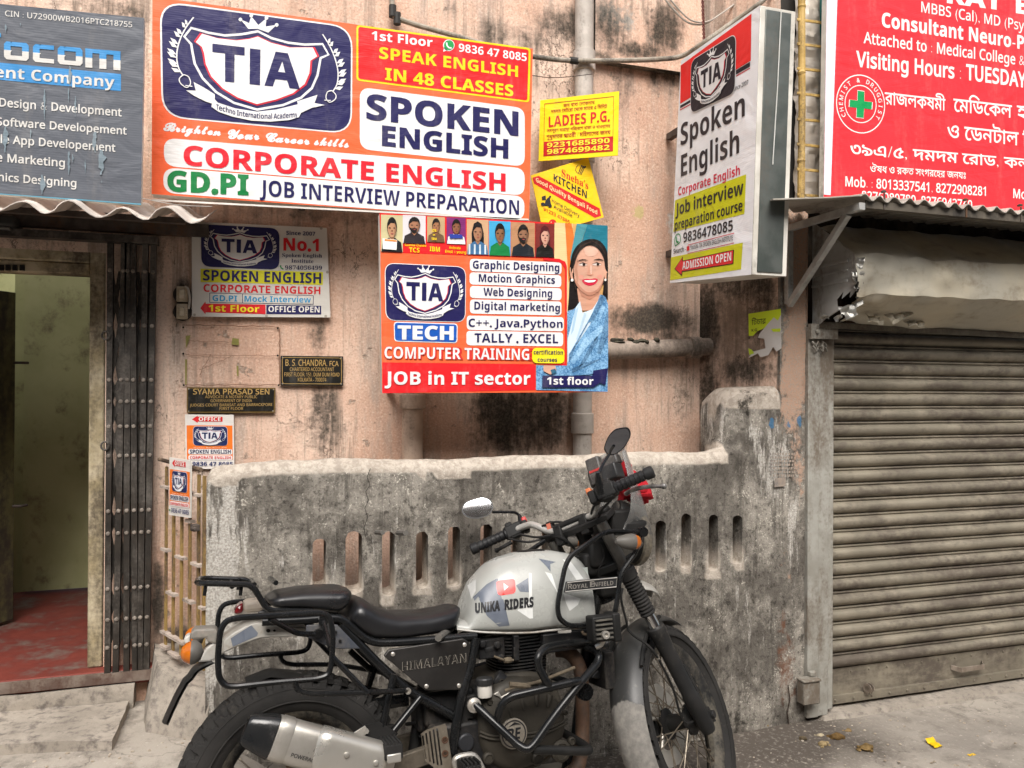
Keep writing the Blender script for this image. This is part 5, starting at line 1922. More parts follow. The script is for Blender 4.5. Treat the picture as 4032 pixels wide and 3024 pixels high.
# ---- small yellow gate
YG = grunge('flaking_yellow_paint', lin('#a08652'), lin('#8f7443'), (.11, .075, .05), .46, 18, .65, 0, .3, 9, (1, 1, .4))
DUSTY = grunge('dusty_white', lin('#b9aca0'), lin('#9f9288'), (.12, .09, .07), .4, 25, .8)
ig = thing('iron_gate', 'small flaking yellow iron grille gate between the house wall and the low wall', 'gate', (G0+G1)/2*np.array([1, 1, 0])+[0, 0, .4])
GL = np.linalg.norm((G1-G0)[:2])
gx = []
for x in (960, 1003, 1050, 1098, 1148, 1180):
    p = hit(*q('J', x, 500), G0, gn)
    gx.append((p-G0)@gdir)
gx = np.array(gx)
zt_, zb_ = 1.20, .50
for s_ in gx:
    mb = MB()
    mb.obox(G0+gdir*s_+[0, 0, (zt_+zb_)/2-G0[2]], gdir*.0095, gn*.003, [0, 0, (zt_-zb_)/2])
    mb.build('bar', YG, ig, smooth=0)
for x0_, x1_, yy_ in ((955, 990, 382), (1038, 1084, 425), (1130, 1178, 465), (985, 1032, 632), (1084, 1132, 675), (1175, 1200, 720), (952, 1080, 860), (948, 985, 940), (996, 1052, 980), (952, 1180, 20), (1098, 1130, 218)):
    p_, r_ = hit(*q('J', x0_, yy_), G0, gn), hit(*q('J', x1_, yy_+(x1_-x0_)*.35), G0, gn)
    r_[2] = p_[2]
    mb = MB()
    mb.obox((p_+r_)/2+gn*.006, (r_-p_)/2, gn*.010, [0, 0, .005])
    mb.build('rail', DUSTY, ig, smooth=0)
mb = MB()
mb.tube([G0*[1, 1, 0]+gn*.01+[0, 0, 1.225], G1*[1, 1, 0]+gn*.01+[0, 0, 1.215]], .008, 8)
mb.build('top_bar', grunge('rusty_bar', lin('#6b5847'), lin('#857565'), (.05, .035, .025), .5, 25, .8), ig)
mb = MB()
p = hit(*q('J', 1165, 258), G0, gn)
mb.obox(p+gn*.02, gdir*.016, gn*.012, [0, 0, .012])
mb.tube([p+gn*.03-gdir*.0, p+gn*.03+gdir*.03], .007, 8)
mb.build('latch', FRAME_DARK, ig, bevel=.002)

# ---- corrugated awning sheet over the doorway
def corrugated(x0, x1, yf, yb, zf, zb, pitch, amp, rag=0.0, n=None, seed=0, th=.004):
    mb = MB()
    n = n or int((x1-x0)/pitch*10)
    rows_ = 7
    top, bot = [], []
    for i in range(n+1):
        x = x0+(x1-x0)*i/n
        w = amp*sin(2*pi*(x-x0)/pitch)
        e = rag*mnoise.noise((x*7, seed, 0))+rag*.5*mnoise.noise((x*29, seed, 3))
        for j in range(rows_):
            v = j/(rows_-1)
            y = (yf+e)*(1-v)+yb*v
            z = zf*(1-v)+zb*v+w+(.004*mnoise.noise((x*5, y*5, seed)))
            top.append((x, y, z))
            bot.append((x, y, z-th))
    N = len(top)
    fs = []
    for i in range(n):
        for j in range(rows_-1):
            a = i*rows_+j
            fs.append((a, a+rows_, a+rows_+1, a+1))
            fs.append((N+a, N+a+1, N+a+rows_+1, N+a+rows_))
        a = i*rows_
        fs.append((a, N+a, N+a+rows_, a+rows_))
        b = i*rows_+rows_-1
        fs.append((b, b+rows_, N+b+rows_, N+b))
    for i in (0, n):
        for j in range(rows_-1):
            a = i*rows_+j
            fs.append((a, a+1, N+a+1, N+a))
    mb.add(top+bot, fs)
    return mb


ASB = grunge('asbestos_sheet', lin('#c9c1b8'), lin('#b0a79e'), (.14, .12, .10), .30, 8, .85, 0, .35, 5, (1, .3, 1))
la = thing('awning', 'torn grey corrugated sheet awning over the doorway under the grey company banner', 'awning', (-.8, 3.15, 2.1))
zf = float(PY('D', 230, 457, 2.88)[2])
corrugated(-3.0, float(PY('D', 452, 470, 2.9)[0]), 2.86, 3.39, zf, zf+.13, .146, .021, .06, seed=3).build('sheet', ASB, la, smooth=50)
mb = MB()
mb.box(-3.0, -.24, 3.35, 3.39, zf+.02, zf+.07)
mb.box(-3.0, -.30, 3.05, 3.08, zf+.01, zf+.03)
mb.build('support_bar', FRAME_DARK, la, smooth=0)
mb = MB()
a, b, c3 = PY('D', 565-0, 0, 3), PY('A', 1030, 1440, 2.86), PY('A', 1540, 1500, 2.88)
mb.tube(catmull([b, (b+c3)/2+[0, 0, -.008], c3], 5), .0015, 5)
mb.build('tie_wire', plain('steel_wire', (.4, .38, .35), .4, .8), la)
lb = thing('shade_box', 'dark dusty lamp fitting fixed under the awning above the doorway', 'lamp fitting', PY('I', 65, 60, 3.3))
p0, p1 = PY('I', -60, 10, 3.36), PY('I', 130, 90, 3.36)
mb = MB()
mb.box(p0[0], p1[0], 3.28, 3.395, p1[2], p0[2])
mb.build('housing', plain('dark_lamp', (.03, .03, .028), .5), lb, bevel=.012)
mb = MB()
mb.box(p0[0]+.01, p1[0]-.02, 3.29, 3.38, p1[2]-.01, p1[2]-.001)
mb.build('lens', plain('dusty_glass', (.12, .12, .11), .3), lb, bevel=.003)

# ================================================================ SHUTTERED SHOP
SHM = grunge('dusty_shutter_paint', lin('#7f786a'), lin('#928a7a'), (.12, .10, .08), .46, 5, .55, .25, .22, 7, (.35, 1, 1))
JMB = grunge('shop_jamb_paint', lin('#a3a199'), lin('#8f8c83'), (.16, .13, .10), .46, 10, .6, .1, .3, 7, (1, 1, .35))
shop = thing('shop', 'closed shop with a dusty brown roller shutter and dented metal hood', 'shop', (3.1, 3.0, 0))
XS = 2.478
mb = MB()
prof = []
pitch, z_, ztop_ = .0725, .205, 1.80
k = 0
while z_ < ztop_:
    for u, d in [(0, 0), (.06, .012), (.14, .020), (.28, .027), (.42, .029), (.56, .027), (.68, .020), (.74, .010), (.78, .004), (.82, .009), (.87, .013), (.92, .012), (.96, .004)]:
        prof.append((3.0-d, z_+u*pitch))
    z_ += pitch
    k += 1
nx = 80
for i in range(nx+1):
    x = XS+(6.6-XS)*i/nx
    for (y, z) in prof:
        mb.v.append((x, y+.003*mnoise.noise((x*2, z*3, 1))+.0015*mnoise.noise((x*9, z*5, 2)), z+.004*mnoise.noise((x*1.2, z*.8, 8))))
m_ = len(prof)
for i in range(nx):
    for j in range(m_-1):
        mb.f.append([i*m_+j, (i+1)*m_+j, (i+1)*m_+j+1, i*m_+j+1])
        mb.m.append(0)
mb.build('shutter', SHM, shop, smooth=70, fix=False)
mb = MB()
mb.box(XS, 6.6, 2.992, 3.004, .045, .2035)
mb.box(XS, 6.6, 2.975, 2.9915, .045, .082)
for k in range(36):
    x = XS+.05+k*.105
    mb.ball((x, 2.990, .183), .006, .004, .006, 8)
    mb.ball((x, 2.973, .064), .007, .005, .007, 8)
bp = mb.build('bottom_plate', SHM, shop, smooth=30)
a, b = PY('Q', 1630, 280, 2.985), PY('Q', 1840, 262, 2.985)
mb = MB()
P_ = [(a[0]-.02, 2.99, a[2]+.004), (a[0], 2.972, a[2]), (a[0]+.01, 2.955, a[2]), (b[0]-.01, 2.955, a[2]+.002), (b[0], 2.972, a[2]+.004), (b[0]+.02, 2.99, a[2]+.006)]
for i in range(5):
    p, r_ = np.array(P_[i]), np.array(P_[i+1])
    d_ = r_-p
    mb.obox((p+r_)/2, d_/2*1.05, np.cross(d_/np.linalg.norm(d_), [0, 0, 1])*.002, (0, 0, .012))
mb.build('handle', grunge('worn_steel', lin('#a3978a'), lin('#8a7d70'), (.2, .17, .14), .4, 20, .45, .5), bp, bevel=.001)
a = PY('Q', 895, 445, 2.96)
mb = MB()
for dx in (-.008, .008):
    mb.lathe([(.010, -.002), (.022, -.002), (.022, .002), (.010, .002), (.010, -.002)], (a[0]+dx, 2.955, a[2]), (1, .25, 0), 14)
    mb.obox((a[0]+dx, 2.965, a[2]-.016), (.002, 0, 0), (0, .012, 0), (0, 0, .012))
mb.build('hasp', _gc['worn_steel'], bp)
# jamb rails: a broad flat and the narrow guide channel
xa, xb, xc = float(PY('D', 1747, 900, 2.925)[0]), float(PY('D', 1771, 900, 2.925)[0]), XS
mb = MB()
mb.box(xa, xb, 2.928, 2.99, .02, 1.80)
mb.box(xb+.001, xc-.022, 2.936, 2.99, .02, 1.80)
mb.box(xc-.021, xc+.012, 2.945, 2.952, .04, 1.80)
mb.box(xc-.021, xc-.012, 2.953, 3.03, .04, 1.80)
mb.build('guide_rail', JMB, shop, bevel=.004)
mb = MB()
a, b = PY('Q', 303, 382, 2.92), PY('Q', 445, 548, 2.92)
mb.box(a[0], b[0]-.004, 2.878, 2.927, b[2], a[2])
mb.box(a[0]-.004, b[0], 2.872, 2.927, a[2]+.001, a[2]+.012)
mb.box(b[0]-.035, b[0], 2.905, 2.926, a[2]+.013, a[2]+.035)
mb.build('lock_box', JMB, shop, bevel=.004)
a = PY('L', 405, 1110, 2.92)
mb = MB()
mb.box(xa-.004, xc+.0, 2.905, 2.9265, a[2]-.018, a[2]+.05)
mb.lathe([(.011, 0), (.011, .01), (.006, .014)], (a[0], 2.905, a[2]+.015), (0, -1, 0), 8)
pp = [(xa+.01+.01*i, 2.918-.006*(i % 2), a[2]-.03-.012*(i % 3)) for i in range(9)]
mb.tube(pp, .005, 6)
mb.tube([(p_[0], p_[1]-.004, p_[2]-.02) for p_ in pp], .004, 6)
mb.build('rail_clamp', JMB, shop, bevel=.003)
# sill
rough_block('threshold', [(xb+.01, 2.905, -.02), (6.7, 2.905, -.02), (6.7, 3.02, -.02), (xb+.01, 3.02, -.02)], [(xb+.03, 2.925, .018), (6.7, 2.925, .035), (6.7, 3.02, .038), (xb+.03, 3.02, .030)], STEPM, shop, .005, 40)
# wall behind and above
mb = MB()
mb.box(2.30, 6.7, 3.06, 3.2, -.02, 2.37)
mb.build('shop_wall', grunge('dark_shop_wall', lin('#4c4339'), lin('#5e5143'), (.03, .025, .02), .5, 4, .9), shop, smooth=0)
# hood: three bent faces, torn and crumpled at its left end
HX0, HX1 = 2.372, 6.6
HP = [(2.93, 2.27), (2.80, 2.18), (2.685, 2.094), (2.678, 2.01), (2.685, 1.93), (2.76, 1.875), (2.86, 1.83), (2.915, 1.80)]
HP2 = [np.array(p) for p in HP]
prof = []
for i in range(len(HP)-1):
    for k in range(4):
        prof.append(HP2[i]*(1-k/4)+HP2[i+1]*k/4)
prof.append(HP2[-1])
HOOD = grunge('dusty_sheet_metal', lin('#b5b0a2'), lin('#c2b9a4'), (.26, .21, .15), .40, 4, .5, .15, .15, 3, (.5, 1, 1), 30)
nx = 110
vs, keep = [], []
for i in range(nx+1):
    u = i/nx
    x = HX0+.004+(HX1-HX0)*u**1.5
    for j, (y, z) in enumerate(prof):
        p = np.array([x, y, z])
        dl_ = x-HX0
        cr_ = .028*exp(-dl_/.40)+.007
        nv_ = mnoise.noise_vector(Vector((x*9, y*11, z*11)))
        p = p+np.array([nv_[0]*.4, nv_[1], nv_[2]])*cr_
        nv_ = mnoise.noise_vector(Vector((x*2.2, y*2, z*3)))
        p = p+np.array([0, nv_[1], nv_[2]])*.005
        if j > 18:
            p[2] += .03*exp(-((dl_-.16)/.13)**2)*(j-18)/10
        vs.append(p)
m_ = len(prof)
mb = MB()
fs = []
for i in range(nx):
    for j in range(m_-1):
        x, z = vs[i*m_+j][0], prof[j][1]
        d_ = x-HX0
        # the torn hole at the lower left corner
        edge = .05*(2.03-z)/.2+.03*mnoise.noise((z*31, 3, 0)) if z < 2.03 else .012+.012*mnoise.noise((z*40, 1, 0))
        if d_ < edge and z < 2.06:
            continue
        if z < 1.90 and d_ < .085+.05*mnoise.noise((z*50, x*30, 1)) and d_ < .23:
            continue
        fs.append((i*m_+j, (i+1)*m_+j, (i+1)*m_+j+1, i*m_+j+1))
mb.add(vs, fs)
hood = mb.build('shutter_hood', HOOD, shop, smooth=28, fix=False)
# left end plate
pts = [(HX0, y, z) for y, z in HP]+[(HX0, 2.95, 1.80), (HX0, 2.95, 2.27)]
mb = MB()
Vp, Tp = fill([[(p[1], p[2]) for p in pts]], [(y, z) for y in np.arange(2.70, 2.95, .03) for z in np.arange(1.82, 2.26, .03)])
vv = []
for y, z in Vp:
    torn = .05*exp(-((y-2.70)/.06)**2)*(1 if z < 1.98 else .2)
    vv.append((HX0+torn*(.5+mnoise.noise((y*30, z*30, 0)))+.006*mnoise.noise((y*12, z*12, 4)), y, z))
mb.add(vv, [tuple(t_) for t_ in Tp if not (np.mean([Vp[i][0] for i in t_]) < 2.79+.03*mnoise.noise((np.mean([Vp[i][1] for i in t_])*40, 0, 0)) and np.mean([Vp[i][1] for i in t_]) < 1.93)])
END = grunge('grey_end_plate', lin('#b5b6b4'), lin('#a3a4a1'), (.2, .18, .15), .42, 8, .5, .3, .2)
mb.build('hood_end_plate', END, hood, smooth=28, fix=False)
mb = MB()
for z, w_ in ((2.07, .006), (2.03, .004), (1.985, .006)):
    mb.box(HX0-.008, HX0-.001, 2.72, 2.945, z-w_, z+w_)
mb.build('strap', END, hood, smooth=0)
CRUM = grunge('bare_bent_metal', lin('#b9b8b2'), lin('#8f8d86'), (.25, .2, .14), .35, 15, .35, .7, .2)


def crumple(mb, c, a, b, n=9, amp=.012, seed=0):
    c, a, b = (np.asarray(k, float) for k in (c, a, b))
    nn_ = np.cross(a, b)
    nn_ /= np.linalg.norm(nn_)
    def f(u, v):
        p = c+a*(u-.5)+b*(v-.5)
        nv = mnoise.noise_vector(Vector(p*38+np.array([seed, 0, 0])))
        ed = 1-.22*abs(mnoise.noise((u*7, v*7, seed)))
        return c+(p-c)*ed+nn_*nv[0]*amp*2+np.array(nv)*amp*.6
    mb.grid(f, n, n)


mb = MB()
a = [PY('L', x, y, Y) for x, y, Y in ((735, 690, 2.69), (745, 560, 2.69), (680, 930, 2.73), (745, 845, 2.72), (500, 975, 2.85), (590, 985, 2.80), (1050, 940, 2.80), (860, 990, 2.82), (1180, 1020, 2.84))]
crumple(mb, a[0], (.045, -.012, 0), (-.01, 0, .075), seed=1)
crumple(mb, a[1], (.03, -.012, 0), (.01, 0, .05), seed=2)
crumple(mb, a[2], (.06, -.01, .02), (-.03, .01, .05), seed=3)
crumple(mb, a[3], (.045, .0, .02), (.0, .01, .045), seed=4, amp=.016)
crumple(mb, a[4], (.06, .02, .004), (0, -.02, .018), seed=5)
crumple(mb, a[5], (.05, .02, .01), (0, -.02, .03), seed=6)
mb.build('crumpled_flap', CRUM, hood, smooth=25, fix=False)
mb = MB()
crumple(mb, a[6], (.12, 0, .05), (-.03, .03, .06), seed=7, n=11, amp=.014)
crumple(mb, a[7], (.09, 0, -.01), (.0, .02, .035), seed=8, n=10)
crumple(mb, a[8], (.12, 0, -.012), (.0, .02, .04), seed=9, n=10)
mb.build('crumpled_flap', HOOD, hood, smooth=25, fix=False)
mb = MB()
a, b = PY('L', 640, 1000, 2.90), PY('L', 850, 860, 2.90)
mb.box(a[0], b[0]+.02, 2.90, 2.93, a[2]-.01, b[2]+.02)
mb.build('rusty_bracket', grunge('deep_rust', (.10, .045, .022), (.06, .03, .018), (.02, .012, .01), .5, 20, .9), hood, bevel=.004)
# the slanting angle iron under the hood
a, b = PY('L', 445, 1035, 2.90), PY('L', 2014, 1118, 2.90)
b = a+(b-a)*1.9
d_ = (b-a)/np.linalg.norm(b-a)
mb = MB()
mb.obox((a+b)/2, (b-a)/2, (0, .003, 0), np.cross(d_, [0, 1, 0])*.012)
mb.obox((a+b)/2+[0, .016, .014], (b-a)/2, (0, .016, 0), np.cross(d_, [0, 1, 0])*.003)
mb.build('angle_iron', grunge('grey_angle_iron', lin('#6e675b'), lin('#7f786a'), (.1, .08, .06), .45, 20, .55, .3), shop, smooth=0)

# ---- corrugated awning of the shop with its bracket
ra = thing('awning', 'grey corrugated metal awning on a triangular bracket over the shop shutter', 'awning', (3.0, 2.75, 2.25))
AWM = grunge('weathered_tin', lin('#b9b4aa'), lin('#a19b90'), (.16, .14, .12), .40, 6, .6, .25, .2, 5, (1, .3, 1))
z0 = float(PY('L', 1240, 95, 2.47)[2])
corrugated(2.20, 6.6, 2.46, 2.93, z0, z0+.055, .076, .011, .012, seed=9).build('sheet', AWM, ra, smooth=50)
mb = MB()
a, b, c3, d_ = PY('L', 8, 160, 2.50), PY('L', 480, 128, 2.46), PY('L', 620, 62, 2.92), PY('L', 155, 98, 2.92)
mb.prism([(1.83, 2.50, z0-.030), (2.06, 2.47, z0-.012), (2.20, 2.46, z0+.005), (2.21, 2.92, z0+.055), (2.0, 2.92, z0+.055), (1.98, 2.80, z0+.03)], (0, 0, -.005))
mb.build('bent_edge_sheet', AWM, ra, smooth=0)
BRK = grunge('silver_painted_iron', lin('#b3b3af'), lin('#9b9a96'), (.16, .15, .14), .36, 20, .5, .3, .2)
XK = float(PY('L', 195, 600, 2.93)[0])
zt_ = z0-.022
mb = MB()
mb.box(XK-.014, XK+.014, 2.905, 2.932, float(PY('L', 190, 872, 2.92)[2]), zt_-.03)
mb.box(XK-.014, XK+.014, 2.47, 2.932, zt_-.029, zt_)
p0, p1 = np.array([XK, 2.915, zt_-.36]), np.array([XK, 2.55, zt_-.028])
d_ = (p1-p0)/np.linalg.norm(p1-p0)
mb.obox((p0+p1)/2, (p1-p0)/2, (.013, 0, 0), np.cross(d_, [1, 0, 0])*.013)
mb.build('bracket', BRK, ra, bevel=.002)
mb = MB()
mb.box(XK+.02, 6.6, 2.475, 2.48, zt_-.018, zt_+.012)
mb.box(XK+.02, 6.6, 2.481, 2.505, zt_-.018, zt_-.013)
mb.build('front_beam', grunge('dark_angle_beam', lin('#5b554c'), lin('#6c655a'), (.05, .045, .04), .4, 15, .6, .2), ra, smooth=0)
mb = MB()
for x in (2.33, 2.75, 3.05, 3.42):
    mb.tube([(x, 2.473, zt_-.02), (x, 2.473, zt_+.045)], .004, 6)
    mb.lathe([(.011, 0), (.011, .006), (.005, .01)], (x, 2.478, zt_+.05), (0, 0, 1), 8)
mb.build('hook_bolt', FRAME_DARK, ra)

# ---- bamboo lattice with sheets behind, beside the light box
bm = thing('bamboo_frame', 'yellow bamboo ladder frame backed with crumpled plastic sheets beside the red hoarding', 'bamboo frame', (2.36, 2.95, 2.4))
BAM = grunge('bamboo', lin('#a98a4c'), lin('#c0a264'), (.12, .09, .05), .4, 20, .5, 0, .2, 6, (1, 1, .3))
mb = MB()
xp = float(PY('D', 1731, 200, 2.93)[0])
mb.tube([(xp, 2.93, 2.36), (xp+.004, 2.93, 2.8), (xp-.003, 2.93, 3.5)], [.017, .016, .017], 10)
for z in (2.55, 2.95, 3.25):
    mb.lathe([(.016, -.01), (.0195, 0), (.016, .01)], (xp, 2.93, z), (0, 0, 1), 10)
mb.build('pole', BAM, bm)
for k, (y0, y1) in enumerate([(75, 90), (168, 182), (263, 275), (358, 372), (458, 468), (554, 566), (650, 660), (748, 756)]):
    a, b = PY('F', 75, y0*2.0-0, 2.925), PY('F', 300, y1*2.0, 2.925)
    mb = MB()
    d_ = b-a
    b = a+d_*1.3
    mb.obox((a+b)/2, (b-a)/2, (0, .003, 0), (0, 0, .0065))
    mb.build('rung', BAM, bm, bevel=.002)
PLA = grunge('crumpled_plastic', lin('#cfc6ba'), lin('#b5aa9d'), (.35, .31, .26), .36, 9, .4, 0, .25)
mb = MB()
mb.grid(lambda u, v: (2.30+u*.35, 2.985+.018*mnoise.noise((u*4, v*14, 0))+.012*mnoise.noise((u*11, v*40, 4)), 2.36+v*1.3), 26, 90)
mb.build('plastic_sheet', PLA, bm, smooth=20, fix=False)
mb = MB()
mb.grid(lambda u, v: (2.425+u*.20-.012*v+.006*mnoise.noise((v*6, 0, 0)), 2.958+.008*mnoise.noise((u*4, v*10, 9)), 2.53+v*.9), 12, 50)
mb.build('green_sheet', grunge('teal_tarpaulin', lin('#1f5a56'), lin('#2a6e68'), (.05, .08, .07), .35, 10, .5), bm, smooth=40, fix=False)
mb = MB()
mb.box(2.2, 6.6, 3.02, 3.05, 2.375, 4.2)
mb.build('backing', grunge('dark_backing', (.05, .045, .04), (.03, .028, .025), None, .3, 5, .9), bm, smooth=0)

# ---- litter
LIT = [('pebble', 'stone', 'brown dried dung lump by the shutter corner, largest of the litter', (630, 875), .030, '#6b5330'), ('pebble', 'stone', 'pale round stone among the dirt in front of the shop corner', (490, 855), .016, '#b5a78b'),
       ('pebble', 'stone', 'speckled brown stone nearest to the shutter sill', (730, 815), .016, '#8a7350'), ('pebble', 'stone', 'dark crumbly lump at the left end of the litter', (350, 885), .020, '#5e523f'),
       ('pebble', 'stone', 'heap of pale crumbs on a reddish stain in the mud', (520, 930), .022, '#a08c66'), ('pebble', 'stone', 'brown lump with pale crumbs farthest out on the lane', (880, 965), .028, '#7d6640')]
for k, (nm, cat, lab, (x, y), r_, col) in enumerate(LIT):
    p = PZ('Q', x, y, .0)
    mb = MB()
    mb.ball(p+[0, 0, r_*.3], r_, r_*.75, r_*.5, 12, jag=.5)
    rr_ = random.Random(k)
    for i in range(7 if k in (0, 4, 5) else 2):
        mb.ball(p+[rr_.uniform(-1.5, 1.5)*r_, rr_.uniform(-.9, .9)*r_, r_*.12], r_*rr_.uniform(.2, .42), None, r_*.22, 7, jag=.5)
    o = mb.build('lump' if k != 1 and k != 2 else 'stone', grunge('litter_'+col[1:], lin(col), tuple(v*.6 for v in lin(col)), (.3, .26, .18), .3, 60, .8, 0, .5), None, smooth=60)
    tag(o, lab, 'litter', 'lumps of dirt in front of the shop')
p = PZ('Q', 1452, 932, 0)
mb = MB()
def wr(u, v):
    return (p[0]+(u-.5)*.045+(v-.5)*.012, p[1]+(v-.5)*.06, .006+.012*abs(mnoise.noise((u*4, v*4, 2)))+.012*(v > .75)*(v-.75)*4)
mb.grid(wr, 8, 8)
mb2 = mb
mats = [plain('yellow_wrapper', lin('#f0c313'), .35)]
o = mb.build('wrapper', mats, None, smooth=40, fix=False)
tag(o, 'small bright yellow sweet wrapper lying on the lane', 'wrapper')
p = PZ('Q', 1770, 1018, 0)
mb = MB()
mb.grid(lambda u, v: (p[0]+(u-.5)*.035, p[1]+(v-.5)*.015, .004+.006*mnoise.noise((u*3, v*3, 0))), 5, 4)
tag(mb.build('wrapper_scrap', mats, None, smooth=40, fix=False), 'tiny yellow scrap of wrapper nearer the camera than the sweet wrapper', 'wrapper')
mb = MB()
rr_ = random.Random(5)
for i in range(300):
    x, y = rr_.uniform(1.9, 3.7), rr_.uniform(2.2, 2.9)
    if i > 150:
        x, y = rr_.uniform(-1.2, -.1), rr_.uniform(2.6, 3.0)
    r_ = rr_.uniform(.002, .0085)
    z = float(ground_z(x, y))
    mb.ball((x, y, z+.002), r_, r_*rr_.uniform(.5, 1), r_*.5, 5)
tag(mb.build('grit', grunge('grit', lin('#b3a797'), lin('#8a7d6c'), (.6, .57, .52), .35, 80, .9), None, smooth=0), kind='stuff')
tw = PZ('Q', 60, 775, .005)
mb = MB()
mb.tube(catmull([PZ('K', 200, 1632, .006), PZ('K', 240, 1616, .008), PZ('K', 275, 1612, .006), PZ('K', 300, 1620, .005)], 5), .004, 6)
tag(mb.build('twig', grunge('dry_twig', lin('#8a7450'), lin('#6d5a3c')), None), 'thin dry twig lying at the foot of the low wall right of the front tyre', 'twig')

# ================================================================ MOTORCYCLE
class Frame:
    def __init__(s, o, M):
        s.o, s.M = np.array(o, float), np.array(M, float)      # rows: forward, left, up

    def p(s, z, x, y, c):
        """point of the plane 'c metres left of the centre line' seen at a photograph pixel (world space)"""
        n = s.M[1]
        return hit(*q(z, x, y), s.o+n*c, n)

    def l(s, w):
        return s.M@(np.asarray(w, float)-s.o)

    def w(s, x, y, z):
        return s.o+np.array([x, y, z])@s.M

    def lp(s, z, x, y, c):
        return s.l(s.p(z, x, y, c))


def rodr(v, k, a):
    return v*cos(a)+np.cross(k, v)*sin(a)+k*np.dot(k, v)*(1-cos(a))


_a, _l = radians(3.7), radians(10)
_x = np.array([cos(_a), sin(_a), 0])
_L = np.array([-sin(_a), cos(_a), 0])
_Z = np.array([0, 0, 1.0])
K = Frame((.0746, 2.367, .327), [_x, _L*cos(_l)-_Z*sin(_l), _Z*cos(_l)+_L*sin(_l)])
_ax = np.array([-sin(radians(26)), 0, cos(radians(26))])@K.M
_head = K.p('O', 1080, 900, 0)
T_ = Frame(_head, [rodr(v, _ax, radians(37)) for v in K.M])       # the steered fork and wheel
TA = np.array([-sin(radians(26)), 0, cos(radians(26))])           # fork axis in the steered frame

GLB = grunge('black_frame_paint', (.007, .0075, .008), (.011, .011, .011), (.05, .046, .04), .16, 16, .26, 0, .05, 9, (1, 1, 1), None, .1, .35)
DBK = grunge('dusty_black', (.011, .011, .0105), (.018, .017, .016), (.06, .054, .045), .24, 14, .6, 0, .2, 7, (1, 1, 1))
RUB = grunge('tyre_rubber', (.022, .021, .02), (.032, .03, .028), (.10, .088, .072), .28, 8, .85, 0, .35, 6, (1, 1, 1), 120)
LEA = grunge('seat_vinyl', (.010, .010, .011), (.016, .016, .017), (.045, .042, .04), .18, 9, .38, 0, .12, 4, (1, 1, 1), 260)
TNK = grunge('tank_pale_grey', lin('#a3a49f'), lin('#989994'), lin('#8b8478'), .16, 3, .28, 0, .03, 3, (1, 1, 1), None, .1)
TNK2 = grunge('cowl_grey', lin('#a5a29b'), lin('#9a978f'), lin('#776c5e'), .42, 6, .4, 0, .05, 5, (1, 1, 1))
SLV = grunge('steel_silver', lin('#bebab2'), lin('#a8a39a'), (.26, .22, .18), .36, 8, .36, .6, .1, 5, (1, 1, 1))
ALU = grunge('cast_alloy', lin('#5a544b'), lin('#6b645a'), (.10, .085, .065), .5, 12, .55, .35, .25, 8, (1, 1, 1))
ENG = grunge('engine_grey', lin('#302d28'), lin('#3d3932'), (.095, .082, .065), .34, 9, .6, .25, .2, 5, (1, 1, .6))
ENB = grunge('engine_black', (.012, .012, .013), (.02, .02, .02), (.07, .06, .05), .4, 14, .5, .2, .15)
CHR = grunge('chrome', (.75, .75, .74), (.65, .65, .64), (.4, .37, .33), .25, 9, .12, 1, .02)
RST = grunge('rusty_header', lin('#5d4536'), lin('#715643'), (.06, .045, .035), .45, 10, .6, .3, .3, 5, (1, 1, .5))
ORN = grunge('amber_lens', (.55, .15, .010), (.42, .10, .008), None, .3, 30, .15, 0, .05)
RDL = grunge('red_lens', (.20, .008, .012), (.14, .006, .01), None, .3, 30, .15, 0, .05)
WHL = plain('white_plastic', lin('#c9c5bc'), .4)
REDP = plain('red_switch', (.5, .03, .025), .4)

bike = thing('motorcycle', 'dusty grey adventure motorcycle with camouflage tank leaning in front of the low wall', 'motorcycle', (.75, 2.42, 0))


def tubes(name, paths, r, mat, parent=bike, n=10, rad=.03, closed=False, smooth=40):
    mb = MB()
    for P in paths:
        mb.tube(fillet(P, rad, 5, closed), r, n, closed=closed)
    return mb.build(name, mat, parent, smooth=smooth)


def plate(name, F, z, pts, c, th, mat, parent=bike, bevel=.002, sm=0):
    P = [F.p(z, x, y, c) for x, y in pts]
    mb = MB()
    mb.prism(P, F.M[1]*th)
    return mb.build(name, mat, parent, smooth=sm, bevel=bevel)


def slab(F, pts3, thick, name, mat, parent=bike, bevel=.002):
    mb = MB()
    mb.prism(pts3, thick)
    return mb.build(name, mat, parent, smooth=0, bevel=bevel)


def interp(xs, zs, x):
    o = np.argsort(xs)
    return float(np.interp(x, np.array(xs)[o], np.array(zs)[o]))


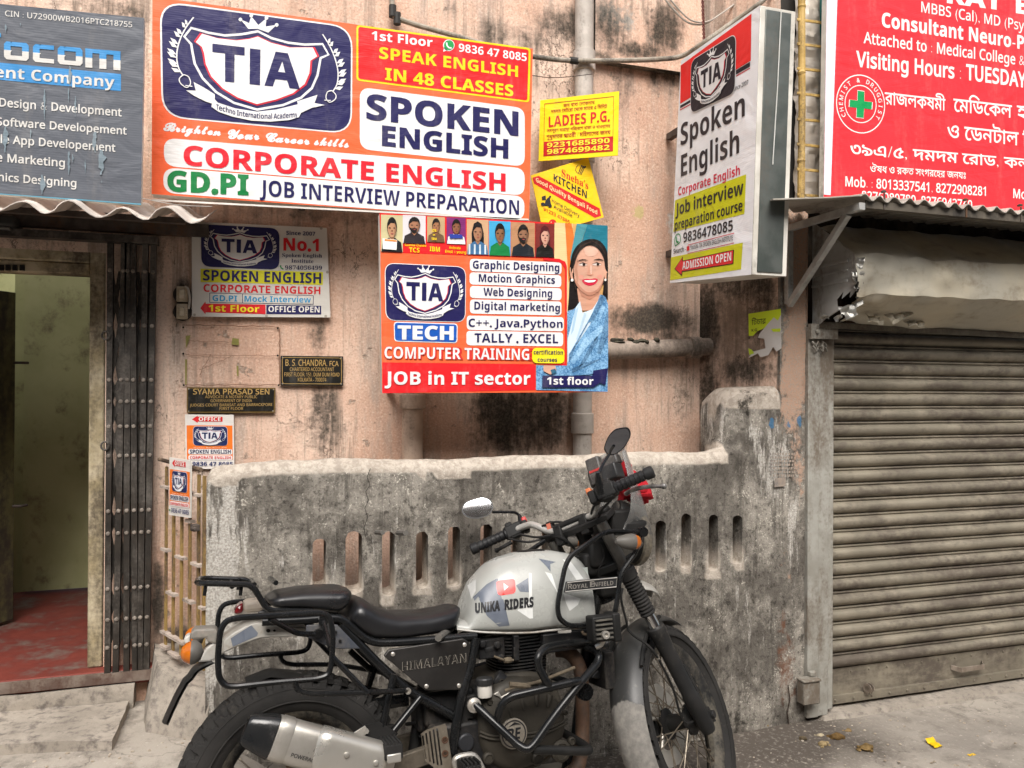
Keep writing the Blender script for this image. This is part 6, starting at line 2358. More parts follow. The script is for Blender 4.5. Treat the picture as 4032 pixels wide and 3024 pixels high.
def loft(F, top, bot, hw, e=2.6, n=26, m=24, endround=.12, mat=None, name='', parent=bike, flatb=.0, taper=None, smooth=50):
    """cushion: section between top and bottom outline (local x,z), half width hw(x)"""
    tx, tz = [p[0] for p in top], [p[1] for p in top]
    bx_, bz = [p[0] for p in bot], [p[1] for p in bot]
    x0, x1 = max(min(tx), min(bx_)), min(max(tx), max(bx_))
    vs = []
    for i in range(n):
        u = .5-.5*cos(pi*i/(n-1))
        x = x0+(x1-x0)*u
        zt, zb = interp(tx, tz, x), interp(bx_, bz, x)
        if zt < zb+.002:
            zt = zb+.002
        k = min(1, u/endround, (1-u)/endround)
        k = sqrt(max(0, 1-(1-k)**2))*.97+.03
        w = hw(x)*(.55+.45*k)
        zm, h = (zt+zb)/2, (zt-zb)/2*(.35+.65*k) if endround > .03 else (zt-zb)/2
        for j in range(m):
            a = 2*pi*j/m
            ca, sa = cos(a), sin(a)
            ee = e if sa > 0 else e+1.5
            y = w*np.sign(ca)*abs(ca)**(2/ee)
            zz = h*np.sign(sa)*abs(sa)**(2/ee)
            if taper:
                y *= taper(zz/h if h else 0)
            vs.append(F.w(x, y, zm+zz))
    mb = MB()
    fs = [(i*m+j, i*m+(j+1) % m, (i+1)*m+(j+1) % m, (i+1)*m+j) for i in range(n-1) for j in range(m)]
    fs += [tuple(range(m))[::-1], tuple((n-1)*m+j for j in range(m))]
    mb.add(vs, fs)
    return mb.build(name, mat, parent, smooth=smooth)


# ---- wheels
def wheel(F, hub, R, W_, rim, name, parent, disc=True, seed=0, sector=None):
    """spoked wheel in frame F (axle along F left)"""
    hub = np.asarray(hub, float)

    def P(r, a, y):
        return F.w(hub[0]+r*cos(a), hub[1]+y, hub[2]+r*sin(a))
    # rim
    mb = MB()
    N = 72
    prof = [(rim-.012, -.030), (rim+.004, -.036), (rim+.010, -.034), (rim-.004, -.026), (rim-.020, -.016), (rim-.024, 0), (rim-.020, .016), (rim-.004, .026), (rim+.010, .034), (rim+.004, .036), (rim-.012, .030), (rim-.032, .012), (rim-.034, 0), (rim-.032, -.012)]
    k = W_/.115
    m = len(prof)
    vs = [P(r, 2*pi*i/N, y*k) for i in range(N) for r, y in prof]
    mb.add(vs, [(i*m+j, ((i+1) % N)*m+j, ((i+1) % N)*m+(j+1) % m, i*m+(j+1) % m) for i in range(N) for j in range(m)])
    root = mb.build(name, grunge('black_rim', (.02, .02, .02), (.03, .03, .03), (.13, .115, .09), .5, 14, .5, .2), parent, smooth=40)
    # tyre with tread blocks
    mb = MB()
    N = 308
    hw = W_/2
    sec = [(rim+.006, -.62), (rim+.016, -.80), (rim+(R-rim)*.35, -.98), (rim+(R-rim)*.55, -1.0), (rim+(R-rim)*.72, -.97), (R-.026, -.93), (R-.018, -.90), (R-.016, -.74), (R-.009, -.70), (R-.006, -.42), (R-.004, -.36), (R-.002, -.05)]
    sec = sec+[(r, -y) for r, y in sec[::-1]]
    m = len(sec)
    vs = []
    per = 3.5
    for i in range(N):
        a = 2*pi*i/N
        ph = (i % 7)/7
        for j, (r, y) in enumerate(sec):
            ay = abs(y)
            off = .25 if y > 0 else 0
            ph2 = (ph+off+ay*.25) % 1
            d = 0
            if .69 < ay < .945 and r > rim+(R-rim)*.68:
                d = .0 if ph2 < .6 else -.015
            elif ay < .45:
                d = 0 if ((ph2+.5) % 1) < .62 else -.013
            elif .45 <= ay <= .69:
                d = -.004
            if .94 < ay and r > rim+(R-rim)*.7:
                d = .0 if ph2 < .6 else -.008
            vs.append(P(r+d, a, y*hw*(1.0+(.02 if d == 0 and .69 < ay < .95 else 0))))
    mb.add(vs, [(i*m+j, ((i+1) % N)*m+j, ((i+1) % N)*m+j+1, i*m+j+1) for i in range(N) for j in range(m-1)])
    # raised bead and side lettering ring
    for sy in (-1, 1):
        for rr__, t_ in ((rim+(R-rim)*.30, .0022), (rim+(R-rim)*.62, .0016)):
            y_ = hw*(.965 if rr__ < rim+.03 else .99)*sy
            mb.tube([P(rr__, 2*pi*i/72, y_) for i in range(72)], t_, 5, closed=True)
    mb.build('tyre', RUB, root, smooth=35, fix=False)
    # hub
    mb = MB()
    axl = F.M[1]
    c = F.w(*hub)
    mb.lathe([(.012, -.075), (.030, -.07), (.052, -.052), (.054, -.042), (.030, -.036), (.027, 0), (.030, .036), (.054, .042), (.052, .052), (.030, .07), (.012, .075)], c, axl, 20)
    mb.build('hub', DBK, root)
    # spokes
    mb = MB()
    for i in range(36):
        sy = 1 if i % 2 else -1
        a = 2*pi*i/36
        da = .55*(1 if (i//2) % 2 else -1)
        p0 = P(.050, a+da*.9, sy*.046)
        p1 = P(rim-.028, a+da*.12, sy*.006)
        mb.tube([p0, p1], .0023, 5, cap=False)
        mb.tube([p1, p1+(p0-p1)*.09], .0042, 5)
    mb.build('spokes', grunge('spoke_steel', lin('#6c6458'), lin('#857c6e'), (.14, .11, .08), .5, 30, .45, .6), root)
    if disc:
        mb = MB()
        r0, r1, y_ = .085, .14, .066
        n = 60
        for i in range(n):
            a = 2*pi*i/n
            b = 2*pi*(i+1)/n
            w0 = r1+.003*cos(a*10)
            w1 = r1+.003*cos(b*10)
            for d in (-.0022, .0022):
                mb.add([P(r0, a, y_+d), P(r0, b, y_+d), P(w1, b, y_+d), P(w0, a, y_+d)], [(0, 1, 2, 3)])
            mb.add([P(w0, a, y_-.0022), P(w1, b, y_-.0022), P(w1, b, y_+.0022), P(w0, a, y_+.0022)], [(0, 1, 2, 3)])
            mb.add([P(r0, a, y_-.0022), P(r0, b, y_-.0022), P(r0, b, y_+.0022), P(r0, a, y_+.0022)], [(0, 1, 2, 3)])
        for i in range(5):
            a = 2*pi*i/5
            mb.tube([P(.045, a, .06), P(.09, a+.25, y_)], .008, 6)
        mb.build('brake_disc', SLV, root, smooth=30)
    return root


RR = .336
wheel(K, (0, 0, 0), RR, .125, .222, 'rear_wheel', bike, disc=False)
mb = MB()
n = 48
for (r0, r1) in ((.055, .118),):
    for i in range(n):
        a, b = 2*pi*i/n, 2*pi*(i+1)/n
        for d in (-.080, -.076):
            mb.add([K.w(r0*cos(a), d, r0*sin(a)), K.w(r0*cos(b), d, r0*sin(b)), K.w(r1*cos(b), d, r1*sin(b)), K.w(r1*cos(a), d, r1*sin(a))], [(0, 1, 2, 3)])
mb.build('rear_brake_disc', SLV, bike, smooth=0)
mb = MB()
mb.obox(K.w(.02, -.085, .115), K.M[0]*.05, K.M[1]*.028, K.M[2]*.026)
mb.obox(K.w(.07, -.085, .09), K.M[0]*.02, K.M[1]*.02, K.M[2]*.03)
mb.build('rear_brake_caliper', grunge('bronze_caliper', lin('#6f5c48'), lin('#5b4b3b'), (.08, .07, .05), .4, 20, .5, .4), bike, bevel=.006)
HUBF, RF = np.array([.335, 0, -.695]), .343
fw = wheel(T_, HUBF, RF, .105, .268, 'front_wheel', bike)

# ---- front mudguard hugging the steered wheel; its lower half is caked with dust
t = NT('front_guard_plastic')
n1 = t.noise(14, 7, .65)
n3 = t.noise(50, 5, .6)
d_ = t.ramp(t.math('ADD', t.attr('dust'), t.math('MULTIPLY', t.math('SUBTRACT', n1, .5), .5)), .48, .53)
spk = t.ramp(n3, .58, .7)
c = t.mix(t.math('MULTIPLY', spk, .25), (.028, .028, .027), (.14, .125, .10))
c = t.mix(d_, c, t.mix(t.ramp(n3, .35, .7), lin('#6f6c67'), lin('#85817a')))
t.out(c, t.n('ShaderNodeMapRange', i0=d_, i3=.42, i4=.9).outputs[0], 0, n1, .15, .002)
GRD = t.m
mb = MB()
NA, NW = 60, 13
a0, a1 = radians(62), radians(206)


def gp(u, v, dr=0):
    a = a0+(a1-a0)*u
    y = (v-.5)*2
    w = .055+.010*sin(pi*u)
    if u > .92:
        w *= 1-.35*((u-.92)/.08)**2
    r = RF+.030+.012*u-.030*abs(y)**2.6+dr
    return T_.w(HUBF[0]+r*cos(a), y*w, HUBF[2]+r*sin(a))


mb.grid(lambda u, v: gp(u, v), NA, NW)
mb.grid(lambda u, v: gp(u, v, -.004), NA, NW)
o = mb.build('front_mudguard', GRD, bike, smooth=60)
at = o.data.attributes.new('dust', 'FLOAT', 'POINT')
u_ = np.array([i/(NA-1) for i in range(NA) for j in range(NW)]*2)
v_ = np.array([j/(NW-1) for i in range(NA) for j in range(NW)]*2)
at.data.foreach_set('value', (smooth01(u_, .58, .82)+.06*(v_-.5)).astype(np.float32))
mb = MB()
for sy in (-1, 1):
    mb.tube([T_.w(HUBF[0]+(RF+.02)*cos(radians(A)), sy*.072, HUBF[2]+(RF+.02)*sin(radians(A))) for A in range(100, 150, 5)], .007, 6)
mb.build('mudguard_brace', DBK, bike)

# ---- fork
def leg(c):
    a = T_.lp('O', 1255, 950, -.1)
    b = T_.lp('P', 1975, 1010, -.1)
    d = TA
    base = np.array([T_.lp('O', 1330, 1060, -.1)[0], c, T_.lp('O', 1330, 1060, -.1)[2]])
    def at(px):          # point on the leg at the height of a given pixel of the right leg
        z = T_.lp(*px, -.1)[2]
        t_ = (z-base[2])/d[2]
        x = base[0]+d[0]*t_
        return T_.w(x, c, z)
    nm = bike
    mb = MB()
    p0, p1, p2, p3, p4 = at(('O', 1240, 900)), at(('O', 1440, 1245)), at(('O', 1570, 1510)), at(('O', 1630, 1620)), at(('P', 1975, 1010))
    mb.tube([p0+(p0-p1)/np.linalg.norm(p0-p1)*.03, p1], .0215, 16)
    up = mb.build('fork_tube', grunge('satin_fork', lin('#4a4845'), lin('#57544f'), (.10, .09, .07), .4, 20, .4, .5), bike)
    mb = MB()
    dd = (p2-p1)/np.linalg.norm(p2-p1)
    L_ = np.linalg.norm(p2-p1)
    prof = [(.030, -.035), (.033, -.03), (.033, 0), (.029, .004)]
    k = 11
    for i in range(k):
        h = .006+(L_-.006)*i/k
        st = (L_-.006)/k
        r = .030-.002*i/k
        prof += [(r-.006, h), (r, h+st*.35), (r, h+st*.6)]
    prof += [(.024, L_)]
    mb.lathe(prof, p1, dd, 20)
    mb.build('fork_gaiter', RUB, up, smooth=25)
    mb = MB()
    mb.tube([p2, p3], .0205, 18)
    mb.build('fork_stanchion', CHR, up)
    mb = MB()
    dd = (p4-p3)/np.linalg.norm(p4-p3)
    L_ = np.linalg.norm(p4-p3)
    mb.lathe([(.023, -.012), (.032, -.010), (.034, .012), (.031, .02), (.0305, .05), (.028, .08), (.028, L_*.62), (.031, L_*.64), (.031, L_*.70), (.030, L_*.93), (.024, L_), (.0, L_+.004)], p3, dd, 20)
    fwd = T_.M[0]
    ax_p = p3+dd*L_*.86
    mb.obox(ax_p+fwd*.02, fwd*.028, T_.M[1]*.022, dd*.03)
    mb.lathe([(.014, -.028), (.014, .0)], ax_p+fwd*.022-T_.M[1]*(.012 if c < 0 else -.03), T_.M[1], 10)
    mb.obox(p3+dd*.20-T_.M[1]*(.024 if c < 0 else -.024)+fwd*.012, fwd*.010, T_.M[1]*.006, dd*.055)
    mb.build('fork_lower_leg', grunge('black_fork_leg', (.018, .018, .018), (.026, .025, .024), (.12, .105, .085), .36, 14, .5, .1), up, bevel=.002)
    return p0, p1


L0, L1 = leg(-.105)
leg(.105)
# yokes
mb = MB()
yk = T_.lp('O', 1080, 885, 0)
for dz, th in ((.0, .014),):
    c0 = T_.w(yk[0]-.005, 0, yk[2]+.0)
    nx_ = TA[0]*T_.M[0]+TA[2]*T_.M[2]
    fx = np.cross(T_.M[1], nx_)
    ring = [(-.03, -.135), (.035, -.14), (.06, -.10), (.045, -.04), (.055, 0), (.045, .04), (.06, .10), (.035, .14), (-.03, .135), (-.055, .06), (-.06, 0), (-.055, -.06)]
    mb.prism([c0+fx*a*1.0+T_.M[1]*b for a, b in ring], nx_*.022)
    c1 = c0-nx_*.17
    mb.prism([c1+fx*a+T_.M[1]*b for a, b in ring], nx_*.026)
    mb.tube([c1, c0], .026, 14)
    for sy in (-1, 1):
        mb.lathe([(.026, 0), (.026, .012), (.014, .016)], c0+fx*.03*0+T_.M[1]*sy*.105+fx*.02+nx_*.022, nx_, 14)
mb.build('fork_yoke', DBK, bike, bevel=.003)

# ---- handlebar, grips, switches, levers, mirrors
bar = [('O', 560, 915, .285), ('O', 700, 862, .19), ('O', 760, 868, .15), ('O', 850, 905, .10), ('O', 925, 893, .055), ('O', 1105, 815, -.045), ('O', 1165, 790, -.085), ('O', 1192, 735, -.115), ('O', 1205, 670, -.155), ('O', 1250, 620, -.215), ('O', 1330, 588, -.27)]
BP = [T_.p(*b) for b in bar]
mb = MB()
mb.tube(catmull(BP, 5), .0125, 12)
hb = mb.build('handlebar', grunge('brushed_bar', lin('#c0beb8'), lin('#a9a7a1'), (.25, .23, .2), .3, 20, .35, .4), bike)
for side, (i0, i1) in enumerate(((('O', 545, 925, .285), ('O', 285, 1042, .405)), (('O', 1325, 592, -.27), ('O', 1608, 470, -.40)))):
    a, b = T_.p(*i0), T_.p(*i1)
    d = (b-a)
    L_ = np.linalg.norm(d)
    d /= L_
    prof = [(.022, 0), (.024, .006), (.018, .010)]
    k = 6
    for i in range(k):
        h = .012+(L_-.045)*i/k
        s_ = (L_-.045)/k
        prof += [(.0165, h), (.0185, h+s_*.12), (.0185, h+s_*.80), (.0165, h+s_*.88)]
    prof += [(.0165, L_-.03), (.0205, L_-.028), (.0205, L_-.004), (.017, L_), (.009, L_+.001), (.009, L_-.004), (0, L_-.004)]
    mb = MB()
    mb.lathe(prof, a, d, 18)
    mb.build('grip', grunge('grip_rubber', (.014, .014, .015), (.022, .022, .022), (.06, .055, .05), .3, 30, .5), hb, smooth=30)
    # switch block
    sgn = 1 if side == 0 else -1
    mb = MB()
    c0 = a-d*.030
    upv = T_.M[2]-d*np.dot(T_.M[2], d)
    upv /= np.linalg.norm(upv)
    fv = np.cross(upv, d)
    mb.obox(c0, d*.034, upv*.024, fv*.022)
    mb.obox(c0+upv*.020+d*.012, d*.014, upv*.016, fv*.016)
    mb.obox(c0-upv*.018, d*.022, upv*.012, fv*.020)
    mb.obox(c0-d*.045-upv*.004, d*.012, upv*.022, fv*.026)
    mb.build('switch_block', DBK, hb, bevel=.006)
    mb = MB()
    mb.obox(c0-d*.050+upv*.018-fv*0, d*.009, upv*.012, fv*.020)
    mb.build('switch_button', REDP if side == 0 else plain('orange_switch', (.62, .17, .05), .45), hb, bevel=.004)
# clutch and brake levers
LV = [[('O', 560, 985, .265), ('O', 500, 1020, .29), ('O', 455, 1045, .33)], [('O', 1395, 632, -.26), ('O', 1440, 605, -.30), ('O', 1540, 582, -.36), ('O', 1670, 578, -.43)]]
for k, pts_ in enumerate(LV):
    P_ = catmull([T_.p(*p_)+T_.M[0]*.015 for p_ in pts_], 5)
    mb = MB()
    mb.tube(P_, list(np.linspace(.0085, .006, len(P_))), 8)
    mb.ball(P_[-1], .0095, n=10)
    mb.build('lever', DBK if k == 0 else grunge('worn_lever', (.02, .02, .02), (.3, .29, .28), (.1, .09, .08), .4, 30, .4, .3), hb)
# mirrors
MIR = NT('mirror_glass')
MIR.out((.86, .87, .88), .03, 1.0)
for side, (poly_, cpx, cc, stem, tilt) in enumerate([
        ([(213, 745), (232, 705), (262, 685), (370, 655), (412, 668), (440, 690), (447, 738), (428, 775), (400, 795), (320, 816), (262, 806), (228, 785)], (330, 738), .33, [('O', 440, 762, .31), ('O', 600, 768, .275), ('O', 632, 785, .27), ('O', 655, 850, .26)], .62),
        ([(1246, 310), (1258, 270), (1280, 215), (1325, 168), (1360, 158), (1425, 150), (1446, 190), (1440, 230), (1405, 290), (1375, 322), (1320, 358), (1270, 352)], (1345, 252), -.30, [('O', 1282, 355, -.295), ('O', 1240, 420, -.28), ('O', 1205, 500, -.27), ('O', 1215, 570, -.26)], .03)]):
    c0 = T_.p('O', cpx[0], cpx[1], cc)
    n_ = np.array([-.30, -.86, .34]) if side == 0 else np.array([-.50, -.84, -.10])
    n_ /= np.linalg.norm(n_)
    P_ = [hit(*q('O', x, y), c0, n_) for x, y in poly_]
    P_ = fillet(P_, .012, 3, True)
    cm = sum(P_)/len(P_)
    mb = MB()
    back = [cm+(p_-cm)*.80-n_*.022 for p_ in P_]
    mb.prism(P_, -n_*.008)
    o_ = len(mb.v)-len(P_)
    mb.add([p_-n_*.0075 for p_ in P_]+back, [(i, (i+1) % len(P_), len(P_)+(i+1) % len(P_), len(P_)+i) for i in range(len(P_))]+[tuple(range(len(P_), 2*len(P_)))])
    mr = mb.build('mirror', plain('mirror_black', (.012, .012, .012), .35), bike, smooth=40)
    mb = MB()
    mb.add([cm+(p_-cm)*.91+n_*.0012 for p_ in P_], [tuple(range(len(P_)))])
    mb.build('mirror_glass', MIR.m, mr, smooth=0)
    mb = MB()
    mb.tube(fillet([T_.p(*p_)-n_*.012 if i == 0 else T_.p(*p_) for i, p_ in enumerate(stem)], .02), .0055, 8)
    mb.lathe([(.011, -.03), (.012, 0), (.011, .02), (.006, .04)], T_.p(*stem[-1]), T_.p(*stem[-2])-T_.p(*stem[-1]), 10)
    mb.build('mirror_stem', GLB, mr)
# bar clamps, brace and clutter
mb = MB()
for b_ in (bar[4], bar[5]):
    p_ = T_.p(*b_)
    mb.obox(p_-T_.M[2]*.02, T_.M[0]*.019, T_.M[1]*.016, T_.M[2]*.036)
mb.tube([T_.p('O', 900, 880, .06), T_.p('O', 1100, 795, -.05)], .011, 8)
mb.build('bar_clamp', DBK, hb, bevel=.004)
mb = MB()
p_ = T_.p('O', 870, 895, .09)
mb.obox(p_, T_.M[0]*.012, T_.M[1]*.013, T_.M[2]*.030)
o_ = mb.build('switch_box', DBK, hb, bevel=.004)
mb = MB()
mb.obox(p_+T_.M[2]*.012-T_.M[0]*.0125, T_.M[0]*.003, T_.M[1]*.008, T_.M[2]*.010)
mb.build('switch_button', plain('salmon_switch', (.55, .16, .10), .5), o_)
mb = MB()
for (x, y, c_, a_, b_, d_) in [(1195, 470, -.10, .018, .028, .050), (1300, 400, -.16, .020, .035, .018), (1310, 480, -.18, .030, .032, .028), (1180, 530, -.08, .012, .018, .03), (1310, 345, -.17, .012, .02, .014)]:
    mb.obox(T_.p('O', x, y, c_), T_.M[0]*a_, T_.M[1]*b_, T_.M[2]*d_)
ph = mb.build('phone_holder', grunge('holder_black', (.02, .02, .02), (.04, .04, .04), (.1, .09, .08), .4, 30, .45), hb, bevel=.006)
mb = MB()
mb.obox(T_.p('O', 1205, 470, -.12)-T_.M[0]*.02, T_.M[0]*.004, T_.M[1]*.022, T_.M[2]*.004)
mb.build('clip', REDP, ph)
# instrument pod
mb = MB()
ip = K.lp('O', 1310, 760, 0)
mb.lathe([(.0, -.002), (.040, 0), (.046, .01), (.044, .05), (.03, .06)], K.w(ip[0], -.02, ip[2]), K.M[0]*.85-K.M[2]*.35, 20)
ipo = mb.build('instrument_pod', DBK, bike)
mb = MB()
mb.lathe([(0, -.004), (.036, -.003)], K.w(ip[0], -.02, ip[2]), K.M[0]*.85-K.M[2]*.35, 20)
mb.build('dial_glass', plain('dark_dial', (.02, .02, .022), .08), ipo)
# cables
def cable(pts_, r=.0045, mat=DBK):
    mb = MB()
    mb.tube(catmull(pts_, 6), r, 7)
    return mb


CAB = [[T_.p('O', 560, 960, .25), T_.p('O', 700, 985, .17), T_.p('O', 850, 950, .10), T_.p('O', 960, 960, .03), K.p('O', 1050, 1050, 0)]]
for pts_ in CAB+list(([T_.p('O', 640, 930, .22), T_.p('O', 760, 950, .14), T_.p('O', 870, 935, .08)], [T_.p('O', 800, 870, .12), T_.p('O', 900, 838, .06), T_.p('O', 990, 855, .02), T_.p('O', 1030, 900, 0)],
             [T_.p('O', 1250, 660, -.2), T_.p('O', 1180, 720, -.14), T_.p('O', 1160, 790, -.08), T_.p('O', 1210, 840, -.03)], [T_.p('O', 1300, 680, -.22), T_.p('O', 1230, 760, -.14), T_.p('O', 1210, 850, -.08), K.p('O', 1230, 950, -.02)],
             [K.p('O', 1385, 1320, -.12), K.p('O', 1375, 1400, -.12), K.p('O', 1410, 1550, -.10), K.p('P', 1330, 190, -.10), T_.p('P', 1480, 300, -.11), T_.p('P', 1560, 400, -.12)],
             [T_.p('P', 1570, 420, -.11), T_.p('P', 1680, 640, -.09), T_.p('P', 1740, 850, -.07), T_.p('P', 1790, 940, -.07), T_.p('P', 1850, 930, -.08)],
             [K.p('O', 1000, 1060, .02), K.p('O', 1080, 1100, .0), K.p('O', 1200, 1150, -.02), K.p('O', 1240, 1060, -.05)], [K.p('O', 1230, 1000, -.06), K.p('O', 1250, 1090, -.06), K.p('O', 1210, 1200, -.05), K.p('O', 1230, 1320, -.03)])):
    cable(pts_, .0042).build('cable', DBK, bike)

# ---- tank
tt = [K.lp('N', x, y, c_) for x, y, c_ in [(868, 690, 0), (905, 525, 0), (950, 405, .0), (1050, 292, 0), (1130, 247, 0), (1250, 210, 0), (1340, 197, 0), (1470, 197, 0), (1570, 215, 0), (1640, 262, 0)]]+[K.lp('O', x, y, 0) for x, y in [(1080, 1200), (1150, 1340), (1185, 1430)]]
tb = [K.lp('N', x, y, -.11) for x, y in [(866, 738), (1000, 750), (1180, 752), (1330, 746), (1410, 734), (1520, 722), (1640, 716)]]+[K.lp('O', 1180, 1560, -.11)]
tx0 = tb[0][0]
tx1 = tb[-1][0]


def tank_hw(x):
    u = (x-tx0)/(tx1-tx0)
    return float(np.interp(u, [0, .06, .2, .4, .6, .8, .95, 1], [.085, .100, .122, .140, .150, .150, .138, .122]))


TT = [(p[0], p[2]) for p in tt]
TBm = [(p[0], p[2]) for p in tb]
tank_n, tank_m = 40, 36


def tank_pt(u, a):
    x = tx0+(tx1-tx0)*u
    zt = interp([p[0] for p in TT], [p[1] for p in TT], x)
    zb = interp([p[0] for p in TBm], [p[1] for p in TBm], x)
    zt = max(zt, zb+.03)
    h = zt-zb
    w = tank_hw(x)
    # section: tucked-in lower edge, slightly bulged sides, rounded shoulders
    ca, sa = cos(a), sin(a)
    y = w*np.sign(ca)*abs(ca)**(.52 if sa > 0 else .25)
    z = zb+.16*h+(.84*h*abs(sa)**.86 if sa > 0 else -.16*h*abs(sa)**.3)
    if sa > 0:
        y *= 1-.10*smooth01((z-zb)/h, .35, 1.0)
    else:
        y *= 1-.13*abs(sa)**.5*(u < .97)
    return x, y, z


mb = MB()
vs = []
for i in range(tank_n):
    for j in range(tank_m):
        vs.append(K.w(*tank_pt(i/(tank_n-1), 2*pi*j/tank_m)))
mb.add(vs, [(i*tank_m+j, i*tank_m+(j+1) % tank_m, (i+1)*tank_m+(j+1) % tank_m, (i+1)*tank_m+j) for i in range(tank_n-1) for j in range(tank_m)]+[tuple(range(tank_m))[::-1], tuple((tank_n-1)*tank_m+j for j in range(tank_m))])
tank = mb.build('fuel_tank', TNK, bike, smooth=45)
from mathutils.bvhtree import BVHTree
tree = BVHTree.FromPolygons([Vector(v) for v in mb.v], mb.f)
# pressed seam along the bottom
mb = MB()
for sy in (-1, 1):
    mb.tube([K.w(p[0], sy*(tank_hw(p[0])+.003), p[2]+.002) for p in [(x, 0, interp([p[0] for p in TBm], [p[1] for p in TBm], x)) for x in np.linspace(tx0, tx1, 20)]], .0035, 6)
mb.build('tank_seam', TNK2, tank)


def on_tank(px, off):
    """where the sight line through a photograph pixel touches the tank skin"""
    d = ray(*px)
    d = Vector(d/np.linalg.norm(d))
    r_ = tree.ray_cast(Vector(CAM), d)
    if r_[0] is None:
        return None
    n_ = r_[1]
    if n_.dot(d) > 0:
        n_ = -n_
    return np.array(r_[0]+n_*off)


def tank_decal(name, loops, col, off, gloss=.3, grid=9, z='O'):
    loops = [[q(z, *p) for p in lp] for lp in loops]
    A = np.array(loops[0])
    ex = []
    fine = []
    for lp in loops:
        f_ = []
        for i in range(len(lp)):
            a, b = np.array(lp[i]), np.array(lp[(i+1) % len(lp)])
            n = max(1, int(np.linalg.norm(b-a)/10))
            f_ += [a+(b-a)*k/n for k in range(n)]
        fine.append(f_)
    ex = [(x, y) for x in np.arange(A[:, 0].min(), A[:, 0].max(), grid) for y in np.arange(A[:, 1].min(), A[:, 1].max(), grid)]
    V, T = fill([[(p[0], -p[1]) for p in f_] for f_ in fine], [(x, -y) for x, y in ex], evenodd=True)
    return V, T, off


def tank_group(name, items):
    mb = MB()
    mats = []
    for V, T, off, m in items:
        P_ = [on_tank((v[0], -v[1]), off) for v in V]
        if m not in mats:
            mats.append(m)
        ok = [t_ for t_ in T if all(P_[i] is not None for i in t_) and max(np.linalg.norm(P_[t_[0]]-P_[t_[1]]), np.linalg.norm(P_[t_[0]]-P_[t_[2]])) < .05]
        P_ = [p if p is not None else K.o for p in P_]
        mb.add(P_, [tuple(t_) for t_ in ok], mats.index(m))
    return mb.build(name, mats, tank, smooth=60, fix=False)


DG = grunge('decal_slate', lin('#5d636e'), lin('#686e78'), None, .3, 20, .3, 0, .02)
DL = grunge('decal_white', lin('#d3d4d1'), lin('#c9cac6'), None, .3, 20, .28, 0, .02)
DB = plain('decal_black', (.012, .012, .014), .3)
DRD = plain('decal_red', lin('#f02a24'), .3)
dec = []
for lp, m, o_ in [([(478, 1247), (400, 1290), (300, 1385), (312, 1412), (345, 1370), (420, 1310)], DG, .0006), ([(330, 1365), (480, 1250), (505, 1380), (520, 1440), (400, 1440), (350, 1400)], DG, .0008), ([(345, 1400), (520, 1400), (565, 1590), (488, 1598), (400, 1520)], DG, .0006),
                  ([(700, 1245), (705, 1350), (640, 1345), (612, 1300)], DG, .0006), ([(775, 1105), (900, 1130), (860, 1145), (862, 1200), (830, 1160)], DG, .0006),
                  ([(706, 1210), (723, 1212), (728, 1380), (735, 1538), (710, 1540), (620, 1480), (705, 1400)], DL, .0006), ([(260, 1300), (320, 1255), (320, 1340), (290, 1400)], DL, .0006),
                  ([(950, 1110), (1010, 1130), (1100, 1250), (1050, 1260)], DL, .0006), ([(820, 1200), (870, 1215), (930, 1400), (900, 1330)], DL, .0006), ([(955, 1355), (1080, 1395), (1060, 1440), (1000, 1485), (975, 1430)], DL, .0006)]:
    dec.append(tank_decal('d', [lp], None, o_)+(m,))
tank_group('camouflage_decal', dec)
rrp = fillet([np.array(p, float) for p in [(466, 1268), (604, 1250), (610, 1356), (480, 1376)]], 30, 5, True)
dec = [tank_decal('d', [[tuple(p) for p in rrp]], None, .0016)+(DRD,), tank_decal('d', [[(522, 1285), (556, 1310), (524, 1338)]], None, .0024)+(DL,)]
tank_group('play_button_sticker', dec)
dec = []
for body, p0, p1, h in [('UNIKA', (318, 1500), (495, 1478), 66), ('RIDERS', (528, 1474), (738, 1452), 66)]:
    V, T = glyphs(body, .09, 1.0)
    x0_, x1_ = V[:, 0].min(), V[:, 0].max()
    s_ = (V[:, 0]-x0_)/(x1_-x0_)
    X_ = p0[0]+s_*(p1[0]-p0[0])
    Y_ = p0[1]+s_*(p1[1]-p0[1])-V[:, 1]*h
    W2_ = np.array([q('O', a, b) for a, b in zip(X_, Y_)])
    dec.append((np.stack([W2_[:, 0], -W2_[:, 1]], 1), T, .0026, DB))
tank_group('lettering', dec)
mb = MB()
tp = K.lp('N', 1340, 205, 0)
mb.lathe([(.052, -.004), (.052, .004), (.046, .008), (0, .008)], K.w(tp[0], 0, tp[2]-.004), K.M[2]-K.M[0]*.02, 24)
mb.build('filler_cap', DBK, tank)

# ---- seats
st_ = [K.lp('N', x, y, 0) for x, y in [(78, 618), (110, 540), (150, 500), (200, 508), (280, 568), (400, 605), (600, 602), (750, 575), (830, 545), (872, 524), (903, 522)]]
sb_ = [K.lp('N', x, y, -.11) for x, y in [(78, 640), (230, 770), (290, 800), (500, 800), (700, 775), (840, 745), (903, 640)]]
loft(K, [(p[0], p[2]) for p in st_], [(p[0], p[2]) for p in sb_], lambda x: float(np.interp(x, [.0, .2, .45, .55], [.140, .145, .115, .09])), 2.8, 30, 26, .10, LEA, 'rider_seat')
st_ = [K.lp('M', x, y, 0) for x, y in [(848, 372), (880, 350), (940, 328), (1100, 300), (1300, 287), (1430, 290), (1475, 308), (1500, 350)]]
sb_ = [K.lp('M', x, y, -.11) for x, y in [(848, 420), (900, 465), (1100, 475), (1250, 487), (1390, 506), (1450, 470), (1500, 400)]]
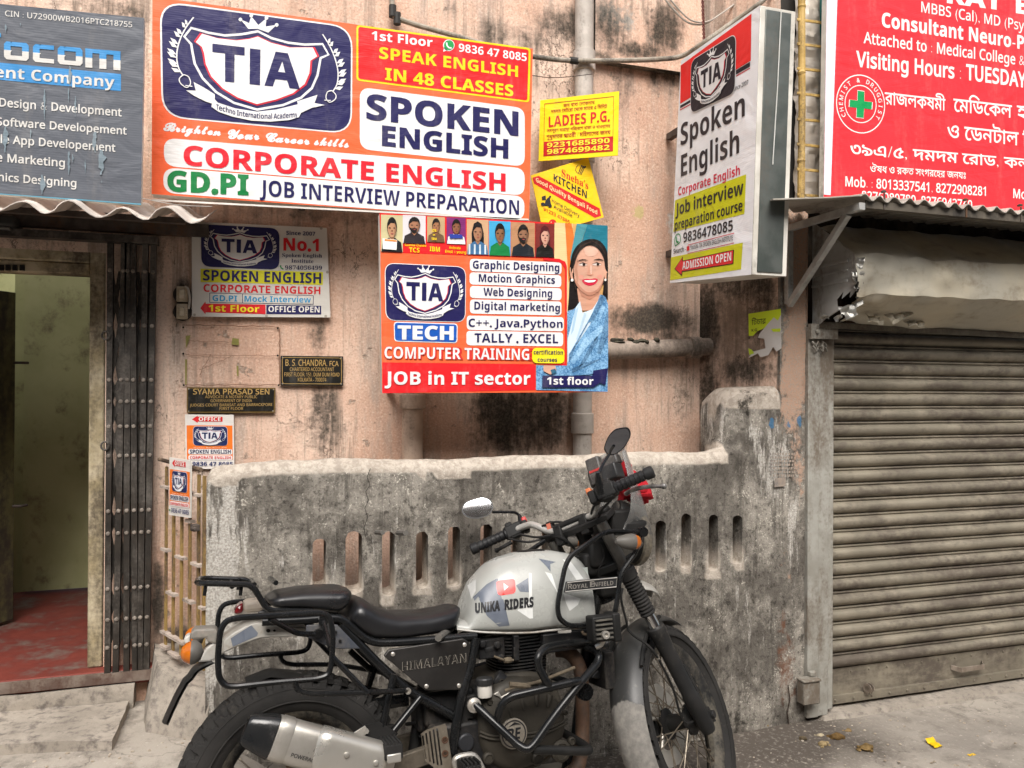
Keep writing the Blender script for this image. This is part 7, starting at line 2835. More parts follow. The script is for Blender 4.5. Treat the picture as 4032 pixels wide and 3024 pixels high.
loft(K, [(p[0], p[2]) for p in st_], [(p[0], p[2]) for p in sb_], lambda x: .135, 2.6, 26, 26, .14, LEA, 'pillion_seat')

# ---- frame tubes
def kp(z, pts_, c):
    cs = c if hasattr(c, '__len__') else [c]*len(pts_)
    return [K.p(z, x, y, k) for (x, y), k in zip(pts_, cs)]


FR_ = lambda sy: [kp('M', [(840, 555), (1340, 540)], sy*.12)+kp('N', [(70, 655), (275, 818), (480, 812), (985, 770)], sy*.12)]
for sy in (-1, 1):
    if sy < 0:
        P1 = kp('M', [(820, 565), (1100, 555), (1330, 535)], -.12)+kp('N', [(75, 655), (272, 822), (480, 815), (980, 775)], -.12)
        P2 = kp('N', [(70, 700), (320, 960), (520, 1140), (835, 1315)], -.115)
        P3 = kp('N', [(978, 785), (935, 1000), (880, 1180), (840, 1400), (820, 1560)], [-.12, -.125, -.13, -.13, -.13])
        P4 = kp('N', [(428, 1030), (395, 1180), (352, 1380)], -.15)
        P5 = kp('N', [(605, 1185), (425, 1410)], [-.13, -.15])
        Ls = [[K.l(p) for p in P_] for P_ in (P1, P2, P3, P4, P5)]
    Q_ = [[K.w(p[0], p[1]*(1 if sy < 0 else -1), p[2]) for p in P_] for P_ in Ls]
    mb = MB()
    for P_, r_ in zip(Q_, (.0125, .0145, .0155, .0105, .0105)):
        mb.tube(fillet(P_, .04, 5), r_, 12)
    mb.build('frame_tube', GLB, bike)
# head tube, downtube and spine (partly hidden)
mb = MB()
mb.tube([K.w(1.02, 0, .60), K.w(1.085, 0, .44)], .032, 14)
mb.tube([K.w(1.06, 0, .48), K.w(.99, 0, .30), K.w(.93, 0, .02), K.w(.88, 0, -.10)], .018, 12)
mb.tube([K.w(1.03, 0, .55), K.w(.75, 0, .42), K.w(.50, 0, .36)], .02, 10)
mb.build('frame_spine', GLB, bike)

# ---- pannier racks and luggage rack
loopR = kp('M', [(880, 520), (640, 535), (545, 560), (505, 640), (488, 850), (497, 985), (545, 1045), (620, 1050), (900, 1018), (1230, 992), (1318, 965), (1342, 860), (1350, 640), (1322, 520), (1240, 497)], -.25)
loL = [K.l(p) for p in loopR]
brR = [kp('M', [(1060, 1012), (1090, 1085), (1180, 1105), (1620, 1095)], -.25)+kp('N', [(240, 1152), (480, 1142), (520, 1142)], [-.24, -.17, -.13]), kp('M', [(1345, 830), (1600, 1090)], -.25), kp('M', [(880, 545), (1090, 660), (1240, 655)], [-.25, -.17, -.14]), kp('M', [(1275, 555), (1330, 760)], [-.15, -.25])]
brL = [[K.l(p) for p in P_] for P_ in brR]
for sy in (1, -1):
    mb = MB()
    mb.tube(fillet([K.w(p[0], p[1]*sy, p[2]) for p in loL], .05, 5, True), .0082, 10, closed=True)
    for P_ in brL:
        mb.tube(fillet([K.w(p[0], p[1]*sy, p[2]) for p in P_], .03, 5), .0078, 10)
    for (x, y, c_) in ((1240, 655, -.14), (1275, 560, -.15)):
        l_ = K.lp('M', x, y, c_)
        mb.lathe([(.014, -.012), (.014, .012)], K.w(l_[0], l_[1]*sy, l_[2]), K.M[1], 12)
    l_ = K.lp('N', 520, 1142, -.13)
    mb.lathe([(.012, -.016), (.012, .012)], K.w(l_[0], l_[1]*sy, l_[2]), K.M[1], 12)
    mb.build('pannier_rack', GLB, bike)
rk = [K.lp('M', x, y, c_) for x, y, c_ in [(1200, 488, -.125), (885, 482, -.125), (845, 455, -.125), (762, 315, -.125), (715, 288, -.125), (400, 278, -.125), (335, 274, -.09)]]
full = [K.w(*p) for p in rk]+[K.w(p[0], -p[1], p[2]) for p in rk[::-1]]
mb = MB()
mb.tube(fillet(full, .035, 6), .0085, 10)
zr = rk[4][2]
for fx_ in (.06, .12, .18):
    x_ = rk[5][0]+.01+fx_
    mb.tube([K.w(x_, -.12, zr-.002), K.w(x_, .12, zr-.002)], .0075, 8)
for x, y in ((400, 300), (668, 300)):
    l_ = K.lp('M', x, y, -.115)
    for sy in (-1, 1):
        mb.tube([K.w(l_[0], l_[1]*sy, l_[2]+.01), K.w(l_[0]-.004, l_[1]*sy, l_[2]-.026)], .005, 8)
mb.build('luggage_rack', GLB, bike)

# ---- tail: cowl, lamp, number plate holder, indicators, rear guard
tp_ = [(535, 700), (600, 650), (690, 600), (770, 572), (880, 578), (1000, 600), (1160, 610), (1160, 672), (1000, 680), (880, 684), (800, 692), (690, 730), (600, 768), (530, 800)]
mb = MB()
Lp = [K.lp('M', x, y, -.085) for x, y in tp_]
for sy in (-1, 1):
    mb.prism([K.w(p[0], sy*.085, p[2]) for p in Lp], -K.M[1]*sy*.012)
top_ = Lp[:7]
mb.add([K.w(p[0], s_*.0845, p[2]-.001) for p in top_ for s_ in (-1, 1)], [(2*i, 2*i+1, 2*i+3, 2*i+2) for i in range(6)])
cw = mb.build('tail_cowl', TNK2, bike, smooth=40, bevel=.004)
mb = MB()
for lp_, m_ in (([(585, 690), (740, 592), (790, 650), (782, 672), (600, 752)], 0),):
    mb.add([K.p('M', x, y, -.0862) for x, y in lp_], [tuple(range(len(lp_)))])
mb.build('grey_decal', DG, cw, smooth=0)
mb = MB()
mb.prism([K.p('M', 885+52*cos(a)+(0 if abs(cos(a)) < .1 else 0), 632+28*sin(a), -.0865) for a in np.linspace(0, 2*pi, 17)[:-1]], -K.M[1]*.002)
s1 = mb.build('slot_surround', TNK2, cw, smooth=0)
mb = MB()
for x, y, r_ in ((866, 632, 14), (912, 632, 9)):
    mb.prism([K.p('M', x+r_*1.2*cos(a), y+r_*sin(a), -.0895) for a in np.linspace(0, 2*pi, 13)[:-1]], -K.M[1]*.001)
mb.build('bolt_hole', plain('black_hole', (.01, .008, .006), .9), cw, smooth=0)
plate('side_bracket', K, 'M', [(1150, 592), (1335, 582), (1385, 590), (1555, 768), (1375, 770), (1300, 745), (1150, 680)], -.132, .012, grunge('slate_bracket', lin('#3c4048'), lin('#474b52'), (.12, .11, .1), .4, 20, .5, .1), bevel=.003)
mb = MB()
for x, y, r_ in ((1370, 642, 14), (1402, 708, 15)):
    mb.lathe([(r_*.00028, 0), (r_*.00028, .006), (0, .006)], K.p('M', x, y, -.132), -K.M[1], 10)
mb.build('bracket_bolt', DBK, bike)
tl = [(678, 418), (790, 396), (830, 440), (832, 490), (680, 505)]
plate('tail_lamp_housing', K, 'M', tl, -.05, .10, grunge('beige_plastic', lin('#a09588'), lin('#b0a597'), (.25, .2, .16), .45, 10, .5), bevel=.012)
mb = MB()
mb.prism([K.p('M', x, y, -.048) for x, y in [(602, 512), (632, 455), (680, 418), (681, 506)]], K.M[1]*.096)
mb.build('tail_lamp', RDL, bike, smooth=0, bevel=.01)
mb = MB()
mb.prism([K.p('M', x, y, -.05) for x, y in [(285, 648), (318, 622), (470, 616), (492, 640), (480, 735), (410, 720), (405, 690), (285, 700)]], K.M[1]*.10)
nb = mb.build('plate_lamp_box', grunge('grey_plastic', lin('#6b6862'), lin('#7b7770'), (.3, .26, .22), .45, 12, .5), bike, smooth=0, bevel=.006)
mb = MB()
mb.prism([K.p('M', x, y, -.03) for x, y in [(235, 690), (262, 668), (285, 660), (283, 735), (240, 735)]], K.M[1]*.06)
mb.build('plate_lamp_lens', WHL, nb, smooth=0, bevel=.006)
mb = MB()
mb.prism([K.p('M', x, y, -.045) for x, y in [(330, 872), (400, 765), (480, 700), (540, 690), (540, 800), (470, 850), (430, 866)]], K.M[1]*.09)
mb.build('tail_tongue', TNK2, bike, smooth=0, bevel=.006)
gpts = [(420, 870), (350, 905), (290, 940), (250, 1000), (215, 1030), (150, 1150), (95, 1270), (60, 1350)]
gin = [(430, 880), (330, 955), (275, 1010), (235, 1060), (180, 1160), (110, 1300), (66, 1352)]
mb = MB()
G_ = [K.lp('M', x, y, -.07) for x, y in gpts]
n_ = len(G_)
mb.grid(lambda u, v: (lambda p: K.w(p[0]+.012*(abs(v-.5)*2)**2, (v-.5)*.15*(1-.25*u), p[2]))(np.array([np.interp(u, np.linspace(0, 1, n_), [g[k] for g in G_]) for k in range(3)])), 24, 9)
mb.grid(lambda u, v: (lambda p: K.w(p[0]+.007+.012*(abs(v-.5)*2)**2, (v-.5)*.15*(1-.25*u), p[2]-.003))(np.array([np.interp(u, np.linspace(0, 1, n_), [g[k] for g in G_]) for k in range(3)])), 24, 9)
mb.build('rear_mudguard', grunge('guard_black', (.02, .02, .02), (.03, .03, .028), (.3, .28, .25), .36, 20, .5), bike, smooth=50)
mb = MB()
ig_ = [K.lp('M', x, y, -.06) for x, y in [(700, 1010), (850, 950), (890, 940), (1100, 955), (1330, 990), (1450, 1010), (1500, 1060)]]
mb.grid(lambda u, v: (lambda p: K.w(p[0], (v-.5)*.12, p[2]-.015*(abs(v-.5)*2)**2))(np.array([np.interp(u, np.linspace(0, 1, len(ig_)), [g[k] for g in ig_]) for k in range(3)])), 20, 7)
mb.build('inner_mudguard', DBK, bike, smooth=50)


def indicator(F, z, tipx, tipy, endx, endy, c, name):
    a, b = F.p(z, tipx, tipy, c), F.p(z, endx, endy, c)
    d = b-a
    L_ = np.linalg.norm(d)
    mb = MB()
    mb.lathe([(0, -.001), (.016, .002), (.026, .012), (.0315, L_*.38)], a, d, 18)
    ln = mb.build('indicator_lens', ORN, bike)
    mb = MB()
    mb.lathe([(.0320, L_*.38), (.0325, L_*.45), (.030, L_*.62), (.022, L_*.85), (.012, L_*1.0), (0, L_*1.02)], a, d, 18)
    mb.tube([a+d*.7, a+d*.7+F.M[1]*(.09 if c < 0 else -.09)], .009, 8)
    mb.build('indicator_body', grunge('grey_plastic', lin('#6b6862')), ln)


for sy in (-1, 1):
    a, b = K.lp('M', 213, 800, -.17), K.lp('M', 385, 790, -.17)
    for kk in (0,):
        A_, B_ = K.w(a[0], .17*sy, a[2]), K.w(b[0], .17*sy, b[2])
        d = B_-A_
        L_ = np.linalg.norm(d)
        mb = MB()
        mb.lathe([(0, -.001), (.016, .002), (.026, .012), (.031, L_*.42)], A_, d, 18)
        ln = mb.build('indicator_lens', ORN, bike)
        mb = MB()
        mb.lathe([(.0315, L_*.42), (.032, L_*.5), (.030, L_*.68), (.021, L_*.88), (.0, L_*1.0)], A_, d, 18)
        mb.tube([A_+d*.72, A_+d*.8-K.M[1]*sy*.13+K.M[2]*.01], .011, 8)
        mb.build('indicator_body', grunge('indicator_grey', lin('#55534f'), lin('#625f5a'), (.2, .18, .15), .4, 20, .5), ln)

# ---- side panel with the name, its embossing drawn in colour
PNL = grunge('panel_graphite', lin('#4a4846'), lin('#3d3b39'), (.10, .09, .075), .30, 7, .34, .75, .06, 4, (1, 1, 1))
PC = -.137
sp_ = plate('side_panel', K, 'N', [(360, 908), (392, 866), (640, 828), (892, 790), (922, 806), (945, 832), (925, 960), (893, 1135), (640, 1140), (560, 1075)], PC, .012, PNL, bevel=.003)
n_in = -K.M[1]


def bike_text(body, F, z, p0, p1, h, c, mat, parent, bold=.03, thick=.003, shear=0, off=.0):
    V, T = glyphs(body, bold, 1.02)
    x0_, x1_ = V[:, 0].min(), V[:, 0].max()
    s_ = (V[:, 0]-x0_)/(x1_-x0_)
    X_ = p0[0]+s_*(p1[0]-p0[0])+V[:, 1]*h*shear
    Y_ = p0[1]+s_*(p1[1]-p0[1])-V[:, 1]*h
    P_ = [F.p(z, a, b, c) for a, b in zip(X_, Y_)]
    mb = MB()
    mb.add(P_, [tuple(t_) for t_ in T])
    return mb.build('lettering', mat, parent, smooth=0, fix=False)


bike_text('HIMALAYAN', K, 'N', (483, 1008), (912, 948), 58, PC-.003, grunge('painted_relief_edge', lin('#aaa499'), lin('#8d877d'), None, .3, 20, .35, .5), sp_, .035)  # flat letters; a pale copy behind paints the light edge of the relief
bike_text('HIMALAYAN', K, 'N', (487, 1004), (908, 946), 54, PC-.0042, grunge('embossed_face', lin('#35332f'), lin('#3d3b37'), None, .3, 20, .4, .6), sp_, .0)
mb = MB()
for x, y in ((420, 895), (645, 1110), (862, 1106), (900, 832)):
    mb.lathe([(.0065, 0), (.0065, .004), (.003, .006)], K.p('N', x, y, PC), -K.M[1], 10)
mb.build('panel_screw', SLV, sp_)

# ---- engine
mb = MB()
e0, e1 = K.lp('N', 1135, 960, -.09), K.lp('N', 1480, 960, -.09)
zt_ = K.lp('N', 1300, 760, -.09)[2]
zb_ = K.lp('N', 1300, 1090, -.09)[2]
cx_, hx_ = (e0[0]+e1[0])/2, (e1[0]-e0[0])/2
nf = 15
for i in range(nf):
    u = i/(nf-1)
    z_ = zb_+(zt_-.012-zb_)*u
    k = .92+.08*sin(pi*u)
    ring = []
    for j in range(28):
        a = 2*pi*j/28
        ring.append(K.w(cx_+hx_*k*np.sign(cos(a))*abs(cos(a))**.55, .105*k*np.sign(sin(a))*abs(sin(a))**.55, z_))
    mb.prism(ring, K.M[2]*.0038)
ring = [K.w(cx_+hx_*.80*np.sign(cos(2*pi*j/28))*abs(cos(2*pi*j/28))**.6, .085*np.sign(sin(2*pi*j/28))*abs(sin(2*pi*j/28))**.6, zb_-.03) for j in range(28)]
mb.prism(ring, K.M[2]*(zt_-zb_))
mb.build('cylinder_fins', ENB, bike, smooth=30)
mb = MB()
mb.obox(K.w(cx_, 0, zt_-.01), K.M[0]*hx_*.85, K.M[1]*.08, K.M[2]*.04)
for i, (x, y) in enumerate([(1245, 815), (1245, 890), (1440, 850)]):
    mb.obox(K.p('N', x, y, -.108), K.M[0]*.010, K.M[1]*.010, K.M[2]*.022)
mb.build('cylinder_head', ENB, bike, bevel=.004)
cc_ = K.lp('N', 1290, 1370, -.15)
mb = MB()
hx2 = K.lp('N', 1605, 1370, -.15)[0]-cc_[0]
body = []
for j in range(36):
    a = 2*pi*j/36
    body.append(K.w(cc_[0]+(hx2)*np.sign(cos(a))*abs(cos(a))**.8, -.115, cc_[2]+.150*np.sign(sin(a))*abs(sin(a))**.8))
mb.prism(body, K.M[1]*.22)
mb.build('crankcase', ENG, bike, smooth=40, bevel=.012)
mb = MB()
prof = [(1.0, .0), (.99, .012), (.95, .026), (.86, .036), (.60, .044), (.3, .047), (0, .048)]
vs, m_ = [], 44
for s_, h in prof:
    for j in range(m_):
        a = 2*pi*j/m_
        r_ = 1+.05*cos(3*a+.6)-.03*sin(2*a)
        vs.append(K.w(cc_[0]+hx2*.93*s_*r_*cos(a), -.115-h, cc_[2]+.138*s_*r_*sin(a)))
mb.add(vs, [(i*m_+j, i*m_+(j+1) % m_, (i+1)*m_+(j+1) % m_, (i+1)*m_+j) for i in range(len(prof)-1) for j in range(m_)])
# cast ribs on the upper edge and the raised band
for x, y, x2, y2 in ((1190, 1235, 1220, 1330), (1280, 1195, 1300, 1270), (1380, 1170, 1385, 1240), (1470, 1175, 1460, 1250)):
    mb.tube([K.p('N', x, y, -.150), K.p('N', x2, y2, -.163)], [.012, .004], 8)
mb.tube(catmull(kp('N', [(1005, 1415), (1070, 1440), (1150, 1445), (1350, 1425), (1480, 1390), (1590, 1330)], [-.145, -.160, -.164, -.164, -.160, -.142]), 5), .004, 7)
mb.tube(catmull(kp('N', [(1005, 1440), (1070, 1462), (1150, 1466), (1350, 1448), (1480, 1412), (1590, 1355)], [-.145, -.160, -.164, -.164, -.160, -.142]), 5), .004, 7)
cv = mb.build('clutch_cover', ENG, bike, smooth=45)
mb = MB()
for x, y, r_, c_ in ((1385, 1592, .020, -.158), (1540, 1540, .034, -.145), (1055, 1590, .018, -.15), (1180, 1120, .010, -.13), (1142, 1078, .010, -.12), (1612, 1475, .013, -.14), (1065, 1215, .010, -.14), (1570, 1285, .008, -.14), (1430, 1105, .01, -.13)):
    mb.lathe([(r_, 0), (r_*.98, .012), (r_*.7, .016), (r_*.66, .012), (0, .012)], K.p('N', x, y, c_), -K.M[1], 14)
mb.build('cover_cap', ENG, cv, smooth=35)
# round maker's badge with its monogram
ec = K.p('N', 1228, 1427, -.166)
mb = MB()
mb.lathe([(.0445, -.004), (.0445, .004), (.042, .005), (0, .005)], ec, -K.M[1], 32)
bd = mb.build('round_badge', grunge('badge_grey', lin('#8c857a'), lin('#7b7469'), (.15, .13, .1), .4, 30, .5, .3), cv)
mb = MB()
for r_, w_ in ((.040, .0035),):
    for i in range(40):
        a, b = 2*pi*i/40, 2*pi*(i+1)/40
        mb.add([ec-K.M[1]*.0062+K.M[0]*rr_x*cos(t_)+K.M[2]*rr_x*sin(t_) for rr_x, t_ in ((r_, a), (r_, b), (r_-w_, b), (r_-w_, a))], [(0, 1, 2, 3)])
V, T = glyphs('RE', .05, .95)
V = V-[(V[:, 0].min()+V[:, 0].max())/2, .5]
mb.add([ec-K.M[1]*.0062+K.M[0]*v[0]*.028+K.M[2]*v[1]*.032+K.M[0]*v[1]*.005 for v in V], [tuple(t_) for t_ in T])
for k in range(3):
    mb.add([ec-K.M[1]*.0062+K.M[0]*(a)+K.M[2]*(b) for a, b in ((-.036+.003*k, .008-.010*k), (-.020, .010-.010*k), (-.020, .006-.010*k), (-.034+.003*k, .004-.010*k))], [(0, 1, 2, 3)])
mb.add([ec-K.M[1]*.0062+K.M[0]*a+K.M[2]*b for a, b in ((-.016, .022), (.004, .034), (.026, .024), (.006, .026))], [(0, 1, 2, 3)])
mb.build('monogram', DB, bd, smooth=0, fix=False)
# mid-body clutter: gearbox, throttle body, carburettor side, bolts
mb = MB()
mb.obox(K.p('N', 1060, 1260, -.06), K.M[0]*.06, K.M[1]*.06, K.M[2]*.085)
mb.obox(K.p('N', 900, 1540, -.03), K.M[0]*.13, K.M[1]*.10, K.M[2]*.11)
mb.obox(K.p('N', 780, 1220, -.02), K.M[0]*.09, K.M[1]*.07, K.M[2]*.05)
mb.obox(K.p('N', 620, 1260, -.01), K.M[0]*.03, K.M[1]*.05, K.M[2]*.06)
mb.build('gearbox', ENB, bike, bevel=.012)
mb = MB()
mb.obox(K.p('N', 1065, 850, -.07), K.M[0]*.045, K.M[1]*.03, K.M[2]*.03)
mb.tube([K.p('N', 1020, 870, -.08), K.p('N', 1130, 840, -.08)], .022, 12)
mb.tube([K.p('N', 1100, 1050, -.10), K.p('N', 1180, 1120, -.11)], .03, 12)
for x, y in ((1020, 825), (1118, 832), (1140, 920)):
    mb.lathe([(.013, 0), (.013, .01), (.006, .012)], K.p('N', x, y, -.105), -K.M[1], 10)
mb.build('throttle_body', ENB, bike, bevel=.004)
mb = MB()
mb.tube(catmull(kp('N', [(1100, 910), (1170, 935), (1230, 935)], -.12), 4), .004, 6)
mb.lathe([(.008, -.012), (.010, 0), (.008, .012)], K.p('N', 1190, 935, -.122), K.M[0], 8)
mb.tube(catmull(kp('N', [(1640, 985), (1500, 1040), (1380, 1085), (1260, 1110), (1170, 1140)], -.15), 4), .0055, 8)
mb.lathe([(.009, -.04), (.009, .03)], K.p('N', 1280, 1105, -.15), K.M[0]-K.M[2]*.2, 8)
mb.build('clutch_cable', grunge('cable_tan', lin('#5b5143'), lin('#6d6353'), (.05, .04, .03), .4, 30, .6), bike)
plate('clutch_arm', K, 'N', [(1095, 1165), (1130, 1145), (1150, 1180), (1205, 1150), (1200, 1172), (1160, 1205), (1130, 1180)], -.16, .006, SLV)
# brake fluid reservoir
p_ = K.p('N', 1035, 1100, -.15)
mb = MB()
mb.lathe([(.021, -.036), (.023, -.03), (.023, 0)], p_, K.M[2], 20)
rs = mb.build('brake_reservoir', WHL, bike)
mb = MB()
prof = [(.026, 0), (.027, .003), (.027, .017), (.024, .021), (0, .021)]
mb.lathe(prof, p_, K.M[2], 14)
mb.build('reservoir_cap', plain('cap_black', (.015, .015, .015), .45), rs, smooth=20)
# rear plates of the frame
plate('pivot_plate', K, 'N', [(905, 1180), (975, 1165), (1000, 1240), (960, 1330), (925, 1330), (930, 1420), (960, 1470), (950, 1560), (880, 1600), (820, 1560), (850, 1400), (880, 1260)], -.125, .02, DBK, bevel=.004)
mb = MB()
mb.lathe([(.026, 0), (.026, .012), (.022, .016), (0, .016)], K.p('N', 905, 1482, -.128), -K.M[1], 18)
mb.build('pivot_cap', plain('pivot_black', (.018, .019, .022), .35), bike)
mb = MB()
mb.lathe([(.022, 0), (.022, .008), (.012, .012), (.012, .016), (.006, .016), (.006, .010), (0, .010)], K.p('N', 962, 1236, -.145), -K.M[1], 14)
mb.build('crash_bar_bolt', SLV, bike)
mb = MB()
mb.lathe([(.0075, 0), (.0075, .006), (0, .006)], K.p('N', 242, 1410, -.165), -K.M[1], 6)
mb.lathe([(.0095, 0), (.0095, .006), (.005, .006), (.005, .002), (0, .002)], K.p('N', 520, 1142, -.148), -K.M[1], 12)
mb.build('hex_bolt', SLV, bike)

# ---- crash bars and the headlight / tank guard
CB1 = kp('P', [(995, 262), (700, 297), (610, 325), (560, 395), (572, 480), (640, 610), (678, 655)], [-.12, -.2, -.235, -.25, -.25, -.25, -.24])
CB2 = kp('P', [(225, 955), (240, 850), (275, 770), (350, 718), (600, 660), (860, 600), (905, 590)], [-.19, -.21, -.22, -.23, -.245, -.25, -.24])
CB3 = kp('P', [(25, 775), (110, 850), (225, 960), (400, 1125), (480, 1168), (540, 1110), (700, 880), (890, 640), (1060, 440), (1075, 370), (1030, 330), (965, 312)], [-.145, -.17, -.20, -.235, -.25, -.25, -.25, -.245, -.2, -.19, -.16, -.13])
CBL = [[K.l(p) for p in P_] for P_ in (CB1, CB2, CB3)]
for sy in (1, -1):
    mb = MB()
    for P_, r_ in zip(CBL, (.0125, .0125, .0125)):
        mb.tube(fillet([K.w(p[0], p[1]*sy, p[2]) for p in P_], .05, 6), r_, 12)
    l_ = K.lp('P', 950, 682, -.20)
    mb.lathe([(.026, -.012), (.026, .012), (.010, .012), (.010, -.012), (.026, -.012)], K.w(l_[0], l_[1]*sy, l_[2]), K.M[1], 16)
    mb.tube([K.w(l_[0]-.02, l_[1]*sy, l_[2]+.02), K.w(l_[0]-.05, sy*-.06, l_[2]+.03)], .011, 8)
    mb.build('crash_bar', GLB, bike)
b0, b1 = K.lp('P', 530, 1170, -.25), K.lp('P', 1045, 1178, -.25)
mb = MB()
mb.tube(fillet([K.w(b0[0], -.24, b0[2]), K.w(b1[0]-.01, -.24, b1[2]), K.w(b1[0], -.16, b1[2]), K.w(b1[0], .24, b1[2])], .03, 5), .0135, 12)
mb.build('lower_bar', DBK, bike)
GC = -.19
gl = kp('O', [(1518, 912), (1300, 905), (1235, 925), (1005, 1085), (965, 1170), (912, 1440), (920, 1530), (985, 1592), (1150, 1592)], [GC]*7+[-.17, -.14])
gl2 = kp('O', [(1518, 930), (1490, 1040), (1385, 1190), (1365, 1250), (1335, 1480), (1315, 1550), (1240, 1560)], [GC, GC, GC, GC, GC, -.17, -.14])
gll = [[K.l(p) for p in P_] for P_ in (gl, gl2)]
for sy in (1, -1):
    mb = MB()
    for P_ in gll:
        mb.tube(fillet([K.w(p[0], p[1]*sy, p[2]) for p in P_], .035, 5), .0085, 10)
    c_ = gll[0][0]
    mb.lathe([(.017, -.014), (.017, .014)], K.w(c_[0]+.004, c_[1]*sy, c_[2]), K.M[1], 14)
    mb.build('front_rack', GLB, bike)
np_ = [(978, 1272), (1352, 1236), (1346, 1316), (962, 1352)]
pln = plate('name_panel', K, 'O', np_, GC-.004, .010, plain('badge_black', (.018, .018, .019), .4), bevel=.002)
mb = MB()
P_ = [K.p('O', x, y, GC-.006) for x, y in [(984, 1279), (1344, 1243), (1339, 1310), (970, 1345)]]
mb.tube(P_, .0018, 5, closed=True)
mb.build('border', SLV, pln)
BS = grunge('badge_silver', lin('#98948d'), lin('#84807a'), (.2, .18, .15), .3, 40, .45, .4)
for body, p0, p1, h in [('R', (988, 1328), (1022, 1325), 40), ('OYAL', (1022, 1325), (1133, 1315), 30), ('E', (1148, 1312), (1180, 1309), 40), ('NFIELD', (1178, 1309), (1318, 1296), 30)]:
    bike_text(body, K, 'O', p0, p1, h, GC-.0065, BS, pln, .03)

# ---- headlight, its shell, windscreen
hc = K.lp('O', 1520, 965, 0)
mb = MB()
HXD = K.M[0]*.98-K.M[2]*.10
HC = K.w(hc[0]-.035, 0, hc[2]+.005)
mb.lathe([(.05, -.09), (.078, -.05), (.088, -.01), (.092, .012), (.090, .022), (.084, .026)], HC, HXD, 32)
hd = mb.build('headlight', DBK, bike)
mb = MB()
mb.lathe([(.089, -.004), (.097, .002), (.097, .022), (.092, .030), (.083, .028)], HC, HXD, 32)
mb.build('headlight_rim', grunge('dusty_rim', lin('#8a8272'), lin('#7a7264'), (.06, .055, .05), .45, 14, .45, .3), hd)
mb = MB()
mb.lathe([(.083, .024), (.07, .034), (.04, .040), (0, .042)], HC, HXD, 32)
mb.build('headlight_glass', plain('lamp_glass', (.55, .55, .52), .12), hd)
SHL = grunge('shell_dark', lin('#3a3834'), lin('#46433e'), (.14, .125, .1), .42, 14, .5)
for sy in (-1, 1):
    pts_ = [K.lp('O', x, y, -.105) for x, y in [(1285, 938), (1500, 930), (1545, 1000), (1500, 1060), (1420, 1128), (1395, 1130), (1375, 1105), (1290, 975)]]
    mb = MB()
    mb.prism([K.w(p[0], sy*.105, p[2]) for p in pts_], -K.M[1]*sy*.012)
    mb.build('headlight_shell', SHL, bike, smooth=0, bevel=.006)
mb = MB()
for (x, y, c_, a_, b_, d_) in [(1320, 850, 0, .05, .08, .05), (1400, 900, 0, .05, .085, .035), (1330, 1050, 0, .035, .06, .055), (1200, 1060, -.01, .05, .05, .05), (1180, 1140, 0, .06, .045, .04), (1250, 1230, 0, .04, .05, .07)]:
    mb.obox(K.p('O', x, y, c_), K.M[0]*a_, K.M[1]*b_, K.M[2]*d_)
mb.build('headlight_bracket', DBK, bike, bevel=.012)
t = NT('smoked_screen')
t.b.inputs['Base Color'].default_value = (.30, .30, .29, 1)
t.b.inputs['Roughness'].default_value = .15
t.b.inputs['Alpha'].default_value = .5
GLS = t.m
mb = MB()
ws = [K.lp('O', x, y, 0) for x, y in [(1385, 300), (1405, 380), (1445, 500), (1490, 620), (1530, 720), (1560, 800), (1572, 860)]]


def wsp(u, v):
    p = np.array([np.interp(u, np.linspace(0, 1, len(ws)), [g[k] for g in ws]) for k in range(3)])
    w = .085+.055*sin(pi*min(1, u*1.15))
    y = (v-.5)*2
    return K.w(p[0]-(.05+.11*u)*abs(y)**2, y*w, p[2]-.02*abs(y)**2)


mb.grid(wsp, 22, 15)
scr = mb.build('windscreen', GLS, bike, smooth=60)
md = scr.modifiers.new('thick', 'SOLIDIFY')
md.thickness = .003
mb = MB()
for u, v in ((.86, .12), (.95, .2), (.86, .88), (.95, .8)):
    p_ = np.array(wsp(u, v))
    mb.ball(p_-K.M[1]*(.004 if v < .5 else -.004), .008, n=10)
mb.build('screen_screw', SLV, scr)
# upper beak mudguard
mb = MB()
bk_ = [K.lp('O', x, y, 0) for x, y in [(1470, 1255), (1520, 1262), (1580, 1290), (1625, 1328)]]
mb.grid(lambda u, v: (lambda p: K.w(p[0], (v-.5)*2*(.075-.045*u**2), p[2]-.03*(abs(v-.5)*2)**2))(np.array([np.interp(u, np.linspace(0, 1, 4), [g[k] for g in bk_]) for k in range(3)])), 14, 9)
b_ = mb.build('beak', TNK2, bike, smooth=60)
md = b_.modifiers.new('thick', 'SOLIDIFY')
md.thickness = .004
# front indicators
a, b = K.lp('O', 1512, 985, -.225), K.lp('O', 1335, 978, -.225)
for sy in (1, -1):
    A_, B_ = K.w(a[0], a[1]*sy, a[2]), K.w(b[0], b[1]*sy, b[2])
    d = B_-A_
    L_ = np.linalg.norm(d)
    mb = MB()
    mb.lathe([(0, -.001), (.014, .002), (.022, .010), (.0265, L_*.27)], A_, d, 18)
    ln = mb.build('indicator_lens', ORN, bike)
    mb = MB()
    mb.lathe([(.027, L_*.27), (.0275, L_*.36), (.025, L_*.58), (.017, L_*.85), (.008, L_), (0, L_)], A_, d, 18)
    mb.tube([A_+d*.8, A_+d*.8+K.M[1]*sy*.11], .008, 8)
    mb.build('indicator_body', grunge('indicator_grey', lin('#55534f')), ln)
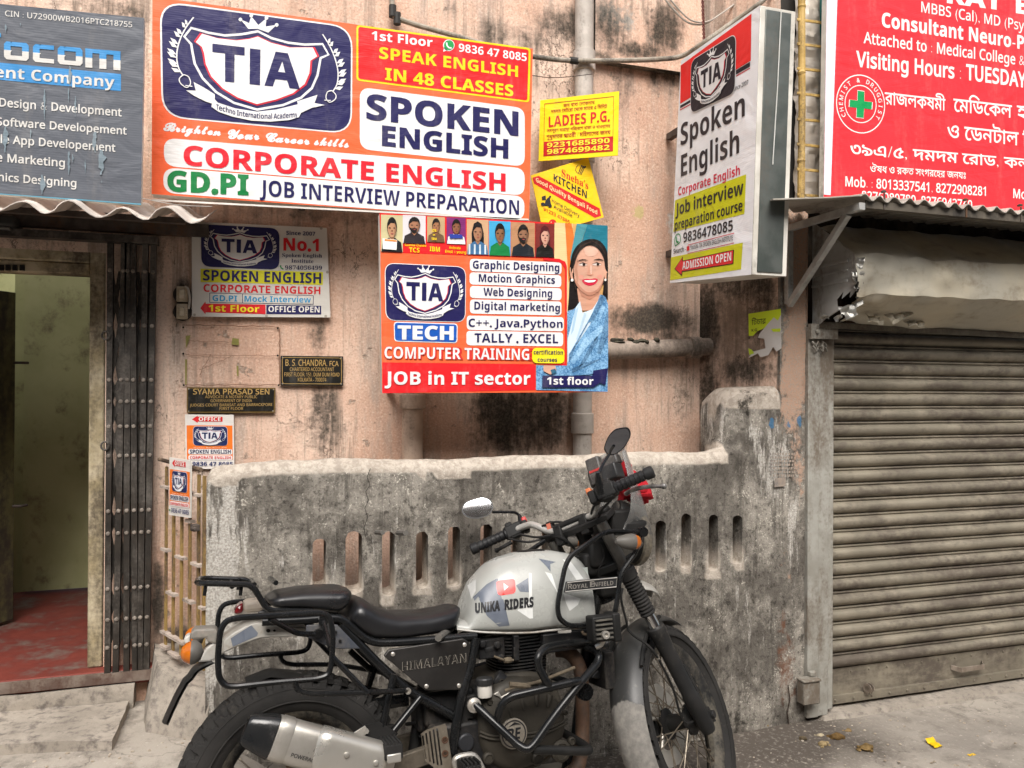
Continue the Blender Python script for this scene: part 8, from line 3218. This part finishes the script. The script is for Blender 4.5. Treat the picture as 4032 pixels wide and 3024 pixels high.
# horn / lamp unit on the guard
c0 = K.p('P', 1095, 150, -.205)
mb = MB()
mb.obox(c0, K.M[0]*.045, K.M[1]*.028, K.M[2]*.040)
mb.obox(c0+K.M[0]*.04, K.M[0]*.014, K.M[1]*.034, K.M[2]*.045)
lampb = mb.build('fog_lamp', DBK, bike, bevel=.006)
mb = MB()
for k in range(5):
    mb.obox(c0+K.M[2]*(-.028+k*.014)-K.M[1]*.030-K.M[0]*.008, K.M[0]*.030, K.M[1]*.006, K.M[2]*.0025)
mb.build('cooling_fin', grunge('fin_grey', lin('#5a5750'), lin('#6d6960'), (.05, .05, .05), .4, 30, .5, .3), lampb, smooth=0)
mb = MB()
mb.tube(kp('P', [(1115, 230), (1085, 290), (1050, 310)], [-.21, -.20, -.19]), .010, 8)
mb.lathe([(.013, -.01), (.013, .012), (.006, .012), (.006, .006), (0, .006)], K.p('P', 1118, 208, -.235), -K.M[1], 12)
mb.build('lamp_mount', SLV, lampb)
plate('tank_tab', K, 'P', [(732, 160), (848, 168), (846, 205), (735, 205)], -.12, .01, WHL, bevel=.004)

# ---- exhaust: rusty header, steel silencer with black end cap
mb = MB()
hp = kp('P', [(720, 335), (800, 345), (870, 400), (915, 500), (932, 640), (935, 900), (930, 1100), (910, 1250), (860, 1340)], [-.03, -.05, -.06, -.06, -.05, -.04, -.04, -.04, -.05])
hp += [K.p('N', 1500, 1740, -.06), K.p('N', 1100, 1790, -.08), K.p('N', 760, 1770, -.12), K.p('N', 560, 1720, -.17)]
mb.tube(catmull(hp, 6), .024, 16)
mb.build('exhaust_header', RST, bike)
A_ = K.p('M', 905, 1425, -.195)
B_ = K.p('N', 330, 1640, -.195)
d = (B_-A_)
L_ = np.linalg.norm(d)
d /= L_
up_ = K.M[2]-d*np.dot(K.M[2], d)
up_ /= np.linalg.norm(up_)
sd = K.M[1]


def can_sec(k, h, n=28, hy=.040, hz=.058):
    out = []
    for j in range(n):
        a = 2*pi*j/n
        out.append(A_+d*h+sd*hy*k*np.sign(cos(a))*abs(cos(a))**.62+up_*hz*k*np.sign(sin(a))*abs(sin(a))**.62)
    return out


def can(profile, name, mat, parent, smooth=35):
    mb = MB()
    vs, n = [], 28
    for k, h in profile:
        vs += can_sec(k, h)
    mb.add(vs, [(i*n+j, i*n+(j+1) % n, (i+1)*n+(j+1) % n, (i+1)*n+j) for i in range(len(profile)-1) for j in range(n)])
    return mb.build(name, mat, parent, smooth=smooth)


sil = can([(.0, .0), (.98, .0), (1.0, .003), (1.0, L_*.9), (.85, L_*1.02), (.45, L_*1.12), (0, L_*1.12)], 'silencer', SLV, bike)
can([(1.012, .012), (1.015, .010), (1.03, .012), (1.035, .040), (1.02, .042), (1.01, .040)], 'strap', SLV, sil)
can([(.50, -.078), (.60, -.080), (.72, -.072), (.96, -.018), (1.0, -.002), (.9, -.001)], 'end_cap', grunge('cap_black_gloss', (.012, .013, .014), (.02, .02, .02), (.1, .09, .08), .35, 12, .22), sil)
can([(.52, -.0785), (.50, -.05), (0, -.045)], 'outlet', plain('soot', (.008, .007, .006), .9), sil)
# heat shield plate over the silencer front half
mb = MB()
hs0 = .135
sec_n = 12
for i in range(2):
    pass
vs = []
rows_ = 14
for i in range(rows_):
    u = i/(rows_-1)
    h = hs0+(L_*1.02-hs0)*u
    for j in range(sec_n):
        a = pi*.30+pi*1.05*j/(sec_n-1)
        kx = -1
        hh = h-(.025*sin(pi*j/(sec_n-1)) if i == 0 else 0)
        vs.append(A_+d*hh+sd*.040*1.07*np.sign(cos(a))*abs(cos(a))**.62+up_*.058*1.07*np.sign(sin(a))*abs(sin(a))**.62)
mb.add(vs, [(i*sec_n+j, (i+1)*sec_n+j, (i+1)*sec_n+j+1, i*sec_n+j+1) for i in range(rows_-1) for j in range(sec_n-1)])
o_ = mb.build('heat_shield', grunge('brushed_steel', lin('#c3bfb6'), lin('#b0aba1'), (.30, .26, .21), .34, 5, .33, .65, .06, 3, (1, 1, 1)), sil, smooth=40)
md = o_.modifiers.new('thick', 'SOLIDIFY')
md.thickness = .0025
mb = MB()
for h in (.20, L_*.92):
    mb.lathe([(.008, 0), (.008, .004), (.004, .006)], A_+d*h-sd*.0435+up_*.012, -sd, 10)
mb.build('shield_screw', SLV, sil)
V, T = glyphs('POWERAGE', .01, 1.0)
V = V/(V[:, 0].max())
mb = MB()
mb.add([A_+d*(.055+v[0]*.075)-up_*(.028)+up_*v[1]*.075-sd*.0412 for v in V], [tuple(t_) for t_ in T])
mb.build('lettering', DB, sil, smooth=0, fix=False)
plate('silencer_hanger', K, 'N', [(100, 1460), (225, 1372), (330, 1350), (420, 1405), (445, 1425), (425, 1460), (400, 1490), (330, 1480), (220, 1510)], -.16, .005, DBK, bevel=.001)
plate('silencer_bracket', K, 'N', [(90, 1465), (235, 1375), (255, 1410), (235, 1440), (120, 1530)], -.166, .004, SLV, bevel=.001)
# footpegs
mb = MB()
c0 = K.p('N', 405, 1525, -.20)
mb.obox(c0, K.M[0]*.026, K.M[1]*.045, K.M[2]*.020)
for k in range(5):
    mb.obox(c0+K.M[2]*.021+K.M[0]*(-.02+k*.010), K.M[0]*.003, K.M[1]*.045, K.M[2]*.004)
pg = mb.build('pillion_footpeg', RUB, bike, bevel=.004)
mb = MB()
mb.obox(c0-K.M[1]*.040-K.M[2]*.016, K.M[0]*.020, K.M[1]*.008, K.M[2]*.012)
mb.build('peg_end', SLV, pg, bevel=.003)
mb = MB()
l_ = K.lp('N', 405, 1525, -.20)
mb.obox(K.w(l_[0], .2, l_[2]), K.M[0]*.026, K.M[1]*.045, K.M[2]*.020)
mb.build('pillion_footpeg', RUB, bike, bevel=.004)
for sy in (-1, 1):
    l_ = K.lp('N', 920, 1640, -.21)
    mb = MB()
    mb.obox(K.w(l_[0], sy*.21, l_[2]), K.M[0]*.028, K.M[1]*.05, K.M[2]*.010)
    for k in range(5):
        mb.obox(K.w(l_[0]-.024+k*.012, sy*.21, l_[2]+.013), K.M[0]*.003, K.M[1]*.05, K.M[2]*.006)
    mb.build('rider_footpeg', DBK, bike, bevel=.002)
mb = MB()
mb.tube(catmull(kp('N', [(845, 1665), (835, 1610), (870, 1582), (960, 1575), (1010, 1640), (1040, 1720)], -.19), 5), .009, 8)
mb.build('brake_pedal', SLV, bike)
# slotted heel guard
hg = [(608, 1430), (640, 1405), (700, 1380), (770, 1362), (778, 1380), (800, 1520), (825, 1680), (700, 1690), (690, 1650), (635, 1610), (625, 1560)]
holes_ = []
for k, (x0_, y0_, x1_, y1_) in enumerate([(618, 1440, 640, 1600), (640, 1425, 668, 1618), (665, 1412, 694, 1630), (690, 1400, 720, 1640), (714, 1392, 745, 1640)]):
    w_ = 6
    holes_.append([(x0_-w_, y0_), (x0_+w_, y0_-3), (x1_+w_, y1_-3), (x1_-w_, y1_)])
V, T = fill([[(a, -b) for a, b in hg]]+[[(a, -b) for a, b in h_] for h_ in holes_], evenodd=True)
mb = MB()
mb.add([K.p('N', v[0], -v[1], -.165) for v in V], [tuple(t_) for t_ in T])
o_ = mb.build('heel_guard', grunge('guard_steel', lin('#8d8578'), lin('#9c9487'), (.2, .17, .13), .45, 12, .4, .6), bike, smooth=0)
md = o_.modifiers.new('thick', 'SOLIDIFY')
md.thickness = .004
mb = MB()
for x, y in ((768, 1470), (770, 1560)):
    mb.lathe([(.010, 0), (.010, .004), (.006, .004), (.006, .001), (0, .001)], K.p('N', x, y, -.168), -K.M[1], 12)
mb.build('guard_bolt', plain('rust_bolt', (.09, .045, .025), .7), o_)
# swingarm, shock, sidestand, sump
mb = MB()
sw = K.l(K.p('N', 880, 1500, -.1))
for sy in (-1, 1):
    a, b = K.w(.02, sy*.095, .0), K.w(sw[0], sy*.085, sw[2])
    dd = b-a
    mb.obox((a+b)/2, dd/2, K.M[1]*.014, np.cross(dd/np.linalg.norm(dd), K.M[1])*.026)
mb.lathe([(.018, -.12), (.018, .12)], K.w(0, 0, 0), K.M[1], 12)
mb.build('swingarm', grunge('swingarm_dark', lin('#3b362f'), lin('#4a443b'), (.13, .11, .085), .5, 10, .55, .2), bike, bevel=.004)
mb = MB()
a, b = K.w(.36, 0, .02), K.w(.42, 0, .33)
mb.tube([a, b], .018, 12)
hx = [a+(b-a)*u+K.M[0]*.035*cos(u*44)+K.M[1]*.035*sin(u*44) for u in np.linspace(.25, .95, 90)]
mb.tube(hx, .006, 6)
mb.build('shock_absorber', DBK, bike)
mb = MB()
for x, y, x2, y2 in ((130, 870, 270, 1000), (310, 960, 240, 1170), (60, 1080, 330, 1150), (180, 1240, 330, 1150)):
    mb.tube([K.p('N', x, y, .12), K.p('N', x2, y2, .12)], .010, 8)
mb.tube([K.p('N', 260, 1240, 0), K.p('N', 520, 1200, 0)], .02, 8)
mb.build('rear_stay', GLB, bike)
mb = MB()
lg = K.w(.52, .15, -.12)
gnd = np.array([lg[0]-.06, lg[1]+.17, float(ground_z(lg[0], lg[1]))+.012])
mb.tube([lg, lg*.4+gnd*.6+[0, .01, .01], gnd], .011, 10)
mb.lathe([(.028, -.010), (.028, .002)], gnd, (0, 0, 1), 12)
mb.build('side_stand', DBK, bike)
mb = MB()
mb.prism([K.w(.50, .09, -.08), K.w(.62, .09, -.15), K.w(.88, .09, -.15), K.w(.90, .09, -.09), K.w(.86, .09, -.09), K.w(.62, .09, -.08)], -K.M[1]*.18)
mb.build('bash_plate', SLV, bike, bevel=.006)
# oil cooler / dark parts ahead of the cylinder
mb = MB()
mb.obox(K.p('P', 1060, 470, -.03), K.M[0]*.02, K.M[1]*.09, K.M[2]*.06)
mb.prism(kp('P', [(1010, 570), (1060, 500), (1110, 510), (1140, 548), (1090, 578)], -.08), K.M[1]*.05)
mb.obox(K.p('P', 780, 240, -.06), K.M[0]*.10, K.M[1]*.06, K.M[2]*.03)
mb.build('oil_cooler', ENB, bike, bevel=.004)
mb = MB()
mb.tube(catmull(kp('P', [(1110, 330), (1150, 420), (1200, 480), (1240, 560)], [-.05, -.02, 0, .02]), 5), .007, 7)
mb.tube(catmull(kp('P', [(930, 180), (950, 205), (1010, 205), (1060, 185)], -.15), 5), .005, 6)
mb.build('hose', grunge('hose_tan', lin('#5b4f41'), lin('#433b31'), (.03, .03, .03), .4, 30, .6), bike)
# things tied to the front of the bike
p_ = K.p('O', 1440, 560, .02)
mb = MB()
for (dx, dy, dz, rx, ry, rz) in ((0, 0, -.02, .05, .06, .045), (-.02, .01, .035, .035, .05, .04), (.02, -.02, -.045, .04, .05, .03)):
    mb.ball(p_+K.M[0]*dx+K.M[1]*dy+K.M[2]*dz, rx, ry, rz, 26, jag=.75)
o_ = mb.build('cloth', grunge('red_cloth', (.42, .012, .02), (.30, .008, .014), None, .3, 9, .7, 0, .4), None, smooth=60)
tag(o_, 'crumpled red cloth stuffed behind the motorcycle windscreen', 'cloth')
tg = MB()
tg.prism([K.p('O', x, y, -.10) for x, y in [(1068, 1172), (1130, 1168), (1136, 1240), (1085, 1245)]], K.M[1]*.002)
o_ = tg.build('paper_tag', plain('tag_paper', lin('#b5bcb6'), .7), None, smooth=0)
tag(o_, 'small pale paper tag tucked beside the motorcycle steering head', 'tag')
